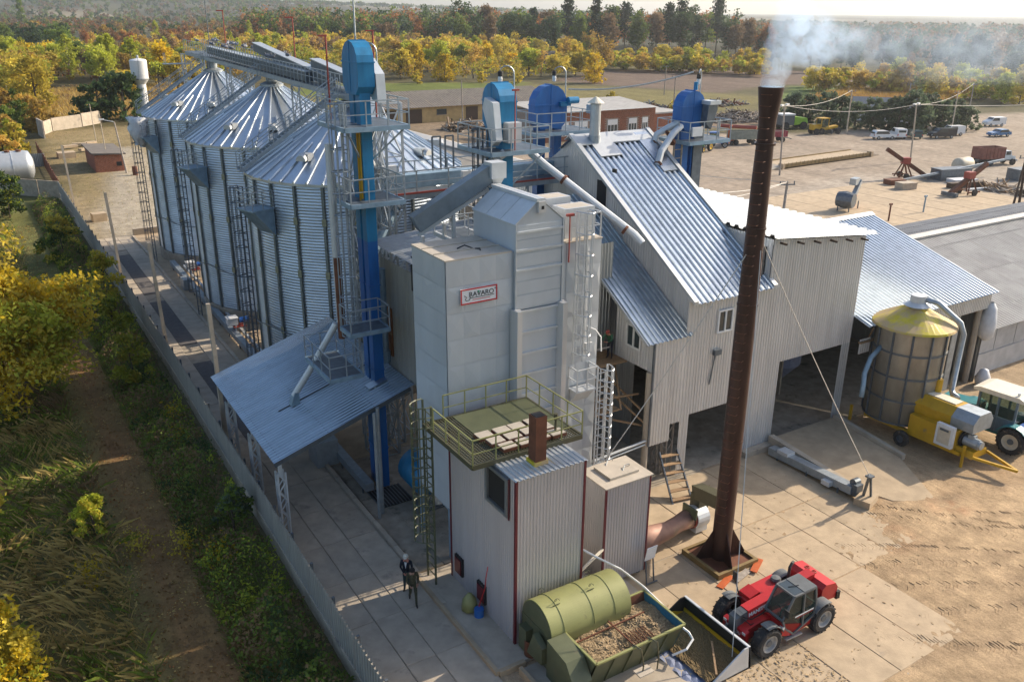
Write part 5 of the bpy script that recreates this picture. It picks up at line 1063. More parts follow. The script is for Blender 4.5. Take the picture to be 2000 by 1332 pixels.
wl = [((CX+.36, CY-.1, 14.6), (34.65, 22.4, 1.75), 'long guy wire from the smokestack to the anchor post on the ramp'), ((CX-.36, CY, 14.2), (19.9, 26.6, 2.8), 'guy wire from the smokestack down to the left past the building corner'), ((CX-.05, CY-.42, 14.4), (20.7, 17.6, .1), 'guy wire hanging down the front of the smokestack to the bucket'), ]
for p, q, lab in wl: wire(p, q, .15, 'guy_wire', lab, 'wire_pale', .022)
t = thing('guy_anchor', 'leaning steel guy anchor post on a concrete block beside the ramp', 'anchor post', (34.9, 22.6, 0))
b = MB(); b.cbox((35.0, 22.6, .2), (1.2, .8, .4), rotz(.3)); b.build('block', 'concrete', t)
b = MB(); b.bar((34.95, 22.75, .4), (34.55, 22.35, 1.75), .12); b.bar((35.2, 22.5, .4), (34.7, 22.35, 1.7), .1); b.cbox((34.6, 22.35, 1.78), (.36, .3, .08)); b.build('post', 'steel_dark', t)
# scrap boards beside the base
for i, (x, y, a, m, lab) in enumerate(((24.3, 21.55, .35, 'orange', 'orange painted board end lying left of the smokestack base'), (25.2, 21.45, .25, 'wood_grey', 'weathered plank lying before the smokestack base'), (26.25, 21.6, .5, 'orange', 'orange painted board lying right of the smokestack base'))):
    b = MB(); b.cbox((x, y, .06+.04*i), (1.1, .3, .04), rotz(a)); tag(b.build('board', m, off=(x, y, 0)), lab, 'board', 'loose boards at the smokestack base')
# exhaust fan and ducts
t = thing('exhaust_fan', 'white exhaust fan housing with olive duct to the smokestack', 'fan', (25.9, 25.3, 0))
b = MB(); b.box(25.65, 26.35, 24.85, 25.75, .15, 1.15); b.lathe([(.55, -.36), (.55, .36)], 20, (25.95, 25.2, .85), axis='x'); b.build('housing', 'white_metal', t)
b = MB(); b.lathe([(0, 0), (.42, 0), (.46, -.12), (.5, -.14), (.5, 0)], 18, (25.6, 25.2, .85), axis='x'); b.build('inlet_ring', 'red_dull', t)
b = MB(); b.bar((26.15, 25.3, 1.1), (26.15, 25.3, 1.95), .6, .6); b.bar((26.2, 25.5, 1.95), (25.5, 23.1, 2.75), .6, .62); b.build('duct', 'olive', t)
b = MB(); b.cbox((25.4, 25.1, 1.3), (.1, .9, .5)); b.build('guard', 'olive_dark', t)
t = thing('flue_pipe', 'bell mouthed dusty flue pipe between the bunker and the exhaust fan', 'pipe', (24, 25, .8))
b = MB(); b.path([(21.6, 24.7, 1.0), (22.8, 24.85, .95), (24.0, 24.95, .85), (24.7, 25.1, .85), (25.45, 25.2, .85)], [.62, .52, .4, .38, .46], 16); o = b.build('pipe', 'red_dull', t, smooth=True); o.data.materials[0] = mat('dusty_pink', (.34, .19, .14), .6, .2, .2, 1.5, dirt=(.30, .24, .13), damt=.5)
# notice board on legs
t = thing('notice_stand', 'small white notice on a thin metal stand by the bunker', 'notice stand', (21.9, 23.3, 0))
b = MB(); [b.bar((21.3+dx, 23.2, 0), (21.3+dx, 23.35, 1.1), .05) for dx in (0, .4)]; b.bar((21.2, 23.1, .1), (21.8, 23.1, .1), .05); b.build('legs', 'steel_dark', t)
b = MB(); b.cbox((21.53, 23.32, 1.45), (.55, .03, .72), Matrix.Rotation(.2, 3, 'X')); b.build('notice', 'sign_white', t)
# ground conveyor along the ramp wall
t = thing('ground_conveyor', 'grey trough conveyor lying along the ramp wall', 'conveyor', (34.8, 26, 0))
b = MB(); b.bar((34.75, 28.6, .35), (34.9, 23.3, .45), .5, .42); b.build('trough', 'steel', t)
b = MB(); b.cbox((34.75, 27.6, .65), (.6, .7, .2)); b.cbox((34.5, 24.6, .35), (.35, .5, .25)); b.build('cover_plate', 'white_metal', t)
b = MB(); b.tube((34.9, 23.4, .8), (35.3, 23.4, .8), .2, n=10); b.cbox((35.0, 23.2, .5), (.5, .35, .6)); b.build('motor', 'steel_dark', t)
b = MB(); [b.bar((34.8+dx, y, 0), (34.8+dx, y, .3), .07) for y in (28, 26, 24) for dx in (-.2, .2)]; b.build('feet', 'steel_dark', t)
# ================================================================ FUEL FEED: cylinder, hopper, bucket
t = thing('stoker_drum', 'pale olive round topped fuel feeder beside the boiler house', 'fuel feeder', (16.5, 22.0, .12))
b = MB(); b.lathe([(0, 0), (1.0, 0), (1.0, 3.7), (0, 3.7)], 36, (14.75, 21.85, 1.55), 0, PI, axis='x'); b.add([(14.75, 20.86, 1.55), (18.45, 20.86, 1.55), (18.45, 20.9, .5), (14.75, 20.9, .5)], [(0, 1, 2, 3)]); o = b.build('drum_cover', 'olive_pale', t)
for x in (15.35, 16.7, 17.7): b = MB(); b.lathe([(.99, -.02), (1.02, -.02), (1.02, .02), (.99, .02)], 30, (x, 21.85, 1.55), 0, PI, axis='x'); b.build('seam', 'olive_pale', t)
b = MB(); b.box(14.7, 14.85, 20.85, 22.8, .15, 1.6); b.prism([(14.72, 20.9, 1.5)]+[(14.72, 21.85+.96*math.cos(u), 1.55+.96*math.sin(u)) for u in np.linspace(0, PI, 14)], (.03, 0, 0)); b.build('end_plate', 'olive_dark', t)
b = MB(); b.prism([(14.6, 21.9, .5), (14.6, 20.9, .6), (14.6, 20.9, 1.3), (14.6, 21.5, 1.6)], (-.25, 0, 0)); b.cbox((14.55, 22.3, .8), (.3, .5, 1.0)); b.build('end_box', 'olive_dark', t)
for x, a in ((15.35, .95), (15.4, 1.95), (17.5, .95), (17.0, 1.9)):
    b = MB(); p = Vector((x, 21.85+1.02*math.cos(a), 1.55+1.02*math.sin(a))); b.bar(p+Vector((-.22, 0, .02)), p+Vector((.1, 0, .02)), .025); b.path([p+Vector((0, .02*k, .06+.0)) + Vector((.08*math.cos(u), 0, .1+.08*math.sin(u))) for k, u in enumerate(np.linspace(0, 5.5, 8))], .014, 4); b.build('lifting_eye', 'olive_dark', t)
t = thing('fuel_hopper', 'open olive green fuel hopper with blue inner end wall', 'hopper', (17.4, 20.4, 0))
hx0, hx1, hy0, hy1, hz0, hz1 = 15.35, 19.45, 18.95, 21.3, .12, 1.65
b = MB(); b.prism([(hx0, hy0, hz1), (hx0, hy0+.55, hz0), (hx0, hy0+.63, hz0), (hx0, hy0+.06, hz1)], (hx1-hx0, 0, 0)); b.build('front_wall', 'olive_dark', t)
b = MB(); b.prism([(hx0, hy1, hz1), (hx0, hy1-.3, hz0), (hx0, hy1-.36, hz0), (hx0, hy1-.06, hz1)], (hx1-hx0, 0, 0)); b.build('back_wall', 'rust', t)
b = MB(); b.prism([(hx1, hy0, hz1), (hx1, hy1, hz1), (hx1, hy1-.3, hz0), (hx1, hy0+.55, hz0)], (-.06, 0, 0)); b.build('end_wall', 'blue_inside', t); b = MB(); b.prism([(hx0, hy0, hz1), (hx0, hy1, hz1), (hx0, hy1-.3, hz0), (hx0, hy0+.55, hz0)], (.06, 0, 0)); b.build('end_wall', 'olive_dark', t)
b = MB()
for p, q in (((hx0, hy0, hz1), (hx1, hy0, hz1)), ((hx1, hy0, hz1), (hx1, hy1, hz1)), ((hx1, hy1, hz1), (hx0, hy1, hz1)), ((hx0, hy1, hz1), (hx0, hy0, hz1))): b.bar(p, q, .09, .07)
b.build('rim', 'olive_pale', t)
b = MB(); b.box(hx0+.3, hx1-.3, hy0+.9, hy1-.4, 0, .2); b.build('base_frame', 'olive_dark', t)
b = MB(); b.prism([(14.5, 19.3, .12), (14.5, 19.1, .9), (14.5, 19.6, 1.6), (14.5, 20.8, 1.75), (14.5, 20.8, .12)], (.8, 0, 0)); b.build('feeder_body', 'olive_dark', t); b = MB(); b.tube((14.9, 19.1, .55), (14.9, 18.5, .55), .2, n=12); b.build('drive_motor', 'blue_cab', t)
for i in range(1, 5): b = MB(); b.bar((hx0+i*.82, hy0-.02, 1.6), (hx0+i*.82, hy0+.5, .2), .06, .06); b.build('stiffening_rib', 'olive_dark', t)
b = MB(); b.bar((hx0+.1, hy1-.75, 1.32), (hx1-.6, hy1-.75, 1.38), .05); b.bar((hx0+2.0, hy0+.2, 1.36), (hx0+2.0, hy1-.1, 1.36), .05); [b.bar((hx0+2.05+i*.12, hy0+.2, 1.3), (hx0+2.05+i*.12, hy0+1.1, 1.3), .025) for i in range(9)]; b.build('grid_bars', 'rust', t)
b = MB(); b.path([(hx0+1.7, hy0+.1, 1.7), (hx0+1.75, hy0-.3, 1.75), (hx0+1.85, hy0-.38, 1.1), (hx0+1.9, hy0-.3, .5)], .03, 5); b.path([(hx0+2.4, hy0+.15, 1.7), (hx0+2.5, hy0-.3, 1.75), (hx0+2.55, hy0-.38, 1.1), (hx0+2.6, hy0-.3, .5)], .03, 5); b.build('grab_rails', 'olive', t)
b = MB(); b.cbox((hx0+1.9, hy0-.35, .75), (.65, .4, .05)); b.build('step_plate', 'dryer_roof', t)
def heap(nm, x0, x1, y0, y1, base, amp, m, lab, cat=None, seed=1, fn=None, n=46, kind='stuff'):
    X = np.linspace(x0, x1, n); Y = np.linspace(y0, y1, n); A, B = np.meshgrid(X, Y); Zv = base+amp*(fbm(A+50, B+50, .8, seed)-.4)+.05*(np.random.default_rng(seed).random(A.shape)-.5)
    if fn is not None: Zv = Zv+fn((A-x0)/(x1-x0), (B-y0)/(y1-y0))
    me = bpy.data.meshes.new(nm); ii = (np.arange(n-1)[:, None]*n+np.arange(n-1)[None, :]).ravel(); me.from_pydata(np.stack([A.ravel(), B.ravel(), Zv.ravel()], 1).tolist(), [], np.stack([ii, ii+1, ii+n+1, ii+n], 1).tolist()); me.materials.append(G[m])
    o = bpy.data.objects.new(nm, me); COL.objects.link(o); tag(o, lab, cat, None, kind); return o
heap('wood_chips', hx0+.05, hx1-.05, hy0+.25, hy1-.15, 1.12, .35, 'chips', 'pale wood chips heaped in the open green hopper', seed=4, fn=lambda u, v: .25*u*v-.1*(1-u)*v)
random.seed(21)
def chipstuff(nm, N, x0, x1, y0, y1, zf, m, lab):
    b = MB()
    for i in range(N):
        x, y = random.uniform(x0, x1), random.uniform(y0, y1); z = zf(x, y); a = random.uniform(0, 6.3); l, w = random.uniform(.03, .075), random.uniform(.015, .03); R = Matrix.Rotation(a, 3, 'Z') @ Matrix.Rotation(random.uniform(-.5, .5), 3, 'X'); c = Vector((x, y, z))
        b.add([c+R @ Vector(p) for p in ((-l, -w, 0), (l, -w, 0), (l, w, 0), (-l, w, 0))], [(0, 1, 2, 3)])
    return b.build(nm, m, None, label=lab, kind='stuff')
def zch(x, y): return 1.12+.35*(float(fbm(np.array([x+50]), np.array([y+50]), .8, 4)[0])-.4)+.25*((x-hx0)/(hx1-hx0))*((y-hy0)/(hy1-hy0))-.1*(1-(x-hx0)/(hx1-hx0))*((y-hy0)/(hy1-hy0))+.04
chipstuff('wood_chips', 2600, hx0+.1, hx1-.15, hy0+.3, hy1-.2, zch, 'chips', 'loose chips scattered on top of the heap in the green hopper')
chipstuff('spilled_chips', 1500, 14.5, 24, 14.5, 18.9, lambda x, y: .07, 'chips', 'spilled chips and straw scattered round the fuel hopper')
chipstuff('yard_debris', 500, 21, 42, 11, 28, lambda x, y: .05, 'chips', 'straw bits and small debris strewn over the yard')
# bucket with dark grain
t = thing('loader_bucket', 'black and yellow loader bucket lying open in front of the red machine', 'bucket', (20.2, 18.9, 0))
by0, by1 = 17.25, 20.75
b = MB(); b.prism([(21.35, by0, .05), (21.2, by0, 1.05), (21.12, by0, 1.05), (21.22, by0, .12), (19.1, by0, .10), (19.1, by0, .04)], (0, by1-by0, 0)); b.build('shell', 'black', t)
for y in (by0, by1-.05): b = MB(); b.prism([(19.1, y, .05), (21.35, y, .05), (21.2, y, 1.08), (20.9, y, 1.08)], (0, .05, 0)); b.build('side_plate', 'white_metal' if y == by0 else 'black', t)
b = MB(); b.bar((21.08, by0+.1, .52), (21.08, by1-.1, .52), .05, .18); b.bar((21.0, by1-.1, .35), (20.4, by1-.1, .6), .03, .2); b.build('yellow_band', 'yellow_machine', t)
b = MB(); b.bar((21.16, by0, 1.07), (21.16, by1, 1.07), .1, .05); b.build('top_edge', 'white_metal', t)
heap('grain', 19.25, 21.1, by0+.1, by1-.1, .22, .12, 'chips_dark', 'dark brown grain residue lying in the loader bucket', seed=8, fn=lambda u, v: .25*u)
b = MB(); X = np.linspace(18.7, 19.35, 4); Y = np.linspace(by0-.6, by1+.3, 16); b.add([(x+.05*math.sin(9*y), y, .14-.04*abs(x-19)+.04*math.sin(7*y+x*9)) for y in Y for x in X], [(j*4+i, j*4+i+1, j*4+i+5, j*4+i+4) for j in range(15) for i in range(3)]); tag(b.build('blue_tarp', 'tarp_blue', off=(19, 19, 0)), 'faded blue tarpaulin strip along the lip of the bucket', 'tarpaulin')
tag((lambda b: (b.bar((18.8, 20.3, .9), (19.7, 20.9, 1.2), .1, .05), b.build('plank', 'cream_roof', off=(19.2, 20.6, 1)))[1])(MB()), 'pale plank lying across the corner of the bucket', 'plank')
tag((lambda b: (b.bar((19.6, 17.3, .5), (20.6, 18.6, .62), .07, .04), b.build('plank', 'wood', off=(20, 18, .5)))[1])(MB()), 'brown plank lying lengthwise over the grain in the bucket', 'plank')
t = tag((lambda b: (b.path([(17.5, 23.6, 3.2), (18.4, 23.2, 2.5), (19.3, 22.6, 1.9), (19.5, 21.4, 1.75), (19.6, 20.2, 1.5), (19.75, 19.4, 1.1), (19.95, 19.2, .9), (19.9, 18.9, .8), (19.4, 18.7, .7), (18.9, 18.9, .5)], .045, 6), b.build('white_hose', 'plastic_white', off=(18.6, 24.2, 3)))[1])(MB()), 'white hose running from the boiler house past the hopper to the bucket', 'hose')
tag((lambda b: (b.lathe([(.27, 0), (.27, .7), (.24, .7), (.24, .1), (0, .1)], 18, (14.65, 22.05, .16)), b.build('rusty_barrel', 'rust', off=(14.65, 22.05, .16)))[1])(MB()), 'small rusty open barrel at the front corner of the boiler house', 'barrel')
tag((lambda b: (b.lathe([(0, 0), (.2, 0), (.2, .35), (0, .35)], 14, (14.05, 25.0, .16)), b.build('blue_drum', 'sign_blue', off=(14.05, 25, .16)))[1])(MB()), 'small blue drum by the boiler house wall', 'drum')
tag((lambda b: (b.lathe([(.1, 0), (.36, .1), (.3, .5), (.1, .8), (0, .82)], 8, (13.9, 25.5, .16)), b.build('sack', 'tarp_white', smooth=True, off=(13.9, 25.5, .16)))[1])(MB()), 'olive sack leaning by the boiler house beside the blue drum', 'sack').data.materials.__setitem__(0, G['olive_pale'])
tag((lambda b: (b.path([(14.3, 24.7, 2.6), (14.15, 24.6, 2.2), (14.2, 24.75, 1.6), (14.1, 24.9, 1.0), (14.05, 25.0, .6)], .022, 5), b.build('red_hose', 'sign_red', off=(14.3, 24.7, 2.6)))[1])(MB()), 'thin red hose hanging on the boiler house side wall', 'hose')
# ================================================================ MOBILE GRAIN DRYER
gx_, gy_ = 43.9, 27.3
t = thing('mobile_dryer', 'round perforated steel mobile grain dryer with yellow conical lid', 'grain dryer', (gx_, gy_, 0))
b = MB(); b.lathe([(.6, .55), (1.95, .95), (1.95, 6.6)], 40, (gx_, gy_, 0)); b.build('drum', 'perf_steel', t, smooth=True)
for z in (.98, 2.35, 3.75, 5.15, 6.5): b = MB(); b.lathe([(1.94, z-.05), (2.0, z-.05), (2.0, z+.05), (1.94, z+.05)], 40, (gx_, gy_, 0)); b.build('hoop', 'steel_dark', t)
for k in range(12): a = 2*PI*k/12+.1; p = Vector((gx_+2.0*math.cos(a), gy_+2.0*math.sin(a), 0)); b = MB(); b.bar(p+Vector((0, 0, .95)), p+Vector((0, 0, 6.6)), .09); b.build('post', 'steel_dark', t)
b = MB(); N = 40; prof = [(2.28, 6.5), (2.24, 6.62), (1.4, 7.05), (.5, 7.5), (.5, 7.55)]
b.lathe(prof, N, (gx_, gy_, 0)); b.v = [(x, y, z+.05*math.sin(5*math.atan2(y-gy_, x-gx_))*(math.hypot(x-gx_, y-gy_) < 2)) for x, y, z in b.v]; b.build('lid', 'yellow_top', t)
b = MB(); b.lathe([(.52, 7.5), (.75, 7.62), (.42, 7.8), (.42, 8.2), (0, 8.22)], 20, (gx_, gy_, 0)); b.build('lid_cap', 'white_metal', t)
b = MB(); b.path([(gx_+.1, gy_-.2, 8.0), (gx_+.5, gy_-.9, 7.9), (gx_+1.2, gy_-2.0, 6.9), (gx_+1.35, gy_-2.2, 6.3), (gx_+1.2, gy_-2.25, 3.0), (gx_+1.0, gy_-2.5, 2.8), (gx_+.6, gy_-3.0, 2.9)], .16, 12); b.build('blower_pipe', 'steel', t, smooth=True)
b = MB(); b.path([(42.2, 27.9, 5.3), (41.4, 27.95, 4.7), (40.75, 27.75, 3.9), (40.6, 27.6, 3.4), (40.3, 27.4, 2.7)], .14, 12); b.build('discharge_spout', 'steel_blue', t, smooth=True)
b = MB(); b.box(gx_-1.5, gx_+.5, 22.9, 25.6, .65, 1.9); b.prism([(gx_-1.2, 21.9, .6), (gx_+.2, 21.9, .6), (gx_+.1, 21.9, 1.0), (gx_-1.1, 21.9, 1.0)], (0, 1.0, 0)); b.build('fan_housing', 'yellow_machine', t)
b = MB(); b.prism([(gx_-1.05, 25.7, 1.9), (gx_-1.1, 25.7, 2.5), (gx_-.65, 25.7, 2.95), (gx_+.35, 25.7, 2.95), (gx_+.7, 25.7, 2.5), (gx_+.6, 25.7, 1.9)], (0, -2.2, 0)); b.build('burner_cover', 'yellow_machine', t)
b = MB(); b.prism([(gx_-1.05, 23.49, 1.95), (gx_-1.1, 23.49, 2.5), (gx_-.65, 23.49, 2.95), (gx_+.35, 23.49, 2.95), (gx_+.7, 23.49, 2.5), (gx_+.6, 23.49, 1.95)], (0, -1.3, 0)); b.build('grey_cover', 'steel', t)
b = MB(); b.box(gx_-.5, gx_+.2, 23.7, 25.6, 2.96, 3.0); b.build('dust_plate', 'cream_roof', t)
b = MB(); b.cbox((gx_-1.6, 23.35, 1.55), (.25, 1.0, 1.25)); cb_ = b.build('control_panel', 'plastic_white', t)
b = MB(); b.cbox((gx_-1.74, 23.35, 1.55), (.03, .7, .9)); b.build('panel_screen', 'rim_cream', cb_); b = MB(); b.cbox((gx_-1.76, 23.35, 1.9), (.03, .5, .12)); b.build('panel_display', 'steel_dark', cb_)
b = MB(); b.tube((gx_-.7, 22.7, 1.35), (gx_-.7, 21.9, 1.35), .3, n=14); b.tube((gx_-.7, 21.9, 1.35), (gx_-.7, 21.75, 1.35), .24, n=14); b.cbox((gx_-.75, 22.3, 1.7), (.3, .35, .2)); b.build('electric_motor', 'steel', t)
b = MB(); b.lathe([(0, 0), (.45, 0), (.45, .12), (0, .12)], 18, (gx_-.7, 22.72, 1.35), axis='y'); b.build('pulley', 'black', t)
b = MB(); b.bar((gx_-1.2, 21.9, .75), (gx_-.3, 19.9, .6), .12, .14); b.bar((gx_+.2, 21.9, .75), (gx_-.3, 19.9, .6), .12, .14); b.bar((gx_-1.4, 28.5, .7), (gx_-1.3, 22.5, .7), .16, .2); b.bar((gx_+.6, 28.5, .7), (gx_+.4, 22.5, .7), .16, .2); b.build('drawbar', 'yellow_machine', t)
b = MB(); b.bar((gx_-1.35, 22.3, 0), (gx_-1.35, 22.3, 1.3), .12); b.bar((gx_-1.6, 29.3, 0), (gx_-1.6, 29.3, 1.0), .14); b.build('jack', 'yellow_machine', t)
for s_ in (-1, 1):
    b = MB(); xw = gx_-.2+s_*1.75; b.lathe([(.22, -.14), (.42, -.14), (.47, -.08), (.47, .08), (.42, .14), (.22, .14)], 20, (xw, 25.6, .47), axis='x'); w_ = b.build('wheel', 'rubber', t); b = MB(); b.lathe([(0, 0), (.2, .02), (.24, -.1), (.24, .1)], 16, (xw, 25.6, .47), axis='x'); b.build('rim', 'steel_dark', w_)
b = MB(); b.tube((gx_+.25, 25.3, 2.95), (gx_+.25, 25.3, 3.75), .2, n=12); b.build('exhaust', 'yellow_machine', t)
tag((lambda b: (b.lathe([(0, 2.0), (.08, 2.0), (.9, 2.7), (1.0, 2.7), (.9, 2.6), (.15, 1.9)], 4, (49.0, 29.8, 0)), [b.bar((49+a, 29.8+c, 0), (49+a*1.0, 29.8+c, 2.4), .08) for a in (-.7, .7) for c in (-.5, .5)], b.build('feed_hopper', 'orange', off=(49, 29.8, 0)))[2])(MB()), 'small orange lined feed hopper on legs behind the mobile dryer', 'hopper')
# ================================================================ WHEELS AND MACHINES
def wheel(parent, c, r, w, rimm, lug=18, axis='y', side=1, rubber='rubber'):
    """tyre with lugs plus dished rim; local coordinates"""
    cx, cy, cz_ = c; b = MB(); ri = r*.56
    b.lathe([(ri, -w*.46), (r*.80, -w*.5), (r*.93, -w*.40), (r*.95, -w*.2), (r*.95, w*.2), (r*.93, w*.40), (r*.80, w*.5), (ri, w*.46)], 28, c, axis=axis)
    for i in range(lug):
        for s_ in (-1, 1):
            a = 2*PI*(i+(.25 if s_ > 0 else -.25))/lug; a2 = a+.16
            def pp(rr, aa, ww): return (cx+rr*math.sin(aa), cy+ww, cz_+rr*math.cos(aa))
            da = .07
            b.add([pp(r*.93, a, s_*w*.04), pp(r*.93, a+da, s_*w*.04), pp(r*.90, a2+da, s_*w*.47), pp(r*.90, a2, s_*w*.47), pp(r, a, s_*w*.04), pp(r, a+da, s_*w*.04), pp(r*.97, a2+da, s_*w*.46), pp(r*.97, a2, s_*w*.46)], [(4, 5, 6, 7), (0, 4, 7, 3), (1, 2, 6, 5), (0, 1, 5, 4), (2, 3, 7, 6)])
    wh = b.build('wheel', rubber, parent)
    b = MB(); s_ = side; b.lathe([(ri+.01, s_*w*.46), (ri*.92, s_*w*.44), (ri*.85, s_*w*.2), (ri*.5, s_*w*.16), (ri*.42, s_*w*.3), (0, s_*w*.32)], 22, c, axis='y'); rm_ = b.build('rim', rimm, wh)
    b = MB(); b.lathe([(ri*.40, s_*w*.30), (ri*.38, s_*w*.37), (0, s_*w*.38)], 12, c, axis='y'); b.build('hub', 'steel_dark', wh); return wh
t = thing('telehandler', 'red telescopic loader with dark cab parked in the yard', 'telehandler', (23.85, 18.5, 0), rz=PI-.03)
L_ = lambda: MB()
for x in (1.48, -1.48):
    for y, s_ in ((1.06, 1), (-1.06, -1)): wheel(t, (x, y, .66), .66, .48, 'rim_grey', side=s_)
b = MB(); b.prism([(2.05, -.5, .55), (2.05, -.5, .95), (1.2, -.5, 1.1), (-2.2, -.5, 1.1), (-2.3, -.5, .7), (-2.0, -.5, .5), (1.5, -.5, .45)], (0, 1.0, 0)); b.box(-.75, .65, -1.05, -.5, .5, .95); b.build('chassis', 'red_machine', t)
b = MB(); b.prism([(2.12, -.62, .45), (2.12, -.62, .92), (1.95, -.62, .98), (1.95, -.62, .45)], (0, 1.24, 0)); fp = b.build('front_plate', 'red_machine', t)
b = MB(); b.prism([(-1.0, -1.12, .85), (.95, -1.12, .85), (1.0, -1.12, 1.2), (.8, -1.12, 1.36), (-.9, -1.12, 1.48), (-1.1, -1.12, 1.3)], (0, .72, 0)); b.build('engine_cover', 'red_machine', t)
b = MB(); b.prism([(.35, -1.05, 1.38), (.95, -1.05, 1.26), (.95, -1.05, 1.42), (.45, -1.05, 1.55)], (0, .6, 0)); b.build('air_box', 'red_machine', t)
b = MB(); b.lathe([(.2, 0), (.22, .08), (.18, .16), (0, .18)], 14, (-.75, -.75, 1.46)); b.build('air_filter', 'grey_plastic', t)
b = MB(); b.bar((-1.95, -.05, 1.72), (1.62, -.05, 1.28), .42, .46); bm_ = b.build('boom', 'red_machine', t)
b = MB(); b.bar((1.62, -.05, 1.28), (1.98, -.05, 1.2), .38, .42); b.prism([(1.85, -.28, 1.45), (2.2, -.28, 1.3), (2.15, -.28, .55), (1.9, -.28, .3), (1.75, -.28, .55)], (0, .42, 0)); b.build('boom_head', 'grey_plastic', t)
b = MB(); b.bar((2.1, -.35, .35), (2.35, -.35, .55), .12, .5); b.bar((2.1, .15, .35), (2.35, .15, .55), .12, .5); b.bar((2.3, -.5, .5), (2.3, .45, .5), .12); b.build('quick_hitch', 'steel_dark', t)
b = MB(); b.bar((.9, -.33, 1.05), (-.6, -.33, 1.3), .1); b.build('lift_cylinder', 'rim_grey', t)
b = MB(); b.prism([(-1.7, -.95, 1.05), (-1.7, -.95, 1.62), (-1.9, -.95, 1.8), (-2.45, -.95, 1.72), (-2.6, -.95, 1.5), (-2.6, -.95, 1.0)], (0, 1.75, 0)); o = b.build('rear_cover', 'red_machine', t)
for y in (-.55, -.2): b = MB(); b.lathe([(.11, 0), (.11, .03), (.075, .035), (.075, .0)], 16, (-2.2, y+.1, 1.765)); b.build('cover_ring', 'red_dull', t)
b = MB(); b.bar((-2.55, .8, 1.1), (-2.75, .8, 1.1), .12, .35); b.build('rear_lamp', 'black', t)
# cab
cy0_, cy1_ = .22, 1.12
side = [(.62, .95), (.78, 1.35), (.30, 2.28), (-.85, 2.3), (-1.0, 1.5), (-.95, 1.0), (.1, .5)]
b = MB(); b.prism([(x*.985, cy0_+.03, z*.992) for x, z in side], (0, cy1_-cy0_-.06, 0)); cabg = b.build('cab_glass', 'glass_cab', t)
b = MB()
for y in (cy0_, cy1_):
    for (a, c) in zip(side, side[1:]+side[:1]): b.bar((a[0], y, a[1]), (c[0], y, c[1]), .075)
for (x, z) in side[:6]: b.bar((x, cy0_, z), (x, cy1_, z), .075)
b.bar((-.25, cy1_+.01, 2.25), (-.35, cy1_+.01, .75), .06); b.build('cab_frame', 'grey_plastic', t)
b = MB(); b.prism([(-.2, cy0_-.02, 2.29), (-.2, cy1_+.02, 2.29), (-.88, cy1_+.02, 2.31), (-.88, cy0_-.02, 2.31)], (0, 0, .06)); b.build('cab_roof', 'grey_plastic', t)
b = MB(); b.prism([(.28, cy0_+.05, 2.30), (.28, cy1_-.05, 2.30), (-.19, cy1_-.05, 2.31), (-.19, cy0_+.05, 2.31)], (0, 0, .02)); b.build('roof_window', 'glass', t)
b = MB(); b.prism([(.6, cy0_, .92), (.75, cy0_, 1.2), (.72, cy0_, .62), (.25, cy0_, .45), (-.9, cy0_, .95), (-.9, cy0_, .6), (.1, cy0_, .42)], (0, .88, 0)); b.build('cab_sill', 'red_machine', t)
b = MB(); b.box(-.5, .0, .4, .9, 1.0, 1.2); b.bar((-.5, .65, 1.1), (-.6, .65, 1.75), .45, .1); b.build('seat', 'black', t)
b = MB(); b.path([(.32+.1*math.cos(u)*.6, .65+.19*math.sin(u), 1.45+.1*math.cos(u)) for u in np.linspace(0, 2*PI, 13)], .018, 5); b.bar((.45, .65, 1.0), (.32, .65, 1.45), .05); b.build('steering_wheel', 'black', t)
b = MB(); b.box(-.35, .5, 1.05, 1.2, .36, .42); b.build('step', 'steel', t)
def fender(parent, x, y, r, w, a0, a1, m='grey_plastic'):
    b = MB(); b.lathe([(r, -w/2), (r+.04, -w/2), (r+.04, w/2), (r, w/2)], 12, (x, y, .63), a0, a1, axis='y'); return b.build('fender', m, parent)
for x, a0_, a1_ in ((1.48, PI*.42, PI*.86), (-1.48, PI*.22, PI*.62)):
    for y in (1.06, -1.06):
        b = MB(); n_ = 9; vs = []
        for i in range(n_+1): u = a0_+(a1_-a0_)*i/n_; vs += [(x+.72*math.cos(u), y-.22, .66+.72*math.sin(u)), (x+.72*math.cos(u), y+.22, .66+.72*math.sin(u)), (x+.75*math.cos(u), y-.22, .66+.75*math.sin(u)), (x+.75*math.cos(u), y+.22, .66+.75*math.sin(u))]
        b.add(vs, [f for i in range(n_) for f in ((i*4+2, i*4+3, i*4+7, i*4+6), (i*4, i*4+4, i*4+5, i*4+1), (i*4, i*4+2, i*4+6, i*4+4), (i*4+1, i*4+5, i*4+7, i*4+3))]); b.build('fender', 'grey_plastic', t)
b = MB(); b.bar((1.0, -1.0, 1.3), (1.15, -1.15, 2.0), .05); b.cbox((1.15, -1.15, 2.1), (.06, .22, .4)); b.build('mirror', 'black', t)
b = MB(); b.bar((.75, 1.15, 1.35), (.85, 1.3, 1.75), .03); b.cbox((.85, 1.32, 1.85), (.05, .2, .3)); b.build('mirror', 'black', t)
b = MB(); b.path([(-1.0, -.35, 1.5), (-1.0, -.35, 2.25), (-1.15, -.4, 2.35), (-1.35, -.5, 2.3)], .06, 8); b.build('exhaust_pipe', 'black', t)
b = MB(); b.cbox((.72, 1.08, 1.0), (.12, .16, .14)); b.build('headlight', 'lamp_white', t)
b = MB(); b.path([(.1, .6, 2.34), (-.3, .75, 2.37)], .015, 4); b.build('wiper', 'black', t)
def ltext(parent, s, loc, rot, size, m, sx=1.0, bold=0):
    o = text(parent, s, (0, 0, 0), size, m, sx=sx, ext=.003, bold=bold); o.location = loc; o.rotation_euler = rot; return o
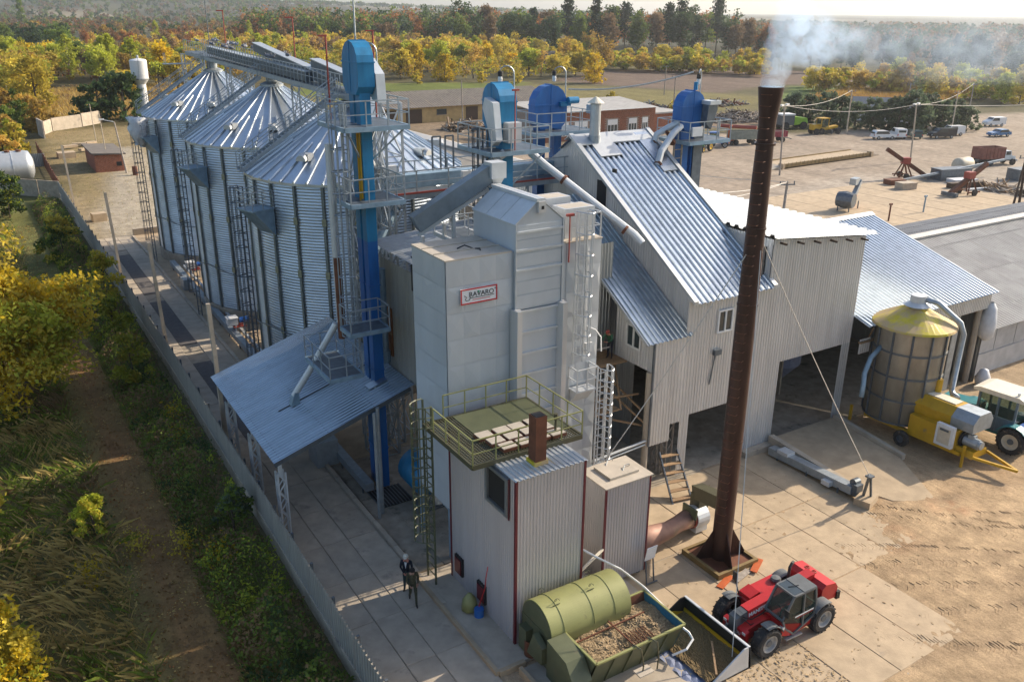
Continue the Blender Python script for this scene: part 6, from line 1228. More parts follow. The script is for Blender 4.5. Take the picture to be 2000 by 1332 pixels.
ltext(bm_, 'MANITOU', (1.60, .175, 1.21), (PI/2, -.123, PI), .25, 'sign_white', bold=.008)
ltext(fp, 'MANITOU', (2.125, -.45, .68), (PI/2, 0, PI/2), .17, 'sign_white', bold=.004)
t = bpy.data.objects['telehandler']
for i in range(5): b = MB(); b.box(-.55+i*.22, -.42+i*.22, -1.135, -1.118, .95, 1.2); b.build('vent_slot', 'black', t)
b = MB(); b.path([(1.9, .2, 1.35), (1.6, .32, 1.2), (1.0, .3, 1.25), (.6, .2, 1.3)], .025, 5); b.path([(1.95, .24, 1.3), (1.7, .4, 1.05), (1.2, .36, 1.0), (.8, .22, 1.1)], .022, 5); b.build('hydraulic_hoses', 'black', t)
b = MB(); b.prism([(.15, 1.158, 1.28), (-.85, 1.158, 1.34), (-.85, 1.158, 1.40), (.15, 1.158, 1.34)], (0, .006, 0)); b.build('door_stripe', 'sign_white', t)
b = MB(); b.prism([(.05, 1.158, 1.22), (-.8, 1.158, 1.28), (-.8, 1.158, 1.30), (.05, 1.158, 1.24)], (0, .006, 0)); b.build('door_stripe', 'sign_red', t)
for y in (-.5, .5): b = MB(); b.cbox((2.13, y, .86), (.04, .16, .1)); b.build('front_lamp', 'lamp_white', t)
for y in (-.4, .4): b = MB(); b.bar((1.48, -1.0, .66), (1.48, 1.0, .66), .2); b.bar((-1.48, -1.0, .66), (-1.48, 1.0, .66), .2)
b.build('axles', 'steel_dark', t)
# blue wheeled tractor behind the mobile dryer
t = thing('tractor', 'blue and cream wheeled tractor with grey cab beside the mobile dryer', 'tractor', (47.15, 23.5, 0), rz=PI/2+.1)
for x in (1.5, -1.6):
    for y, s_ in ((1.0, 1), (-1.0, -1)): wheel(t, (x, y, .8), .8, .55, 'rim_cream', side=s_, lug=20)
b = MB(); b.box(-2.2, 2.6, -.4, .4, .6, 1.0); b.build('frame', 'teal_tractor', t)
b = MB(); b.prism([(.7, -.5, 1.0), (2.9, -.5, 1.0), (2.9, -.5, 1.75), (.7, -.5, 1.95)], (0, 1.0, 0)); b.build('hood', 'tractor_grey', t); b = MB(); b.prism([(.7, -.52, 1.95), (2.92, -.52, 1.75), (2.92, -.52, 1.81), (.7, -.52, 2.01)], (0, 1.04, 0)); b.build('hood_top', 'teal_tractor', t)
b = MB(); b.box(-1.4, .6, -.78, .78, 1.0, 3.0); b.build('cab_glass', 'glass_cab', t)
b = MB(); [b.bar((x, y, .95), (x, y, 3.05), .12) for x in (-1.42, -.45, .62) for y in (-.8, .8)]; b.box(-1.45, .65, .76, .83, .95, 1.85); b.box(-1.45, .65, -.83, -.76, .95, 1.85); b.build('cab_frame', 'tractor_grey', t)
b = MB(); b.prism([(-1.75, -.95, 3.05), (.95, -.95, 3.05), (1.0, -.95, 3.2), (.6, -.95, 3.32), (-1.5, -.95, 3.32), (-1.8, -.95, 3.2)], (0, 1.9, 0)); b.build('cab_roof', 'cream_roof', t)
for x in (1.5, -1.6):
    for y in (-1.0, 1.0): b = MB(); vs = [((x+r_*math.cos(u)), y+w_, .8+r_*math.sin(u)) for u in np.linspace(.5, 2.7, 8) for r_, w_ in ((.9, -.3), (.9, .3), (.95, -.3), (.95, .3))]; b.add(vs, [f for i in range(7) for f in ((i*4+2, i*4+3, i*4+7, i*4+6), (i*4, i*4+4, i*4+5, i*4+1), (i*4, i*4+2, i*4+6, i*4+4), (i*4+1, i*4+5, i*4+7, i*4+3))]); b.build('fender', 'teal_tractor', t)
b = MB(); b.box(-2.3, -1.5, -.55, .55, 1.0, 1.5); b.build('rear_tank', 'blue_cab', t)
b = MB(); [b.tube((-1.3, y, 3.35), (-1.3, y, 3.5), .08, n=8) for y in (-.6, .6)]; b.build('work_lamp', 'lamp_white', t)
# ================================================================ PEOPLE
def person(label, loc, rz, J, cols, cap=None, hair='hair', face='skin'):
    """skin-modifier body; J maps joint -> (x,y,z); one continuous surface; materials by region"""
    t = thing('person', label, 'person', loc, rz=rz)
    V, E, Rr, tagv = [], [], [], []
    def add(n_, p, r, reg): V.append(Vector(p)); Rr.append(r); tagv.append(reg); return len(V)-1
    def chain(start, pts):
        k = start
        for p, r, reg in pts: i = add('', p, r, reg); E.append((k, i)); k = i
        return k
    pel = add('pelvis', J['pelvis'], (.155, .125), 'leg')
    ch = chain(pel, [(J['waist'], (.15, .115), 'top'), (J['chest'], (.175, .125), 'top')]); nk = chain(ch, [(J['neck'], (.062, .062), 'skin'), (J['head0'], (.075, .085), 'skin'), (J['head1'], (.078, .098), 'skin'), (J['head2'], (.060, .070), 'skin')])
    for s_ in ('l', 'r'):
        sh_ = chain(ch, [(J['sho'+s_], (.075, .075), 'top'), (J['elb'+s_], (.05, .05), 'top'), (J['wri'+s_], (.032, .030), 'top')]); W_, E_ = Vector(J['wri'+s_]), Vector(J['elb'+s_]); d = (W_-E_).normalized()
        hp = chain(sh_, [(W_+d*.07, (.034, .020), 'skin')]); sd_ = d.cross(Vector((0, 0, 1))); sd_ = sd_.normalized() if sd_.length > .1 else Vector((0, 1, 0)); dn = d.cross(sd_).normalized(); hv = W_+d*.07
        for k, ln in enumerate((.065, .078, .082, .070)):
            o_ = sd_*(.021*(k-1.5)); chain(hp, [(hv+d*.03+o_, (.0095, .0095), 'skin'), (hv+d*(.03+ln*.55)+o_-dn*.012, (.0085, .0085), 'skin'), (hv+d*(.03+ln*.85)+o_-dn*.04, (.008, .008), 'skin')])
        chain(hp, [(W_+d*.035+sd_*.03, (.011, .011), 'skin'), (W_+d*.075+sd_*.055-dn*.02, (.0095, .0095), 'skin')])
        chain(pel, [(J['hip'+s_], (.095, .10), 'leg'), (J['kne'+s_], (.062, .065), 'leg'), (J['ank'+s_], (.045, .05), 'leg'), (Vector(J['ank'+s_])+Vector(J['toe'+s_])*.5+Vector((0, 0, -.045)), (.045, .04), 'shoe'), (Vector(J['ank'+s_])+Vector(J['toe'+s_])+Vector((0, 0, -.055)), (.04, .03), 'shoe')])
    me = bpy.data.meshes.new('body'); me.from_pydata(V, E, []); o = bpy.data.objects.new('body', me); COL.objects.link(o)
    sm = o.modifiers.new('s', 'SKIN'); sm.use_smooth_shade = True
    for i, sv in enumerate(me.skin_vertices[0].data): sv.radius = Rr[i]; sv.use_root = (i == 0)
    o.modifiers.new('u', 'SUBSURF').levels = 1
    dg = bpy.context.evaluated_depsgraph_get(); m2 = bpy.data.meshes.new_from_object(o.evaluated_get(dg)); bpy.data.objects.remove(o)
    regs = ['top', 'leg', 'skin', 'shoe']; m2.materials.clear()
    for r in regs: m2.materials.append(G[{'skin': face, 'shoe': 'leather'}.get(r) or cols[r]])
    VV = np.array([v[:] for v in V])
    seg = [(np.array(V[a]), np.array(V[b_]), tagv[a], tagv[b_]) for a, b_ in E]
    for p in m2.polygons:
        c = np.array(p.center); best = 9; rg_ = 'top'
        for a, b_, ta, tb in seg:
            ab = b_-a; u = float(np.clip(np.dot(c-a, ab)/max(1e-9, np.dot(ab, ab)), 0, 1)); dd = np.linalg.norm(c-a-ab*u)
            if dd < best: best = dd; rg_ = ta if u < .5 else tb
        p.material_index = regs.index(rg_)
    ob = bpy.data.objects.new('body', m2); COL.objects.link(ob); ob.parent = t; OFF[ob.name] = Vector((0, 0, 0))
    h1, h2 = Vector(J['head1']), Vector(J['head2']); f_ = Vector(J.get('face', (1, 0, -.2))).normalized(); l_ = Vector((0, 0, 1)).cross(f_).normalized()
    b = MB(); b.prism([h1+f_*.092+l_*.016, h1+f_*.092-l_*.016, h1+f_*.118+Vector((0, 0, -.035)), ], (0, 0, .02)); b.build('nose', face, t); b = MB(); [b.cbox(h1+f_*.088+l_*s_*.034+Vector((0, 0, .03)), (.02, .02, .012)) for s_ in (-1, 1)]; b.cbox(h1+f_*.088+Vector((0, 0, -.055)), (.012, .05, .01), rotz(math.atan2(f_.y, f_.x))); b.build('eyes_and_mouth', 'hair', t); b = MB(); [b.cbox(h1+l_*s_*.085, (.04, .02, .06)) for s_ in (-1, 1)]; b.build('ears', face, t)
    c = h1+Vector((0, 0, .025))-f_*.012; b = MB()
    if cap: b.lathe([(.112, -.01), (.108, .05), (.07, .10), (0, .115)], 16, tuple(c)); a = c+f_*.08; b.prism([a+l_*.08, a-l_*.08, a+f_*.1-l_*.05, a+f_*.1+l_*.05], (0, 0, .015)); b.build('cap', cap, t)
    else: b.lathe([(.108, -.05), (.112, .03), (.08, .09), (0, .108)], 14, tuple(c-f_*.014)); b.build('hair', hair, t)
    return t
ST = dict(pelvis=(0, 0, .96), waist=(0, 0, 1.12), chest=(.01, 0, 1.36), neck=(.02, 0, 1.52), head0=(.035, 0, 1.585), head1=(.04, 0, 1.655), head2=(.03, 0, 1.74), shol=(0, .19, 1.42), shor=(0, -.19, 1.42), elbl=(.02, .25, 1.14), elbr=(.02, -.25, 1.14), wril=(.2, .1, 1.0), wrir=(.2, -.08, 1.0),
          hipl=(0, .095, .90), hipr=(0, -.095, .90), knel=(.02, .1, .5), kner=(.02, -.1, .5), ankl=(0, .11, .09), ankr=(0, -.11, .09), toel=(.17, .02, 0), toer=(.17, -.02, 0))
pA = person('person in navy jacket and pale cap standing with hands joined on the road', (12.35, 28.15, .06), -2.2, ST, {'top': 'cloth_navy', 'leg': 'cloth_teal'}, cap='cap_pale', face='skin_red')
b = MB(); b.prism([(.125, .055, 1.46), (.125, -.055, 1.46), (.148, 0, 1.16)], (.014, 0, 0)); b.build('shirt_front', 'plastic_white', pA)
WK = dict(ST); WK.update(chest=(.05, 0, 1.35), neck=(.075, 0, 1.5), head0=(.10, 0, 1.56), head1=(.12, 0, 1.62), head2=(.11, 0, 1.71), face=(1, 0, -.5), elbl=(-.1, .25, 1.14), wril=(-.02, .22, .93), elbr=(.06, -.25, 1.12), wrir=(.2, -.14, 1.0), knel=(.2, .1, .54), ankl=(.28, .1, .09), kner=(-.03, -.1, .5), ankr=(-.33, -.11, .17), toer=(.14, -.02, -.06))
person('person in camouflage jacket and olive trousers walking beside the one in the cap', (12.2, 27.25, .06), -1.9, WK, {'top': 'cloth_camo', 'leg': 'cloth_olive'})
LN = dict(ST); LN.update(waist=(.06, 0, 1.11), chest=(.25, 0, 1.3), neck=(.37, 0, 1.4), head0=(.42, 0, 1.45), head1=(.46, 0, 1.5), head2=(.47, 0, 1.59), shol=(.28, .19, 1.33), shor=(.28, -.19, 1.33), elbl=(.48, .24, 1.13), elbr=(.48, -.24, 1.13), wril=(.66, .12, 1.1), wrir=(.66, -.1, 1.1))
person('person in green jacket leaning out over the plank floor rail', (25.9, 32.2, 6.44), -2.6, LN, {'top': 'cloth_green', 'leg': 'cloth_navy'}, cap='red_dull', face='skin_red')
# ================================================================ BOUNDARY FENCE AND LEFT YARD
def at(x, y, z=0.0):
    """world point at height z seen at photograph pixel x, y (used only to read off positions)"""
    d = r2*((x-1000)/1687.109)+u2*(-(y-666)/1687.109)+fw; k = (z-23.0)/d.z; return Vector((d.x*k, d.y*k, z))
t = thing('metal_fence', 'long ribbed metal fence on a concrete base separating the overgrown strip from the yard', 'fence', (8.55, 60, 0))
b = MB(); b.sheet((0, 2.46, 0), (0, -2.46, 0), (0, 0, 1.5), .246, .085); fp_ = b.build('fence_panel', 'fence_metal', None); fme = fp_.data; bpy.data.objects.remove(fp_)
b = MB(); b.box(-.09, .09, .02, 2.46, -.3, .82); b.box(-.14, .14, .02, 2.46, .76, .84); fb_ = b.build('base_panel', 'concrete_grey', None); bme = fb_.data; bpy.data.objects.remove(fb_)
b = MB(); b.box(-.05, .05, -.05, .05, 0, 2.25); fo_ = b.build('post', 'steel_dark', None); pme = fo_.data; bpy.data.objects.remove(fo_)
def fx(y): return 8.32+min(1, max(0, (y-10)/45))*.45
for i in range(46):
    y = 9+i*2.5; x = fx(y); x2 = fx(y+2.5); a = -math.atan2(x2-x, 2.5)
    for nm, me_, dz, da in (('fence_panel', fme, .82, random.uniform(-.012, .012)), ('base_panel', bme, 0, 0), ('post', pme, 0, 0)):
        o = put(nm, me_, t, Vector((x+(.1 if nm == 'post' else (-.02 if nm == 'fence_panel' else 0)), y, dz+random.uniform(-.015, .015)))-OFF[t.name], (random.uniform(-.01, .01), da, a))
t = thing('concrete_wall', 'weathered concrete panel wall turning left behind the yellow tree', 'wall', (4, 130, 0))
for i in range(7):
    p = Vector((8.8, 124.5, 0)).lerp(Vector((-7, 142, 0)), i/7); q = Vector((8.8, 124.5, 0)).lerp(Vector((-7, 142, 0)), (i+.97)/7); b = MB(); b.bar(p+Vector((0, 0, 1.1)), q+Vector((0, 0, 1.1)), .15, 2.2+random.uniform(-.1, .1)); b.build('wall_panel', 'concrete_old', t)
t = thing('picket_fence', 'rusty brown picket fence beside the silver tank', 'fence', (9.3, 140, 0))
for i in range(26): y = 127+i*1.55; b = MB(); b.box(9.0+.02*i-.06, 9.06+.02*i, y, y+.75, 0, 2.0+random.uniform(-.15, .15)); b.build('picket', 'rust', t)
b = MB(); b.bar((9.0, 127, 1.6), (9.5, 167, 1.6), .08); b.bar((9.0, 127, .5), (9.5, 167, .5), .08); b.build('rails', 'rust', t)
t = thing('storage_tank', 'long silver storage tank lying beyond the concrete wall', 'tank', (2, 146, 0))
b = MB(); b.lathe([(0, -6), (1.0, -5.9), (2.0, -5.3), (2.15, -4.6), (2.15, 4.9), (2.0, 5.5), (1.0, 5.9), (0, 6)], 26, (1.3, 139.5, 2.2), axis='x'); b.build('shell', 'galv_bright', t, smooth=True)
b = MB(); [b.lathe([(2.13, -.06), (2.2, -.06), (2.2, .06), (2.13, .06)], 26, (x, 139.5, 2.2), axis='x') for x in (-2.5, 1.6, 4.6)]; b.build('bands', 'white_metal', t)
for x in (2.8, 4.2, 5.6): b = MB(); b.lathe([(.35, 0), (.35, .18), (0, .2)], 12, (x, 139.2, 4.3)); b.build('manhole', 'rust', t)
b = MB(); [b.box(x, x+.5, 138.5, 140.5, 0, .7) for x in (-2.5, 4)]; b.build('saddles', 'concrete_grey', t)
t = thing('corrugated_fence', 'grey corrugated fence behind the silver tank', 'fence', (3, 152, 0))
for i in range(7): b = MB(); b.sheet((-6.5+i*2.3, 152.5, 0), (2.25, 0, 0), (0, 0, 2.0), .25, .05); b.build('fence_panel', 'galv_dark', t)
def pole(label, base, h, lean=(0, 0), r=.14, m='concrete_grey', square=True, group='concrete poles along the fence', cat='pole', nm='concrete_pole'):
    t = thing(nm, label, cat, base, group=group); p = Vector(base); q = p+Vector((lean[0], lean[1], h)); b = MB()
    if square: b.bar(p-Vector((0, 0, .2)), q, r*1.9, r*1.5)
    else: b.tube(p-Vector((0, 0, .2)), q, r, r*.7, n=8)
    b.build('shaft', m, t); return t, q
pole('square concrete pole beside the fence nearest the lean-to roof', (9.35, 45.7, 0), 8.0, (.1, .9)); pole('square concrete pole by the fence opposite the middle silo', (9.3, 61.2, 0), 8.1, (-.15, .5)); pole('square concrete pole by the fence opposite the far silo', (9.4, 81.0, 0), 8.1, (-.2, .6)); pole('square concrete pole by the fence at the concrete block pile', (9.75, 119, 0), 7.3, (-.2, .7))
t, q = pole('leaning wooden lamp post in the far left yard', (19.2, 140, 0), 7.4, (-.6, .5), m='wood_grey', square=False, group=None, nm='lamp_post', cat='lamp post'); b = MB(); b.bar(q, q+Vector((-1.4, .4, .35)), .08); b.cbox(q+Vector((-1.6, .45, .4)), (.7, .3, .16)); b.build('lamp_arm', 'lamp_white', t)
pole('thin pale pole left of the flat roofed brick hut', (19.7, 175, 0), 6.9, (-.1, .3), r=.08, square=False, group=None, nm='thin_pole'); pole('thin pale pole rising behind the flat roofed brick hut', (17.6, 146.5, 0), 8.4, (-.1, .3), r=.08, square=False, group=None, nm='thin_pole')
pole('thin pale pole standing in the trees at the left edge', at(22, 208, 0), 5.0, (-.3, 0), r=.09, square=False, group=None, nm='thin_pole')
def brickwall(parent, o, U, V, rows, cols, m='brick', th=.05, every=True, holes=(), nm='brick'):
    """courses of raised bricks in front of a mortar backing; holes = (u0,u1,v0,v1) in wall fractions"""
    o, U, V = Vector(o), Vector(U), Vector(V); n_ = U.cross(V).normalized(); b = MB()
    for r in range(rows):
        for c in range(-1, cols):
            u0 = (c+(.5 if r % 2 else 0)+.05)/cols; u1 = u0+.90/cols; u0, u1 = max(0, u0), min(1, u1); v0, v1 = (r+.08)/rows, (r+.92)/rows
            if u1-u0 < .15/cols or any(u1 > h[0] and u0 < h[1] and v1 > h[2] and v0 < h[3] for h in holes): continue
            d = th*random.uniform(.6, 1.2); p = [o+U*u+V*v for u, v in ((u0, v0), (u1, v0), (u1, v1), (u0, v1))]; b.add(p+[q+n_*d for q in p], [(4, 5, 6, 7), (0, 1, 5, 4), (1, 2, 6, 5), (2, 3, 7, 6), (3, 0, 4, 7)])
    return b.build(nm, m, parent, kind='stuff')
t = thing('brick_hut', 'small brick hut with a weathered flat slab roof in the left yard', 'hut', (17.3, 147, 0))
b = MB(); b.box(15.4, 19.3, 142.3, 153, 0, 2.5); b.build('walls', 'mortar', t); brickwall(t, (15.4, 142.3, 0), (3.9, 0, 0), (0, 0, 2.5), 16, 9); brickwall(t, (15.4, 153, 0), (0, -10.7, 0), (0, 0, 2.5), 16, 24)
b = MB(); b.prism([(15.0, 141.8, 2.75), (19.7, 141.8, 2.45), (19.7, 141.8, 2.65), (15.0, 141.8, 2.95)], (0, 11.6, 0)); b.build('roof_slab', 'asbestos_brown', t); b = MB(); b.box(18.3, 19.0, 142.2, 142.28, .8, 1.4); b.build('window', 'black', t)
tag((lambda b: (b.lathe([(0, 0), (.35, 0), (.38, .7), (.35, 1.3), (0, 1.3)], 14, (20.0, 137.5, 0)), b.build('rusty_drum', 'rust', off=(20, 137.5, 0)))[1])(MB()), 'rusty upright drum standing right of the brick hut', 'drum')
tag((lambda b: ([b.bar((21+a, 131+c, 0), (21+a, 131+c, 1.1), .07) for a in (0, 1.3) for c in (0, 1)], b.bar((21, 131, 1.1), (22.3, 131, 1.1), .08), b.bar((21, 131, .6), (22.3, 131, .6), .07), b.build('iron_rack', 'steel_dark', off=(21.5, 131.5, 0)))[3])(MB()), 'dark iron rack standing on the dry grass of the left yard', 'rack')
for i, (x, y, l, w, a, lab) in enumerate(((11.2, 108.6, 1.5, 1.3, .1, 'pale concrete block lying by the fence pole'), (14.8, 170, 2.4, 1, .3, 'concrete slab on the rubble heap, leftmost'), (16.5, 172, 2.2, 1, -.2, 'concrete slab on the rubble heap, middle'), (18.5, 173, 2.0, .9, .5, 'concrete slab on the rubble heap, rightmost'), (13.2, 160, 2.6, 2.2, .05, 'square concrete well ring near the picket fence'), (16.4, 165, 1.6, .8, .6, 'pale slab lying flat in front of the rubble heap'))):
    b = MB(); b.cbox((x, y, .45), (l, w, .9 if i in (0, 4) else .35), rotz(a)); tag(b.build('concrete_block', 'concrete', off=(x, y, 0)), lab, 'concrete block', 'concrete rubble in the left yard')
t = thing('block_wall', 'low concrete panel wall closing the far end of the left yard', 'wall', (16, 197, 0))
for p, q, h in (((11.8, 192, 0), (12.3, 186, 0), 3.2), ((12.6, 192, 0), (14.4, 196.5, 0), 2.4), ((14.6, 197, 0), (20.4, 201.5, 0), 2.5), ((20.6, 202, 0), (24.4, 206, 0), 2.6)): b = MB(); b.bar(Vector(p)+Vector((0, 0, h/2)), Vector(q)+Vector((0, 0, h/2)), .25, h); b.build('wall_panel', 'concrete_grey', t)
t = thing('water_tower', 'white water tower with a wide tank on a round column behind the far silo', 'water tower', (34.8, 212.5, 0))
b = MB(); b.lathe([(1.15, 0), (1.0, 7.2), (1.75, 8.2), (1.8, 12.2), (1.55, 12.4), (0, 12.7)], 28, (34.8, 212.5, 0)); o = b.build('tower', 'plastic_white', t); autosmooth(o, 35)
b = MB(); b.lathe([(1.78, 8.15), (1.86, 8.2), (1.86, 8.4), (1.78, 8.45)], 28, (34.8, 212.5, 0)); b.build('band', 'galv_dark', t); b = MB(); b.tube((34.8, 212.5, 12.6), (34.8, 212.5, 13.3), .25, n=8); b.build('vent', 'galv_bright', t); b = MB(); b.bar((34.3, 210.7, 8.2), (34.6, 210.7, 13.0), .1); b.build('ladder', 'steel', t)
# ================================================================ FAR BUILDINGS
t = thing('grey_barn', 'long barn with beige roof sheets and pale ridge behind the elevators', 'barn', (55, 98, 0))
b = MB(); b.box(45, 65, 62, 128, 0, 3.4); b.build('walls', 'concrete_old', t)
b = MB(); lx_ = 3.0; b.sheet((0, 0, 0), (0, -2.98, 0), (2.62, 0, 2.62*.27), .33, .035, 'sine', flip=True); me0 = None
for k in range(4):
    for i in range(22):
        if me0 is None: o = b.build('roof_sheet', 'asbestos_beige', None); me0 = o.data
        else: o = bpy.data.objects.new('roof_sheet', me0); COL.objects.link(o)
        o.parent = t; o.location = Vector((44.6+k*2.6, 65+i*3.0, 3.5+k*2.6*.27+.03*(k % 2)))-OFF[t.name]
b = MB(); b.prism([(55.0, 61.9, 6.35), (65.4, 61.9, 3.5), (65.4, 61.9, 3.55), (55, 61.9, 6.4)], (0, 66, 0)); b.build('back_roof', 'asbestos_beige', t)
b = MB(); b.prism([(53.9, 61.8, 6.15), (55.0, 61.8, 6.45), (56.1, 61.8, 6.15), (56.1, 61.8, 6.25), (55.0, 61.8, 6.56), (53.9, 61.8, 6.25)], (0, 66.4, 0)); b.build('ridge_cap', 'ridge_pale', t)
t = thing('brick_building', 'red brick workshop with low grey roof and tall windows behind the elevators', 'building', (100, 140, 0))
wy = 135.3; b = MB(); b.box(91, 117.2, wy+.06, 147, 0, 5.3); b.build('walls', 'mortar', t)
wins = [(94.2, 96.2), (97.6, 100.6), (101.2, 103.2), (105.4, 107.8), (110.6, 112.6), (114.0, 115.4)]
brickwall(t, (91, wy, 0), (26.2, 0, 0), (0, 0, 5.2), 24, 40, th=.06, holes=[((a-91-.1)/26.2, (c-91+.1)/26.2, .9/5.2, 3.5/5.2) for a, c in wins]); brickwall(t, (117.26, wy, 0), (0, 11, 0), (0, 0, 5.2), 24, 18, th=.06)
for a, c in wins:
    b = MB(); b.box(a, c, wy-.02, wy+.03, 1.0, 3.4); w_ = b.build('window', 'glass', t); b = MB(); b.box(a, c, wy-.08, wy-.03, 2.4, 3.42); b.build('blind', 'plastic_white', w_); b = MB(); [b.box(x-.05, x+.05, wy-.07, wy-.02, 1.0, 2.4) for x in np.linspace(a, c, 4)]; b.box(a, c, wy-.07, wy-.02, .95, 1.05); b.build('frame', 'plastic_white', w_)
for k in range(5): b = MB(); b.sheet((90.4, wy-.6+k*2.6, 5.25+k*2.6*.08), (27.4, 0, 0), (0, 2.7, 2.7*.08), 1.1, .03, 'sine'); b.build('roof_sheet', 'asbestos', t)
b = MB(); b.box(92, 93.6, wy-.05, wy+.02, 0, 3.0); b.build('door', 'black', t)
b = MB(); b.box(117.2, 126, 137.5, 147, 0, 3.6); b.build('annex', 'brick', t); b = MB(); b.box(117.2, 126.4, 137.0, 147, 3.6, 3.9); b.build('annex_roof', 'asbestos', t)
t = thing('yellow_building', 'low yellow plastered store with dark doors and brown sheet roof', 'building', (90, 178, 0))
yy = 173.8; b = MB(); b.box(72, 118, yy, 188, 0, 3.3); b.build('walls', 'plaster_yellow', t)
for a, c in ((80.8, 84.6), (95.5, 98.5), (75.5, 78.5)): b = MB(); b.box(a, c, yy-.1, yy, 0, 2.9); b.build('door', 'wood_dark', t)
for a, c in ((88.2, 90.6), (101, 103)): b = MB(); b.box(a, c, yy-.08, yy, 1.5, 2.7); w_ = b.build('window', 'glass', t); b = MB(); b.box(a-.12, c+.12, yy-.12, yy-.02, 1.35, 1.5); b.build('sill', 'concrete', w_)
for k in range(4):
    for i in range(12): b = MB(); b.sheet((71.5+i*4, yy-.8+k*2.7, 3.3+k*2.7*.23+.03*(k % 2)), (3.96, 0, 0), (0, 2.8, 2.8*.23), .66, .06, 'sine'); b.build('roof_sheet', 'asbestos_brown', t)
t = thing('farm_house', 'low house with dark roof hidden among the orchard bushes', 'house', (180, 128, 0))
b = MB(); b.box(-7, 7, -3.5, 3.5, 0, 2.9); t.rotation_euler = (0, 0, -.9); OFF[t.name] = Vector((0, 0, 0)); b.build('walls', 'plastic_white', t); b = MB(); b.prism([(-7.6, -4.2, 2.8), (-7.6, 4.2, 2.8), (-7.6, 0, 5.0)], (15.2, 0, 0)); b.build('roof', 'steel_dark', t)
for x in (-4, 0, 4): b = MB(); b.box(x-.6, x+.6, -3.56, -3.48, 1, 2.2); b.build('window', 'glass', t)
t = thing('dark_roofed_house', 'old house with steep dark roof among the yellow trees', 'house', (203, 306, 0))
b = MB(); b.box(198, 209, 303, 311, 0, 3); b.build('walls', 'wood_dark', t); b = MB(); b.prism([(197, 302, 3), (197, 312, 3), (199.5, 307, 7.6)], (11, 0, 0)); b.build('roof', 'black', t)
# stacks, scrap
def sticks(nm, c, rx, ry, h, N, L, r, mats, lab, seed):
    rg = random.Random(seed); b = MB()
    for i in range(N):
        u, a = math.sqrt(rg.random()), rg.uniform(0, 6.283); x, y = c[0]+rx*u*math.cos(a), c[1]+ry*u*math.sin(a); z = h*(1-u)*rg.uniform(.3, 1)+.15; d = Vector((rg.gauss(0, 1), rg.gauss(0, 1), rg.gauss(0, .35))).normalized()*rg.uniform(.4, 1)*L/2; p = Vector((x, y, max(.1, z))); b.m(rg.randrange(len(mats))).bar(p-d, p+d, r*rg.uniform(.6, 1.5))
    return b.build(nm, mats, None, label=lab, kind='stuff')
sticks('firewood_heap', (149, 144), 8, 5, 2.6, 520, 3.2, .16, ['wood_grey', 'wood_dark', 'wood_grey'], 'big heap of grey timber and brushwood behind the smokestack', 1)
sticks('scrap_heap', (132, 168), 9, 5, 2.2, 260, 3.4, .22, ['rust', 'steel_dark', 'wood_dark'], 'rusty scrap metal heap beyond the brick workshop', 2)
sticks('scrap_heap', (146, 172), 7, 4, 2.0, 160, 3.0, .2, ['rust', 'steel_dark'], 'second rusty scrap heap beside the ploughed field', 3)
sticks('timber_stack', (88, 160), 5, 4, 1.6, 170, 4.5, .2, ['wood', 'wood_dark', 'wood_grey'], 'stacked brown timber in front of the yellow store', 4)
sticks('broken_pallets', (121.5, 66.5), 2.6, 2.2, 1.0, 60, 2.4, .13, ['wood', 'wood_grey'], 'broken pallets piled at the edge of the far slab yard', 5)
sticks('scrap_heap', (112, 153), 7, 3, 1.8, 150, 3, .2, ['rust', 'steel_dark', 'brick'], 'brick and scrap pile behind the workshop', 7)
sticks('scrap_heap', (170, 170), 8, 3, 1.6, 130, 3.5, .2, ['steel_dark', 'rust', 'wood_grey'], 'dark scrap row along the field edge', 8)
sticks('timber_stack', (104, 156), 4, 3, 1.5, 130, 4, .18, ['wood', 'wood_grey'], 'loose timber between the yellow store and the workshop', 9)
sticks('scrap_heap', (139, 154), 6, 3, 1.3, 130, 3, .16, ['wood_grey', 'rust', 'steel_dark'], 'low scrap strip by the firewood heap', 10)
sticks('brush_heap', (121, 62.5), 2.0, 1.5, .7, 120, 1.6, .05, ['wood_dark'], 'small heap of dry brushwood on the far slab yard', 6)
for i in range(6):
    x, y = 66.5+(i % 3)*1.7+(.8 if i > 2 else 0), 192; z = .9+(1.4 if i > 2 else 0); b = MB(); b.lathe([(0, 0), (.8, 0), (.8, 1.5), (0, 1.5)], 14, (x*1.18+2, y, z+2.2), axis='y'); tag(b.build('straw_bale', 'asbestos_brown', off=(x, y, 0)), ['leftmost round straw bale of the bottom row', 'middle round straw bale of the bottom row', 'rightmost round straw bale of the bottom row', 'leftmost round straw bale on top', 'middle round straw bale on top', 'rightmost round straw bale on top'][i]+' behind the yellow store', 'straw bale', 'round bales stacked behind the yellow store')
for q in ([(x, 140.5) for x in (128, 134, 139)]): pass
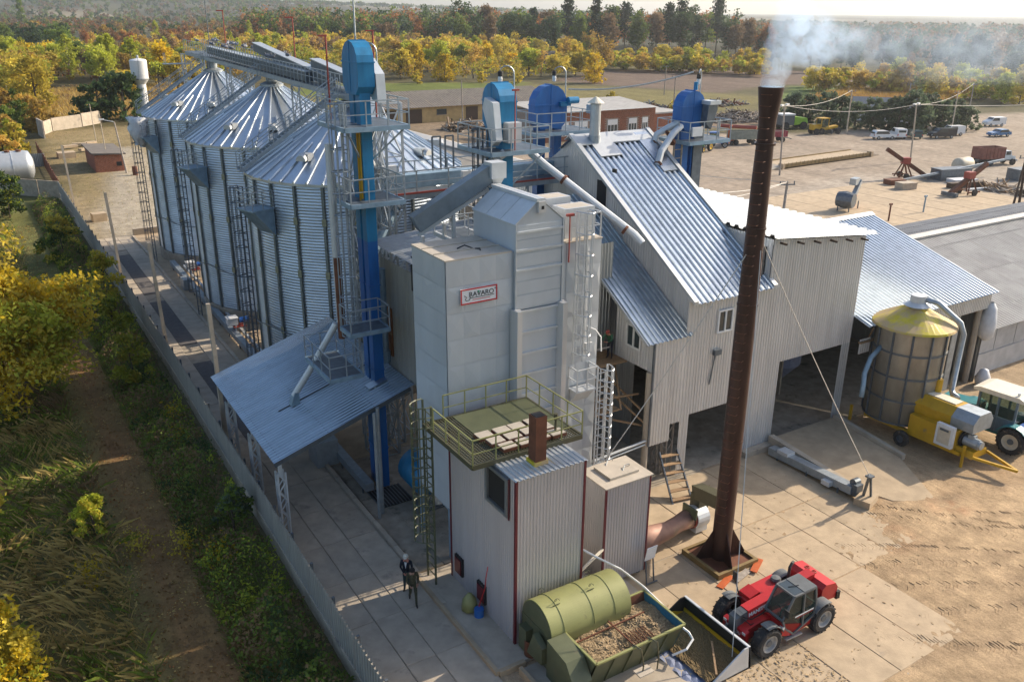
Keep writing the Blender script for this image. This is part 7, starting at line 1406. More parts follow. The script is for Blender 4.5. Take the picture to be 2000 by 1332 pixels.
# ================================================================ UTILITY POLES
def upole(label, base, h, lean=(0, 0), m='wood_grey', arms=True, lamp=False):
    t, q = pole(label, base, h, lean, r=.15, m=m, square=False, group='utility poles around the big yard', cat='utility pole', nm='utility_pole'); b = MB()
    if arms: b.bar(q+Vector((-.8, .3, -.25)), q+Vector((.8, -.3, -.25)), .1); [b.tube(q+Vector((.7*s_, -.26*s_, -.2)), q+Vector((.7*s_, -.26*s_, .1)), .06, n=6) for s_ in (-1, 0, 1)]; b.build('cross_arm', 'steel_dark', t)
    if lamp: b = MB(); [b.cbox(q+Vector((.9*s_, .3*s_, .1)), (.8, .35, .2), rotz(.3)) for s_ in (-1, 1)]; b.build('lamp_head', 'lamp_white', t)
    return q
qa = upole('wooden lamp pole standing by the near end of the weighbridge', (103.1, 89.8, 0), 10.2, (-.3, .3), lamp=True, arms=False); qb = upole('pale concrete pole in front of the orchard bushes', (151.1, 115.8, 0), 8.6, (.2, .2), m='concrete_grey'); qc = upole('grey lamp pole with white heads beside the conveyor loaders', (131.7, 87.7, 0), 9.2, (-.3, .4), m='concrete_grey', lamp=True)
qd = upole('thin dark pole before the corn field', (186, 127, 0), 8.0); qe = upole('thin pale pole behind the white van row', (170.8, 105.8, 0), 8.4, m='concrete_grey'); qf = upole('dark pole at the edge of the ploughed field', (176.6, 200.4, 0), 8.2, (.2, 0))
p_ = at(1538, 356, 7.5); qg = upole('twin legged wooden pole behind the white roof', (p_.x, p_.y, 0), 7.5); b = MB(); b.tube((p_.x-1.0, p_.y-.6, 0), (p_.x, p_.y, 7.2), .13, n=8); tag(b.build('pole_strut', 'wood_grey', off=(p_.x, p_.y, 0)), 'slanted wooden strut bracing the twin legged pole', 'strut')
p_ = at(2003, 305, 8); qh = upole('leaning dark pole with strut at the right edge of the far yard', (p_.x-.6, p_.y, 0), 8, (.8, 0), m='wood_dark')
b = MB(); b.tube((p_.x+2.0, p_.y+.5, 0), (p_.x+.3, p_.y, 7.4), .15, n=8); tag(b.build('pole_strut', 'wood_dark', off=(p_.x+2, p_.y, 0)), 'dark strut beside the leaning pole at the right edge', 'strut')
for x, y, lab in ((846, 200, 'wooden pole in front of the yellow store, left'), (838, 195, 'wooden pole in front of the yellow store, right'), ): pass
qi = upole('wooden pole with strut left in front of the yellow store', (91.5, 168, 0), 9, (-.2, 0), arms=False); qj = upole('wooden pole with strut right in front of the yellow store', (98, 160, 0), 8)
qk = upole('twin poles with cross arms beyond the scrap heap', (137, 152, 0), 9.5); ql = upole('slim pole far out on the right above the cars', (196, 118, 0), 8.2)
tow = thing('radio_mast', 'very thin tall mast rising behind the gallery', 'mast', (70, 160, 0)); 
for px_, py_, h_, lab in ((714, 60, 17, 'tall thin aerial rising right of the tallest elevator'), (438, 60, 14, 'tall thin aerial rising behind the far silo')):
    pass
bpy.data.objects.remove(tow)
lt = [((21.9, 92, 18.9), 4.0, 'left lamp mast on the silo gallery'), ((21.95, 86, 18.8), 2.8, 'second lamp mast on the silo gallery'), ((22.0, 66.5, 18.4), 2.8, 'right lamp mast on the silo gallery')]
for p, h, lab in lt: b = MB(); p = Vector(p); b.tube(p, p+Vector((0, 0, h+1.2)), .045, n=6); b.cbox(p+Vector((-.25, 0, h+1.2)), (.6, .2, .1)); tag(b.build('lamp_mast', 'red_dull' if h < 3 else 'steel_dark', off=p), lab, 'lamp mast')
for p, h, lab, m in (((16.4, 38.5, 18.3), 3.8, 'red lamp mast standing on the tallest elevator platform', 'red_dull'), ((15.6, 38.6, 18.3), 6.2, 'thin grey aerial standing on the tallest elevator platform', 'steel'), ((14.2, 38.6, 18.3), 3.6, 'left red lamp mast behind the tallest elevator head', 'red_dull')): b = MB(); p = Vector(p); b.tube(p, p+Vector((0, 0, h)), .04, n=6); b.cbox(p+Vector((-.15, 0, h)), (.4, .12, .06)); tag(b.build('lamp_mast', m, off=p), lab, 'lamp mast')
for p, q, s_, lab in ((qa, qc, 1.0, 'wire between the weighbridge lamp pole and the grey lamp pole'), (qa, qb, 1.0, 'wire from the weighbridge lamp pole towards the orchard pole'), (qc, ql, 1.2, 'wire from the grey lamp pole towards the far right'), (qc, Vector((215, 88, 8)), 1.2, 'lower wire from the grey lamp pole to the right edge'), (qg, Vector((37.5, 44, 11)), .6, 'service wire from the twin legged pole to the building'), (qg, Vector((36, 41, 12.5)), .5, 'second service wire from the twin legged pole to the building'), (qg, Vector((60, 95, 7)), .8, 'wire from the twin legged pole towards the brick workshop')): wire(p, q, s_, 'overhead_wire', lab, 'wire_pale', .03)
# ================================================================ WEIGHBRIDGE AND LOADERS
t = thing('weighbridge', 'long yellow edged weighbridge deck in the big dusty yard', 'weighbridge', (119, 96, 0), rz=.055)
b = MB(); b.box(-11.5, 11.5, -2.0, 2.0, .42, .6); b.build('deck', 'concrete', t)
for s_ in (-1, 1): b = MB(); b.box(-11.5, 11.5, s_*2.0-.12, s_*2.0+.12, .2, .78); b.build('edge_beam', 'frame_ochre', t)
for i in range(24): b = MB(); b.box(-11.3+i*.98, -11.25+i*.98, -2.17, -2.12, .3, .95); b.build('edge_post', 'frame_ochre', t)
b = MB(); b.prism([(-11.5, -1.9, .6), (-14.5, -1.9, .03), (-11.5, -1.9, .03)], (0, 3.8, 0)); b.prism([(11.5, -1.9, .6), (14.5, -1.9, .03), (11.5, -1.9, .03)], (0, 3.8, 0)); b.build('approach_ramp', 'concrete_grey', t)
b = MB(); b.box(-11.8, -11.3, -2.3, -1.4, .0, .9); b.box(11.3, 11.9, -2.3, -1.4, .0, .9); b.build('end_block', 'concrete', t)
def loader(label, loc, rz, arm):
    t = thing('conveyor_loader', label, 'grain loader', loc, rz=rz, group='rusty grain loaders on the far slab yard'); b = MB(); b.bar((-3, 0, .4), (3.4, 0, arm), .5, .55); b.build('conveyor_arm', 'rust', t)
    b = MB(); [b.bar(p, q, .18) for p, q in (((-.6, -.9, .2), (.4, -.3, 2.6)), ((-.6, .9, .2), (.4, .3, 2.6)), ((1.4, -.8, .2), (.5, -.3, 2.6)), ((1.4, .8, .2), (.5, .3, 2.6)), ((-.8, -1, .5), (1.6, -1, .5)), ((-.8, 1, .5), (1.6, 1, .5)))]; b.build('frame', 'rust', t)
    b = MB(); b.box(-.2, .9, -.5, .5, 2.2, 3.1); b.build('drive_unit', 'red_dull', t); b = MB(); b.bar((-3, -1.2, .35), (-3, 1.2, .35), .4, .5); b.build('pickup_auger', 'steel_dark', t)
    for s_ in (-1, 1): b = MB(); b.lathe([(0, -.12), (.45, -.12), (.45, .12), (0, .12)], 14, (.4, s_*1.15, .45), axis='y'); b.build('wheel', 'rubber', t)
loader('rusty grain loader with upright arm near the end of the weighbridge', (117.5, 78.6, 0), 2.6, 4.3); loader('rusty grain loader with long arm beside the scrap trailers', (113.6, 66.8, 0), -.1, 4.0)
tag((lambda b: (b.bar(at(1738, 357, .3), at(1962, 312, 2.4), .3, .28), b.build('auger_tube', 'steel', off=(112, 75, 0)))[1])(MB()), 'long pale auger tube lying across the grain loaders', 'auger')
for x, y, l, w, h, m, lab in ((123, 75, 5.5, 2.2, 1.6, 'steel_dark', 'dark scrap trailer body behind the right grain loader'), (119, 70, 6, 1.0, .7, 'wood_dark', 'long dark beam lying before the scrap trailer'), (119.5, 67.5, 6.5, .5, .25, 'white_metal', 'long pale pipe lying on the far slab yard'), (112, 76.5, 2.6, 1.6, .7, 'rust', 'low dark crate left of the scrap trailer'), (110.3, 73.5, 2.4, 1.6, .9, 'concrete_grey', 'grey topped box on the far slab yard'), (132, 69.5, 3.5, 2.2, 1.6, 'steel_dark', 'dark steel skip beside the right edge'), (122, 72.5, 4, 1.8, .5, 'tarp_white', 'white covered bundle by the scrap trailer')):
    b = MB(); b.cbox((x, y, h/2), (l, w, h), rotz(-.25)); b.cbox((x, y, h), (l*1.03, w*1.03, .1), rotz(-.25)); tag(b.build('yard_item', m, off=(x, y, 0)), lab, 'yard item')
tag((lambda b: (b.lathe([(0, -1.7), (.9, -1.6), (1.05, -1.3), (1.05, 1.3), (.9, 1.6), (0, 1.7)], 20, (129, 77, 1.4), axis='x'), b.build('cream_tank', 'rim_cream', smooth=True, off=(129, 77, 0)))[1])(MB()), 'pale cream cylinder tank behind the right grain loader', 'tank')
p_ = at(1655, 410, 0); t = thing('seed_cleaner', 'grey and orange grain cleaning machine on the slabs behind the white roof', 'machine', (p_.x, p_.y, 0), rz=.3)
b = MB(); b.lathe([(0, -1), (.9, -1), (1.1, 0), (.9, 1), (0, 1)], 12, (-1, 0, 1.4), axis='y'); b.build('drum', 'steel_dark', t); b = MB(); b.bar((-.6, -.3, .5), (2.2, -.3, 3.4), .5); b.build('elevator_arm', 'steel', t); b = MB(); b.cbox((1.6, .3, 1.0), (1.0, 1.0, 1.4)); b.build('motor_cover', 'orange', t); b = MB(); b.cbox((1.2, 0, 3.4), (1.4, .8, .8)); b.build('head', 'steel', t); b = MB(); [b.bar((x, y, 0), (x, y, 1), .12) for x in (-1.5, 1.5) for y in (-.7, .7)]; b.build('legs', 'steel_dark', t)
for px_, py_, lab in ((1735, 432, 'short red topped standpipe behind the open shed roof'), (1803, 415, 'short dark standpipe right of the red topped one')):
    p_ = at(px_, py_, 0); b = MB(); b.tube((p_.x, p_.y, 0), (p_.x, p_.y, 1.9), .1, n=8); b.cbox((p_.x, p_.y, 2.0), (.45, .2, .2)); tag(b.build('standpipe', 'rust' if px_ < 1780 else 'steel_blue', off=p_), lab, 'standpipe')
# ================================================================ VEHICLES
def car(label, loc, rz, m, kind='car', cat='car', L=4.4, Wd=1.8, group=None):
    t = thing('parked_'+kind, label, cat, loc, rz=rz, group=group or 'vehicles parked along the orchard'); h = L/2; w = Wd/2
    prof = {'car': [(h, .35), (h, .72), (h*.95, .85), (h*.42, .98), (h*.12, 1.42), (-h*.55, 1.45), (-h*.78, 1.02), (-h*.98, .95), (-h, .4)], 'suv': [(h, .4), (h, .85), (h*.93, 1.0), (h*.45, 1.12), (h*.18, 1.62), (-h*.75, 1.66), (-h*.97, 1.1), (-h, .45)], 'van': [(h, .4), (h, .9), (h*.88, 1.15), (h*.62, 1.3), (h*.34, 1.92), (-h*.95, 1.95), (-h, 1.8), (-h, .45)]}[kind]
    b = MB(); b.prism([(x, -w, z) for x, z in prof], (0, Wd, 0)); b.build('body', m, t)
    top = max(z for x, z in prof); zl = top*.64; x0 = {'car': h*.36, 'suv': h*.40, 'van': h*.55}[kind]; x1 = {'car': h*.13, 'suv': h*.18, 'van': h*.34}[kind]; xr = {'car': -h*.6, 'suv': -h*.8, 'van': (-h*.2)}[kind]
    for s_ in (-1, 1): b = MB(); b.prism([(x0, s_*(w+.005), zl), (x1, s_*(w+.005), top-.1), (xr, s_*(w+.005), top-.1), (xr-.15, s_*(w+.005), zl)], (0, s_*.012, 0)); b.build('side_window', 'glass', t)
    b = MB(); b.prism([(x0+.13, -w+.12, zl+.02), (x1+.04, -w+.16, top-.05), (x1+.04, w-.16, top-.05), (x0+.13, w-.12, zl+.02)], (.02, 0, .012)); b.build('windscreen', 'glass', t)
    b = MB(); b.box(-h-.015, -h*.965, -w+.2, w-.2, zl+.05, top-.22) if kind != 'car' else b.prism([(-h*.78, -w+.15, 1.05), (-h*.57, -w+.2, 1.42), (-h*.57, w-.2, 1.42), (-h*.78, w-.15, 1.05)], (-.03, 0, .02)); b.build('rear_window', 'glass', t)
    for s_ in (-1, 1):
        b = MB(); b.cbox((h-.01, s_*(w-.25), .72), (.06, .35, .16)); b.build('headlight', 'lamp_white', t); b = MB(); b.cbox((-h+.01, s_*(w-.12), .85), (.06, .16, .4 if kind == 'van' else .22)); b.build('tail_light', 'sign_red', t)
        for x in (h*.62, -h*.60): b = MB(); b.lathe([(0, -.1), (.24, -.1), (.33, -.1), (.33, .1), (.24, .1), (0, .1)], 16, (x, s_*(w-.08), .33), axis='y'); w_ = b.build('wheel', 'rubber', t); b = MB(); b.lathe([(0, s_*.115), (.2, s_*.11), (.2, s_*.09)], 14, (x, s_*(w-.08), .33), axis='y'); b.build('rim', 'rim_grey', w_)
    return t
car('white sport utility car parked with its front to the right', at(1724, 272), -.42, 'car_white', 'suv', L=4.6); car('white box van seen from behind beside the white sport utility car', at(1753, 270), .95, 'car_white', 'van', 'van', L=4.3); car('dark teal car parked between the white van and the black van', at(1783, 270), 1.0, 'car_teal', 'suv', L=4.5)
car('long black van parked beside the orchard bushes', at(1838, 270), 2.75, 'car_dark', 'van', 'van', L=5.2, Wd=1.95); car('pale van half hidden behind the black van', at(1858, 265), 2.75, 'car_white', 'van', 'van', L=4.6); car('white estate van standing above the blue car at the far right', at(1940, 247), 2.8, 'car_white', 'van', 'van', L=4.6); car('blue saloon car parked at the far right', at(1950, 267), 2.85, 'car_blue', 'car', L=4.5)
def truck(loc, rz):
    t = thing('tipper_truck', 'old tipper truck with faded red body and pale cab', 'truck', loc, rz=rz); b = MB(); b.box(-3.4, 1.0, -1.2, 1.2, 1.1, 1.25); [b.box(-3.4, 1.0, y, y+.1, 1.25, 2.9) for y in (-1.2, 1.1)]; b.box(-3.4, -3.3, -1.1, 1.1, 1.25, 2.9); b.box(.9, 1.0, -1.1, 1.1, 1.25, 2.9); b.build('tipper_body', 'truck_red', t)
    b = MB(); [b.box(-3.3+i*.7, -3.22+i*.7, -1.26, -1.2, 1.2, 2.9) for i in range(7)]; b.build('body_ribs', 'truck_red', t); b = MB(); b.box(-3.2, 3.4, -.4, .4, .6, .95); b.build('frame', 'steel_dark', t)
    b = MB(); b.prism([(1.15, -1.0, .9), (1.15, -1.0, 2.3), (2.3, -1.0, 2.3), (2.5, -1.0, 1.6), (2.5, -1.0, .9)], (0, 2.0, 0)); b.build('cab', 'truck_pale', t); b = MB(); b.prism([(2.5, -.75, .9), (2.5, -.75, 1.55), (3.6, -.7, 1.35), (3.7, -.7, .8)], (0, 1.45, 0)); b.build('hood', 'truck_pale', t)
    b = MB(); b.prism([(2.31, -.9, 2.2), (2.5, -.9, 1.65), (2.53, -.9, 1.65), (2.34, -.9, 2.2)], (0, 1.8, 0)); [b.box(1.4, 2.25, y, y+.02, 1.65, 2.2) for y in (-1.015, .998)]; b.build('cab_glass', 'glass', t)
    for x in (2.9, -1.4, -2.5):
        for y in (-1.0, 1.0): b = MB(); b.lathe([(0, -.16), (.5, -.16), (.5, .16), (0, .16)], 16, (x, y, .5), axis='y'); b.build('wheel', 'rubber', t)
    b = MB(); b.box(3.7, 3.85, -1.0, 1.0, .6, .85); b.build('bumper', 'white_metal', t)
truck(at(1938, 322), -.3)
def simple_tractor(label, loc, rz, m, cabm, rimm, roofm):
    t = thing('farm_tractor', label, 'tractor', loc, rz=rz, group='tractors and trailers parked by the red auger')
    for x, r_ in ((-1.0, .85), (1.5, .55)):
        for s_ in (-1, 1): wheel(t, (x, s_*.9, r_), r_, .45, rimm, side=s_, lug=14)
    b = MB(); b.prism([(.2, -.42, .7), (2.1, -.42, .7), (2.1, -.42, 1.35), (.2, -.42, 1.6)], (0, .84, 0)); b.build('hood', m, t); b = MB(); b.box(-1.2, .3, -.65, .65, 1.1, 2.55); b.build('cab_glass', 'glass_cab', t); b = MB(); [b.bar((x, y, 1.0), (x, y, 2.55), .09) for x in (-1.2, .3) for y in (-.66, .66)]; b.build('cab_frame', cabm, t); b = MB(); b.box(-1.35, .4, -.78, .78, 2.55, 2.72); b.build('cab_roof', roofm, t)
    for s_ in (-1, 1): b = MB(); b.cbox((-1.0, s_*.9, 1.72), (1.3, .5, .08)); b.build('fender', m, t)
simple_tractor('green tractor with yellow wheel rims', at(1372, 296), .3+PI, 'green_jd', 'black', 'rim_yellow', 'green_jd'); simple_tractor('small tractor with bright blue cab roof', at(1398, 288), -.7, 'blue_cab', 'black', 'rim_grey', 'blue_cab')
t = thing('orange_mower', 'orange implement with a tall curved spout', 'implement', at(1420, 283), rz=.2, group='tractors and trailers parked by the red auger'); b = MB(); b.box(-1.2, 1.2, -.8, .8, .4, 1.0); b.build('frame', 'orange', t); b = MB(); b.path([(.3, 0, 1), (.3, 0, 2.6), (.5, 0, 3.2), (1.0, 0, 3.4)], .2, 8); b.build('spout', 'orange', t); b = MB(); [b.lathe([(0, -.1), (.4, -.1), (.4, .1), (0, .1)], 12, (0, s_, .4), axis='y') for s_ in (-1, 1)]; b.build('wheels', 'rubber', t)
def trailer(label, loc, rz, m, L=5, h=1.2):
    t = thing('farm_trailer', label, 'trailer', loc, rz=rz, group='tractors and trailers parked by the red auger'); b = MB(); b.box(-L/2, L/2, -1.1, 1.1, 1.0, 1.15)
    for q in ((-L/2, L/2, -1.1, -1.02), (-L/2, L/2, 1.02, 1.1), (-L/2, -L/2+.08, -1.02, 1.02), (L/2-.08, L/2, -1.02, 1.02)): b.box(*q, 1.15, 1.15+h)
    [b.box(-L/2+i*L/6-.04, -L/2+i*L/6+.04, -1.16, -1.1, 1.0, 1.15+h) for i in range(7)]; b.build('box', m, t); b = MB(); b.box(-L/2+.1, L/2-.1, -1, 1, 1.15+h*.8, 1.15+h*.82); b.build('load', 'soil_dark', t)
    for x in (-L*.3, L*.3):
        for s_ in (-1, 1): b = MB(); b.lathe([(0, -.15), (.48, -.15), (.48, .15), (0, .15)], 14, (x, s_*.95, .48), axis='y'); b.build('wheel', 'rubber', t)
    b = MB(); b.bar((L/2, 0, .8), (L/2+1.4, 0, .5), .14); b.build('drawbar', 'steel_dark', t)
trailer('grey green high sided trailer loaded with dark earth', at(1450, 282), -.4, 'grey_trailer', 5.6, 1.3); trailer('dark red trailer peeking out right of the smokestack', at(1512, 277), -.4, 'red_trailer', 4, .9)
tag((lambda b: (b.tube(at(1408, 246, 1.2), at(1478, 250, 1.2), .35, n=10), b.build('red_auger', 'red_dull', off=at(1440, 248, 0)))[1])(MB()), 'long red auger tube lying behind the grey green trailer', 'auger')
t = thing('bulldozer', 'yellow wheeled grader with a boxy cab at the edge of the yard', 'grader', at(1607, 262), rz=-.25); b = MB(); b.prism([(-3, -.8, .9), (-3, -.8, 2.0), (-.4, -.8, 2.0), (.2, -.5, 1.3), (3.2, -.3, 1.6), (3.2, -.3, 1.2), (.2, -.5, .8)], (0, 1.4, 0)); b.build('chassis', 'yellow_machine', t); b = MB(); b.box(-1.2, .5, -.8, .8, 1.4, 3.0); b.build('cab_glass', 'glass_cab', t); b = MB(); [b.bar((x, y, 1.4), (x, y, 3.1), .12) for x in (-1.2, .5) for y in (-.8, .8)]; b.box(-1.4, .7, -.95, .95, 3.05, 3.2); b.build('cab_frame', 'yellow_machine', t); b = MB(); b.bar((1.0, -1.6, .5), (1.6, 1.6, .5), .15, .8); b.build('blade', 'steel_dark', t)
for x in (-2.2, -1.0, 2.8):
    for s_ in (-1, 1): b = MB(); b.lathe([(0, -.2), (.6, -.2), (.6, .2), (0, .2)], 16, (x, s_*.95, .6), axis='y'); b.build('wheel', 'rubber', t)
t = thing('forage_harvester', 'lime green and white harvester parked behind the grader', 'harvester', at(1548, 252), rz=-.3); b = MB(); b.prism([(-.5, -1.3, .9), (-.5, -1.3, 2.6), (2.4, -1.3, 2.3), (2.6, -1.3, 1.2)], (0, 2.6, 0)); b.build('rear_body', 'green_lime', t); b = MB(); b.box(-3.6, -.6, -1.3, 1.3, .9, 2.9); b.build('front_body', 'grey_plastic', t); b = MB(); b.box(-3.7, -.5, -1.4, 1.4, 2.9, 3.2); b.build('roof', 'plastic_white', t)
for x in (-2.6, 1.6):
    for s_ in (-1, 1): b = MB(); b.lathe([(0, -.25), (.8, -.25), (.8, .25), (0, .25)], 16, (x, s_*1.25, .8), axis='y'); b.build('wheel', 'rubber', t)
# ================================================================ VEGETATION
def leaf_arrays(C, size, rg, flat=.0, asp=.55):
    """leaf shaped rhombi at centres C (n,3): returns verts (n*4,3)"""
    n = len(C); u = rg.normal(size=(n, 3)); u[:, 2] *= (1-flat); u /= np.linalg.norm(u, axis=1)[:, None]+1e-9
    w = rg.normal(size=(n, 3)); w -= u*(w*u).sum(1)[:, None]
    if flat: w[:, 2] *= (1-flat)
    w /= np.linalg.norm(w, axis=1)[:, None]+1e-9
    s = (size*rg.uniform(.6, 1.35, n))[:, None]; V = np.stack([C-u*s, C-w*s*asp+u*s*.1, C+u*s, C+w*s*asp+u*s*.1], 1); return V.reshape(-1, 3)
def quad_mesh(nm, V, mats, mi=None):
    n = len(V)//4; me = bpy.data.meshes.new(nm); me.vertices.add(len(V)); me.vertices.foreach_set('co', np.ascontiguousarray(V, dtype=np.float32).ravel()); me.loops.add(n*4); me.loops.foreach_set('vertex_index', np.arange(n*4, dtype=np.int32)); me.polygons.add(n); me.polygons.foreach_set('loop_start', np.arange(0, n*4, 4, dtype=np.int32))
    for m in mats: me.materials.append(G[m])
    if mi is not None: me.polygons.foreach_set('material_index', np.asarray(mi, dtype=np.int32))
    me.update(calc_edges=True); return me
def crown_pts(shape, N, rg, H, Rr, z0, clumps=40):
    if shape == 'pine':
        t_ = rg.random(clumps)**.8; zc_ = z0+(H-z0)*t_; rr = Rr*(1.05-t_)**.8*rg.uniform(.4, 1, clumps)
    elif shape == 'tall':
        t_ = rg.random(clumps); zc_ = z0+(H-z0)*t_; rr = Rr*np.sin(np.clip(t_*.9+.12, 0, 1)*PI)**.7*rg.uniform(.3, 1, clumps)
    elif shape == 'bush':
        t_ = rg.random(clumps)**.9; zc_ = z0+(H-z0)*t_; rr = Rr*np.sqrt(np.clip(1-(t_*.95)**2, 0, 1))*rg.uniform(.3, 1, clumps)
    else:
        nl = int(rg.integers(4, 8)); lo = rg.normal(size=(nl, 3)); lo /= np.linalg.norm(lo, axis=1)[:, None]; lo *= rg.uniform(.25, .62, nl)[:, None]; lr = rg.uniform(.34, .58, nl); w_ = rg.integers(0, nl, clumps)
        v = rg.normal(size=(clumps, 3)); v /= np.linalg.norm(v, axis=1)[:, None]; q = lo[w_]+v*(lr[w_]*rg.uniform(.6, 1, clumps))[:, None]
        an0 = np.arctan2(q[:, 1], q[:, 0]); zc_ = (z0+H)/2+q[:, 2]*(H-z0)/2; rr = np.hypot(q[:, 0], q[:, 1])*Rr*1.08
    an = rg.uniform(0, 2*PI, clumps) if shape in ('pine', 'tall', 'bush') else an0; C0 = np.stack([rr*np.cos(an), rr*np.sin(an), zc_], 1); cs = (H-z0)*rg.uniform(.085, .15, clumps)*(1.15 if shape != 'tall' else .75)
    k = rg.integers(0, clumps, N); o = rg.normal(size=(N, 3)); o /= np.linalg.norm(o, axis=1)[:, None]; o *= (rg.random(N)**.5)[:, None]*cs[k][:, None]; o[:, 2] *= .72; return C0[k]+o, C0
def trunk_mb(H, z0, C0, r=.22, k=9, rg=None):
    b = MB(); b.path([(0, 0, -.2), (.05, .03, H*.3), (-.04, .05, H*.6), (0, 0, H*.86)], [r, r*.8, r*.5, r*.12], 7)
    for i in range(min(k, len(C0))):
        c = C0[i]; s = max(z0*.6, c[2]-.28*H*rg.uniform(.6, 1)); b.path([(0, 0, s), ((c[0])*.5, (c[1])*.5, s+(c[2]-s)*.6), (c[0], c[1], c[2])], [r*.38, r*.22, r*.05], 5)
    return b
TREE = {}
SPEC = {'round': (11, 4.1, 1.2, 2000, .40, 60), 'tall': (13, 2.3, 1.5, 1500, .34, 56), 'bush': (5, 2.6, .1, 1300, .30, 44), 'forest': (21, 4.8, 2.5, 2000, .60, 60), 'pine': (22, 3.4, 6.5, 1500, .55, 54), 'sparse': (12, 3.8, 1.8, 1000, .32, 50), 'dome': (9.5, 3.7, .3, 2000, .36, 64)}
def tree_first(shape, leaf, var, label, group, cat='tree', nm='autumn_tree'):
    key = (shape, leaf, var)
    H, Rr, z0, N, sz, cl = SPEC[shape]
    if key not in TREE:
        rg = np.random.default_rng(abs(hash(shape+leaf)) % 10000+var) if False else np.random.default_rng(sum(map(ord, shape+leaf))*7+var*131)
        P_, C0 = crown_pts({'forest': 'round', 'sparse': 'round', 'dome': 'bush'}.get(shape, shape), N, rg, H*rg.uniform(.92, 1.08), Rr*rg.uniform(.9, 1.1), z0, cl)
        cm = quad_mesh('crown', leaf_arrays(P_, sz, rg), [leaf]); tb = trunk_mb(H, z0, C0, .2 if shape in ('bush', 'dome') else .26, 8, rg)
        tm = bpy.data.meshes.new('trunk'); tm.from_pydata([tuple(v) for v in tb.v], [], tb.f); tm.materials.append(G['bark_pale' if shape == 'tall' else 'bark']); TREE[key] = (cm, tm)
    return TREE[key]
NT = 0
def plant(shape, leaf, var, loc, sc, label, group, cat='tree', nm='autumn_tree', rz=None, trunk=True, sz=1.0):
    global NT; NT += 1
    cm, tm = tree_first(shape, leaf, var, label, group); t = bpy.data.objects.new(nm, None); COL.objects.link(t); t.location = loc; t.scale = (sc*sz*random.uniform(.85, 1.2), sc*sz*random.uniform(.85, 1.2), sc*random.uniform(.88, 1.15)); t.rotation_euler = (0, 0, random.uniform(0, 6.28) if rz is None else rz); tag(t, label, cat, group)
    for n_, m_ in (('crown', cm), ('trunk', tm)):
        if n_ == 'trunk' and not trunk: continue
        o = bpy.data.objects.new(n_, m_); COL.objects.link(o); o.parent = t
    return t
random.seed(99)
LAB = {'leaf_yellow': 'yellow leaved', 'leaf_gold': 'deep gold leaved', 'leaf_lime': 'yellow green', 'leaf_green': 'green leaved', 'leaf_dark': 'dark green', 'leaf_rust': 'rust red leaved', 'leaf_brown': 'brown leaved', 'leaf_pine': 'dark evergreen', 'leaf_bluegreen': 'grey green', 'leaf_ochre': 'ochre leaved'}
def zone(poly, N, kinds, hsc, where, nm='autumn_tree', mind=9, sc2=None):
    """individual trees with their bases spread through a patch of ground"""
    xs = [p[0] for p in poly]; ys = [p[1] for p in poly]; done = []; tries = 0
    while len(done) < N and tries < N*60:
        tries += 1; x, y = random.uniform(min(xs), max(xs)), random.uniform(min(ys), max(ys))
        if not inpoly(np.array([x]), np.array([y]), poly)[0] or any(abs(x-a)*.9 < mind and abs(y-c) < mind*.35 for a, c in done): continue
        done.append((x, y)); shape, leaf = random.choice(kinds); p = at(x, y, 0)
        if 8.2 < p.x < 9.5 or math.hypot(p.x-34.8, p.y-212.5) < 6: continue
        lab = f'{LAB[leaf]} {"narrow" if shape == "tall" else ("low bushy" if shape in ("bush", "dome") else ("thin leaved" if shape == "sparse" else "broad"))} tree {where}'
        plant(shape, leaf, random.randrange(5), (p.x, p.y, 0), random.uniform(*hsc), lab, lab.replace(' tree ', ' trees '), nm=nm, sz=random.uniform(.9, 1.15))
Yl, Li, Go, Ru, Br, Gr, Dk, Oc, Pi, Bg = 'leaf_yellow', 'leaf_lime', 'leaf_gold', 'leaf_rust', 'leaf_brown', 'leaf_green', 'leaf_dark', 'leaf_ochre', 'leaf_pine', 'leaf_bluegreen'
zone([(0, 185), (80, 185), (88, 260), (40, 300), (0, 330)], 16, [('bush', Li), ('bush', Gr), ('dome', Yl), ('bush', Oc), ('bush', Yl)], (.8, 1.15), 'beyond the silver tank', mind=10)
zone([(0, 150), (85, 150), (190, 168), (290, 170), (420, 168), (420, 150), (0, 138)], 20, [('round', Yl), ('round', Li), ('tall', Li), ('round', Go)], (.95, 1.2), 'in the front autumn belt', mind=12)
zone([(0, 140), (85, 140), (190, 163), (290, 165), (290, 145), (420, 150), (640, 140), (640, 120), (0, 112)], 44, [('round', Yl), ('tall', Li), ('round', Gr), ('tall', Li), ('round', Oc), ('sparse', Br), ('round', Li), ('round', Yl)], (.7, 1.05), 'in the autumn belt left of the silos', mind=10)
zone([(200, 188), (262, 212), (262, 180), (420, 190), (420, 160), (230, 165)], 9, [('round', Li), ('round', Yl), ('dome', Oc)], (.8, 1.0), 'near the white water tower', mind=11)
zone([(0, 84), (0, 112), (165, 112), (160, 82)], 12, [('round', Dk), ('round', Dk), ('round', Gr)], (1.1, 1.35), 'in the dark upper left grove', nm='dark_tree', mind=10)
zone([(165, 85), (165, 112), (640, 118), (660, 85)], 44, [('round', Ru), ('round', Br), ('round', Oc), ('sparse', Br), ('tall', Li), ('round', Gr), ('sparse', Ru)], (.9, 1.2), 'in the russet wood', mind=10)
zone([(760, 130), (900, 120), (1180, 122), (1180, 152), (1040, 156), (860, 160), (760, 158)], 36, [('dome', Yl), ('round', Yl), ('round', Yl), ('sparse', Oc), ('dome', Go), ('round', Li)], (.85, 1.15), 'in the yellow orchard', mind=12)
zone([(640, 108), (1180, 112), (1180, 122), (640, 130)], 26, [('round', Yl), ('round', Oc), ('sparse', Oc), ('round', Yl)], (.9, 1.15), 'in the rear yellow rows', mind=13)
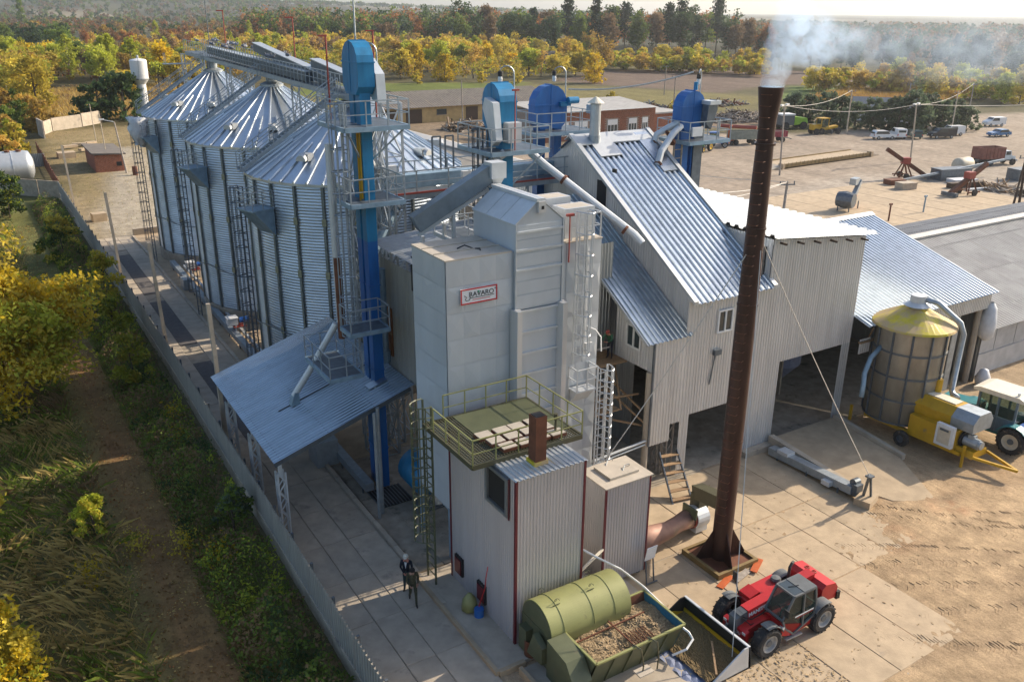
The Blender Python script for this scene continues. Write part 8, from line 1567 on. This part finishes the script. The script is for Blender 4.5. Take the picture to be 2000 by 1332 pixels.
zone([(1190, 128), (1490, 142), (1490, 149), (1190, 135)], 17, [('dome', Yl), ('dome', Yl), ('dome', Li), ('dome', Oc)], (.75, .95), 'in the ploughed field hedge', mind=13)
zone([(1570, 168), (2000, 190), (2000, 205), (1570, 178)], 20, [('dome', Yl), ('dome', Li), ('dome', Oc), ('dome', Yl)], (.7, .95), 'in the hedge beyond the corn', mind=17)
zone([(560, 88), (900, 94), (900, 102), (560, 98)], 12, [('forest', Ru), ('forest', Br), ('forest', Dk), ('forest', Gr)], (.75, .9), 'at the left end of the tall wood', nm='forest_tree', mind=20)
zone([(900, 94), (1440, 108), (1440, 116), (900, 103)], 28, [('forest', Dk), ('pine', Pi), ('forest', Gr), ('forest', Br), ('forest', Dk), ('pine', Pi)], (1.1, 1.25), 'fronting the tall wood', nm='forest_tree', mind=16)
zone([(1430, 106), (1500, 110), (1500, 116), (1430, 114)], 5, [('forest', Br), ('forest', Ru), ('forest', Br)], (.85, .95), 'at the brown end of the tall wood', nm='forest_tree', mind=12)
zone([(1500, 122), (2000, 148), (2000, 166), (1500, 138)], 26, [('forest', Br), ('forest', Dk), ('sparse', Br), ('forest', Bg), ('pine', Pi)], (.55, .72), 'in the smoke veiled wood', nm='forest_tree', mind=17)
for i, (x, y, s_) in enumerate(((1548, 240, 1.0), (1578, 238, 1.05), (1612, 246, 1.1), (1640, 246, 1.05), (1668, 252, 1.0), (1700, 255, 1.0), (1722, 254, .9), (1752, 258, 1.15), (1780, 258, 1.2), (1808, 252, 1.15), (1836, 256, 1.1), (1862, 250, 1.0), (1885, 255, .9))):
    plant('bush', 'leaf_bluegreen', i % 3, at(x, y, 0), s_*1.15, 'grey green rounded orchard bush in the row behind the parked cars', 'orchard bushes behind the parked cars', 'bush', 'orchard_bush')
plant('bush', 'leaf_dark', 0, at(196, 238, 0), 1.75, 'dense dark rounded bush at the end of the left yard, nearer the thin poles', None, 'bush', 'dark_bush'); plant('bush', 'leaf_dark', 1, at(246, 234, 0), 1.9, 'dense dark bush right beside the water tower', None, 'bush', 'dark_bush')
plant('pine', 'leaf_pine', 2, at(1082, 128, 0), .62, 'single dark spruce standing out of the yellow orchard', None, nm='spruce_tree'); plant('tall', 'leaf_green', 1, at(48, 62, 0), 2.0, 'tall narrow poplar rising above the horizon at the upper left', None, nm='poplar_tree')
plant('dome', 'leaf_gold', 0, at(1160, 163, 0), 1.15, 'orange gold tree right of the dark roofed house', None)
for x, y, s_, lab in ((1318, 232, .8, 'yellow shrub behind the right hand elevator'), (1195, 208, .7, 'yellow shrub among the scrap beyond the brick workshop'), (940, 162, .7, 'low yellow shrub on the green strip, left'), (1010, 165, .75, 'low yellow shrub on the green strip, right'), (815, 165, .8, 'yellow shrub beside the straw bales'), (35, 305, .9, 'yellow shrub beside the concrete wall stub')): plant('bush', 'leaf_yellow', 1, at(x, y, 0), s_, lab, None, 'shrub', 'yellow_shrub')
# ---- near trees outside the fence
def near_tree(label, loc, H, Rr, z0, N, sz, leafs, clumps, seed, nm='maple_tree', cat='tree', shape='round', r=.2):
    rg = np.random.default_rng(seed); t = thing(nm, label, cat, loc, local=True); P_, C0 = crown_pts(shape, N, rg, H, Rr, z0, clumps); mi = np.clip((fbm(P_[:, 0]+P_[:, 2]+30, P_[:, 1]+40+P_[:, 2]*.6, Rr*.7, seed)*len(leafs)*1.5-.4*len(leafs)+rg.normal(0, .45, N)), 0, len(leafs)-1).astype(int)
    o = bpy.data.objects.new('crown', quad_mesh('crown', leaf_arrays(P_, sz, rg), leafs, mi)); COL.objects.link(o); o.parent = t; trunk_mb(H, z0, C0, r, 14, rg).build('trunk', 'bark', t); return t
near_tree('big golden maple filling the left edge outside the fence', (-.9, 58.0, 0), 12.6, 6.3, .3, 34000, .155, ['leaf_lime', 'leaf_yellow', 'leaf_gold', 'leaf_yellow', 'leaf_lime'], 130, 5, r=.28)
near_tree('smaller golden maple standing behind the big one', (-4.0, 68, 0), 9.5, 3.8, .8, 9000, .17, ['leaf_gold', 'leaf_ochre', 'leaf_yellow'], 70, 6, r=.22)
near_tree('yellow tree at the left edge in front of the silver tank', (-2.2, 112, 0), 6.0, 3.4, .3, 6000, .22, ['leaf_gold', 'leaf_yellow', 'leaf_lime'], 70, 7)
near_tree('yellow green shrub filling the bottom left corner', (-2.7, 30.2, 0), 3.6, 2.1, .1, 6500, .10, ['leaf_yellow', 'leaf_gold', 'leaf_lime'], 60, 8, 'yellow_shrub', 'shrub', 'bush', .08)
near_tree('yellow shrub at the left edge half way down', (-3.1, 42.5, 0), 3.4, 1.5, .1, 2600, .11, ['leaf_yellow', 'leaf_lime'], 36, 9, 'yellow_shrub', 'shrub', 'bush', .07)
near_tree('rounded lime yellow bush standing alone in the dry grass', (1.65, 39.6, 0), 1.9, .95, .05, 2200, .085, ['leaf_lime', 'leaf_yellow'], 30, 10, 'lime_bush', 'bush', 'bush', .06)
near_tree('lime yellow sapling by the fence halfway along', (6.3, 56.5, 0), 3.6, 1.2, .3, 1500, .12, ['leaf_lime', 'leaf_yellow'], 22, 12, 'sapling', 'sapling', 'bush', .06); near_tree('tall yellow sapling hugging the fence beyond the maple', (7.2, 74, 0), 4.6, 1.3, .4, 1700, .14, ['leaf_yellow', 'leaf_lime'], 24, 13, 'sapling', 'sapling', 'bush', .06)
near_tree('green bush leaning on the fence near the lattice post', (7.3, 36.5, 0), 2.3, .95, .1, 1500, .10, ['leaf_green', 'leaf_bluegreen'], 22, 14, 'green_bush', 'bush', 'bush', .06); near_tree('dark yellowish bush by the fence opposite the middle silo', (6.6, 66, 0), 3.2, 1.5, .1, 1700, .13, ['leaf_lime', 'leaf_green'], 26, 15, 'green_bush', 'bush', 'bush', .06); near_tree('yellow flecked shrub below the far end of the fence', (5.8, 92, 0), 4.2, 2.2, .1, 2300, .17, ['leaf_yellow', 'leaf_green', 'leaf_dark'], 30, 16, 'green_bush', 'bush', 'bush', .06)
near_tree('green shrub standing by the concrete wall', (2.5, 115, 0), 5.2, 2.8, .1, 2600, .2, ['leaf_green', 'leaf_dark', 'leaf_lime'], 34, 17, 'green_bush', 'bush', 'bush', .06)
# ---- undergrowth, grass and litter
def scatter(nm, N, fxy, zf, sz, leafs, lab, seed, flat=0, asp=.55):
    rg = np.random.default_rng(seed); xy = fxy(rg, N); x, y = xy[:, 0], xy[:, 1]; C = np.stack([x, y, zf(x, y, rg)], 1); mi = np.clip((fbm(x+20, y+20, 2.2, seed)*len(leafs)*1.7-.35*len(leafs)+rg.normal(0, .4, len(x))), 0, len(leafs)-1).astype(int)
    o = bpy.data.objects.new(nm, quad_mesh(nm, leaf_arrays(C, sz, rg, flat, asp), leafs, mi)); COL.objects.link(o); tag(o, lab, None, None, 'stuff'); return o
def uni(x0, x1, y0, y1): return lambda rg, N: np.stack([rg.uniform(x0, x1, N), y0+(y1-y0)*rg.random(N)**1.35], 1)
def hum(h, s, sd_): return lambda x, y, rg: np.clip(h*(fbm(x+70, y+70, s, sd_)*2-.45), .02, None)*rg.random(len(x))**.55
scatter('undergrowth', 46000, uni(5.0, 8.2, 12, 122), lambda x, y, rg: hum(1.55, 2.4, 41)(x, y, rg)*np.clip((x-4.6)/1.6, .15, 1), .085, ['leaf_dark', 'leaf_green', 'leaf_brown', 'leaf_green', 'leaf_lime'], 'dense dark green weeds and creepers along the foot of the fence', 51)
scatter('undergrowth', 30000, uni(-12, 2.6, 14, 120), hum(.9, 2.8, 43), .085, ['leaf_dark', 'leaf_green', 'grass_dry', 'leaf_brown', 'leaf_green'], 'rough tangled weeds on the overgrown strip left of the track', 52)
scatter('leaf_litter', 16000, uni(1.6, 6.4, 12, 110), lambda x, y, rg: .02+.05*rg.random(len(x)), .06, ['leaf_litter', 'leaf_rust', 'grass_dry', 'leaf_litter', 'leaf_brown'], 'fallen brown leaves covering the dirt track', 53, flat=.75)
scatter('yellow_weeds', 1500, lambda rg, N: np.stack([rg.normal(np.array([4.9, 3.2, 1.0, 6.2, 7.4, 6.8, 7.0])[(k := rg.integers(0, 7, N))], .35), rg.normal(np.array([36, 37, 35.5, 34.5, 50, 61, 47])[k], .5)], 1), lambda x, y, rg: .15+.9*rg.random(len(x)), .075, ['leaf_gold', 'leaf_yellow'], 'small yellow leaved weeds dotted over the strip', 54)
def blades(nm, N, fxy, h, w, leafs, lab, seed, lean=.5):
    rg = np.random.default_rng(seed); xy = fxy(rg, N); b0 = np.stack([xy[:, 0], xy[:, 1], np.zeros(N)], 1); a = rg.uniform(0, 2*PI, N)+0; ln = fbm(xy[:, 0]+9, xy[:, 1]+9, 3, seed)*7; dx = np.stack([np.cos(a), np.sin(a), np.zeros(N)], 1)*w; hh = h*rg.uniform(.5, 1.3, N)
    tip = b0+np.stack([np.cos(ln+rg.normal(0, .9, N))*lean*hh*rg.uniform(.5, 1.6, N), np.sin(ln+rg.normal(0, .9, N))*lean*hh*rg.uniform(.5, 1.6, N), hh], 1); mid = (b0+tip)/2+np.stack([np.zeros(N), np.zeros(N), hh*.16], 1)
    V = np.stack([b0-dx, b0+dx, mid+dx*.8, tip], 1).reshape(-1, 3); mi = np.clip((fbm(xy[:, 0], xy[:, 1], 4, seed+3)*len(leafs)*1.6-.3*len(leafs)+rg.normal(0, .4, N)), 0, len(leafs)-1).astype(int)
    o = bpy.data.objects.new(nm, quad_mesh(nm, V, leafs, mi)); COL.objects.link(o); tag(o, lab, None, None, 'stuff')
blades('dry_grass', 26000, uni(-11, 2.4, 16, 110), .75, .02, ['grass_dry', 'grass_dry', 'grass_green', 'leaf_brown'], 'long matted dry grass on the overgrown strip', 61, 1.0)
blades('green_grass', 15000, uni(4.9, 7.6, 12, 100), .28, .014, ['grass_green', 'leaf_green', 'grass_dry'], 'green grass along the track edge', 62, .5)
blades('yard_grass', 3000, lambda rg, N: np.stack([rg.uniform(9.6, 34, N), rg.uniform(100, 200, N)], 1)[lambda_mask(rg, N)] if False else np.stack([rg.uniform(9.6, 34, N), rg.uniform(100, 200, N)], 1), .15, .03, ['grass_dry', 'grass_green', 'grass_dry'], 'thin dry grass growing through the left yard', 63, .5)
blades('fence_weeds', 2600, lambda rg, N: np.stack([rg.uniform(8.72, 9.0, N), rg.uniform(14, 95, N)], 1), .3, .018, ['grass_green', 'leaf_green', 'grass_dry'], 'weeds along the inner foot of the fence', 64, .5)
blades('meadow_grass', 20000, lambda rg, N: (lambda P_: P_[inpoly(P_[:, 0], P_[:, 1], [(12, 206), (40, 215), (64, 240), (66, 300), (30, 305), (14, 280), (8, 240)])])(np.stack([rg.uniform(8, 66, N*2), rg.uniform(206, 305, N*2)], 1))[:N], 1.0, .06, ['grass_dry', 'leaf_ochre', 'grass_dry', 'leaf_brown'], 'tall rust brown meadow grass by the water tower', 65, .5)
blades('corn_stubble', 15000, lambda rg, N: (lambda P_: P_[inpoly(P_[:, 0], P_[:, 1], [(198, 168), (222, 142), (258, 158), (238, 182)])])(np.stack([rg.uniform(198, 258, N*4), rg.uniform(142, 182, N*4)], 1))[:N], 1.7, .07, ['corn', 'corn', 'leaf_ochre'], 'dry pinkish corn standing in the field on the right', 66, .25)
# ---- woods that read as one mass
def wood(nm, N, polys, hs, Rr, leafs, lab, seed, per=80, sz=.9):
    rg = np.random.default_rng(seed); allV = []; allM = []; k = 0
    while k < N:
        P_ = polys[rg.integers(0, len(polys))]; xs = [p[0] for p in P_]; ys = [p[1] for p in P_]; x, y = rg.uniform(min(xs), max(xs)), rg.uniform(min(ys), max(ys))
        if not inpoly(np.array([x]), np.array([y]), P_)[0]: continue
        k += 1; h = rg.uniform(*hs); C, _ = crown_pts('round', per, rg, h, Rr*rg.uniform(.8, 1.25), h*.12, 16); C += np.array([x, y, gz(x, y)]); allV.append(leaf_arrays(C, sz, rg)); allM += [rg.integers(0, len(leafs))]*per
    o = bpy.data.objects.new(nm, quad_mesh(nm, np.concatenate(allV), leafs, allM)); COL.objects.link(o); tag(o, lab, None, None, 'stuff')
def pw(*pts): return [tuple(at(*p)[:2]) for p in pts]
wood('far_wood', 420, [pw((0, 55), (0, 84), (660, 90), (640, 60))], (9, 14), 4.2, [Br, Ru, Gr, Oc, Dk, Br], 'mixed autumn wood reaching back towards the horizon on the left', 71)
wood('far_wood', 820, [pw((480, 70), (900, 78), (900, 100), (480, 92)), pw((900, 78), (1430, 92), (1435, 111), (900, 100))], (21, 27), 4.8, [Dk, Gr, Br, Dk, Ru, Bg], 'tall dense wood filling the skyline in the middle', 72, 110, 1.0)
wood('far_wood', 260, [pw((1440, 88), (2000, 118), (2000, 150), (1440, 112))], (12, 17), 4.6, [Br, Bg, Dk, Br], 'hazy wood behind the smoke on the right', 73)
wood('far_wood', 600, [pw((1450, 52), (2000, 70), (2000, 112), (1450, 84))], (10, 15), 7, [Dk, Br, Bg], 'distant pale woods fading into haze on the right', 74, 60, 1.8)
wood('far_wood', 1500, [pw((0, 27), (0, 54), (650, 60), (640, 33))], (10, 15), 6, [Dk, Br, Gr], 'distant woods on the plain at the left horizon', 75, 50, 1.7)
wood('orchard_scrub', 420, [pw((640, 112), (1180, 114), (1180, 156), (860, 160), (760, 160), (640, 140))], (4, 8), 3.0, [Yl, Oc, Yl, Li], 'yellow scrub between the orchard trees', 76, 70, .42)
wood('autumn_belt', 230, [pw((0, 112), (640, 112), (640, 140), (420, 158), (290, 160), (190, 160), (0, 148)), pw((0, 150), (90, 150), (90, 180), (0, 190))], (7, 11.5), 3.6, [Yl, Li, Yl, Oc, Li, Go], 'dense yellow green autumn wood left of the silos', 80, 330, .42)
wood('autumn_belt', 420, [pw((300, 90), (700, 96), (1000, 100), (1185, 122), (640, 120), (300, 112)), pw((480, 62), (900, 74), (900, 92), (480, 84))], (8, 12.5), 4.0, [Yl, Oc, Yl, Oc, Br, Li], 'dense yellow and ochre wood behind the gallery and the tall elevators', 81, 260, .5)
wood('autumn_scrub', 420, [pw((0, 112), (640, 112), (640, 140), (420, 165), (290, 168), (190, 166), (0, 150))], (3, 6), 2.4, [Oc, Yl, Br, Li, Ru], 'low autumn scrub filling the belt left of the silos', 77, 70, .42)
wood('hedge', 170, [pw((1185, 132), (1490, 147), (1490, 152), (1185, 139)), pw((1185, 132), (1490, 147), (1490, 152), (1185, 139)), pw((1560, 172), (2000, 196), (2000, 204), (1560, 180))], (5.5, 8.5), 3.0, [Yl, Oc, Yl, Li], 'dense yellow hedges along the ploughed field and the corn', 79, 240, .42)
wood('hill_wood', 1200, [[(-1400, 2600), (1700, 2300), (2300, 3100), (-1200, 3700)]], (10, 14), 12, [Dk, Gr, Dk], 'wooded hills blue in the distance', 78, 40, 3.6)
# ================================================================ SMOKE AND HAZE
vm = bpy.data.materials.new('smoke'); vm.use_nodes = True; n = vm.node_tree.nodes; L = vm.node_tree.links; n.clear()
out = n.new('ShaderNodeOutputMaterial'); pv = n.new('ShaderNodeVolumePrincipled'); pv.inputs['Color'].default_value = (.66, .81, 1, 1); pv.inputs['Anisotropy'].default_value = .3; L.new(pv.outputs[0], out.inputs['Volume'])
tc = n.new('ShaderNodeTexCoord'); acc = None
PUF = [((25.35, 22.9, 20.55), (.48, .48, .55), 5.0), ((25.48, 22.9, 21.1), (.62, .58, .62), 4.0), ((25.72, 23.0, 21.75), (.78, .7, .72), 2.6), ((26.0, 23.0, 22.45), (.82, .78, .75), 1.7), ((26.3, 23.1, 23.1), (.85, .75, .62), .8), ((26.75, 23.0, 21.7), (.9, .85, .7), .85), ((27.5, 23.0, 21.5), (.95, .85, .65), .5), ((27.4, 23.1, 22.4), (1.1, .95, .85), .30), ((28.6, 23.2, 22.0), (1.7, 1.3, 1.0), .085), ((31.0, 23.2, 21.9), (3.0, 2.0, 1.3), .022), ((36, 23.5, 21.6), (5.5, 3, 2.0), .008), ((42, 24, 21.3), (7, 4, 2.6), .006)]
nzt = n.new('ShaderNodeTexNoise'); nzt.inputs['Scale'].default_value = 1.5; nzt.inputs['Detail'].default_value = 5; nzt.inputs['Roughness'].default_value = .62; nzt.inputs['Distortion'].default_value = .8; L.new(tc.outputs['Object'], nzt.inputs['Vector'])
rp = n.new('ShaderNodeMapRange'); rp.inputs[1].default_value = .41; rp.inputs[2].default_value = .62; rp.inputs[3].default_value = 0; rp.inputs[4].default_value = 13; L.new(nzt.outputs['Fac'], rp.inputs[0])
SO = Vector((32, 23.3, 22))
for c, r, w in PUF:
    mp = n.new('ShaderNodeMapping'); mp.vector_type = 'POINT'; mp.inputs['Scale'].default_value = tuple(1/q for q in r); mp.inputs['Location'].default_value = tuple(-(Vector(c)-SO)[i]/r[i] for i in range(3)); L.new(tc.outputs['Object'], mp.inputs[0])
    le = n.new('ShaderNodeVectorMath'); le.operation = 'LENGTH'; L.new(mp.outputs[0], le.inputs[0])
    fr = n.new('ShaderNodeMapRange'); fr.interpolation_type = 'SMOOTHSTEP'; fr.inputs[1].default_value = .15; fr.inputs[2].default_value = 1.0; fr.inputs[3].default_value = w; fr.inputs[4].default_value = 0; L.new(le.outputs['Value'], fr.inputs[0])
    if acc is None: acc = fr.outputs[0]
    else: ad = n.new('ShaderNodeMath'); ad.operation = 'ADD'; L.new(acc, ad.inputs[0]); L.new(fr.outputs[0], ad.inputs[1]); acc = ad.outputs[0]
mu = n.new('ShaderNodeMath'); mu.operation = 'MULTIPLY'; L.new(acc, mu.inputs[0]); L.new(rp.outputs[0], mu.inputs[1]); L.new(mu.outputs[0], pv.inputs['Density'])
G['smoke'] = vm
b = MB(); b.box(24.6, 49, 19.5, 28, 19.9, 24.6); b.build('smoke', 'smoke', None, kind='stuff', label='bluish white smoke drifting right from the top of the smokestack', off=SO)
hm = bpy.data.materials.new('haze'); hm.use_nodes = True; n = hm.node_tree.nodes; L = hm.node_tree.links; n.clear(); out = n.new('ShaderNodeOutputMaterial'); pv = n.new('ShaderNodeVolumePrincipled'); pv.inputs['Color'].default_value = (.90, .94, 1, 1); pv.inputs['Density'].default_value = .00013; pv.inputs['Anisotropy'].default_value = .6; L.new(pv.outputs[0], out.inputs['Volume']); G['haze'] = hm
b = MB(); b.box(GX[0]-50, GX[-1]+50, GY[0]-50, GY[-1]+50, -1.0, 95); b.build('haze', 'haze', None, kind='stuff', label='thin pale autumn haze over the whole plain')
# ================================================================ LABELS: alike things told apart by their place in a row
from collections import defaultdict
bpy.context.view_layer.update()
by = defaultdict(list)
for o in S.objects:
    if o.parent is None and 'label' in o.keys() and 'category' in o.keys(): by[o['label']].append(o)
ORD = ['leftmost', 'second from left', 'third from left', 'fourth from left', 'fifth from left', 'sixth from left', 'seventh from left', 'eighth from left', 'ninth from left', 'tenth from left', 'eleventh from left', 'twelfth from left', 'thirteenth from left', 'fourteenth from left', 'fifteenth from left']
inv = cam.matrix_world.inverted()
for lab, os_ in by.items():
    if not 2 <= len(os_) <= 15 or os_[0]['category'] == 'pigeon': continue
    def px(o): v = inv @ o.matrix_world.translation; return v.x/-v.z
    os_.sort(key=px)
    for i, o in enumerate(os_): o['label'] = (ORD[i] if i < len(os_)-1 else 'rightmost')+' '+lab
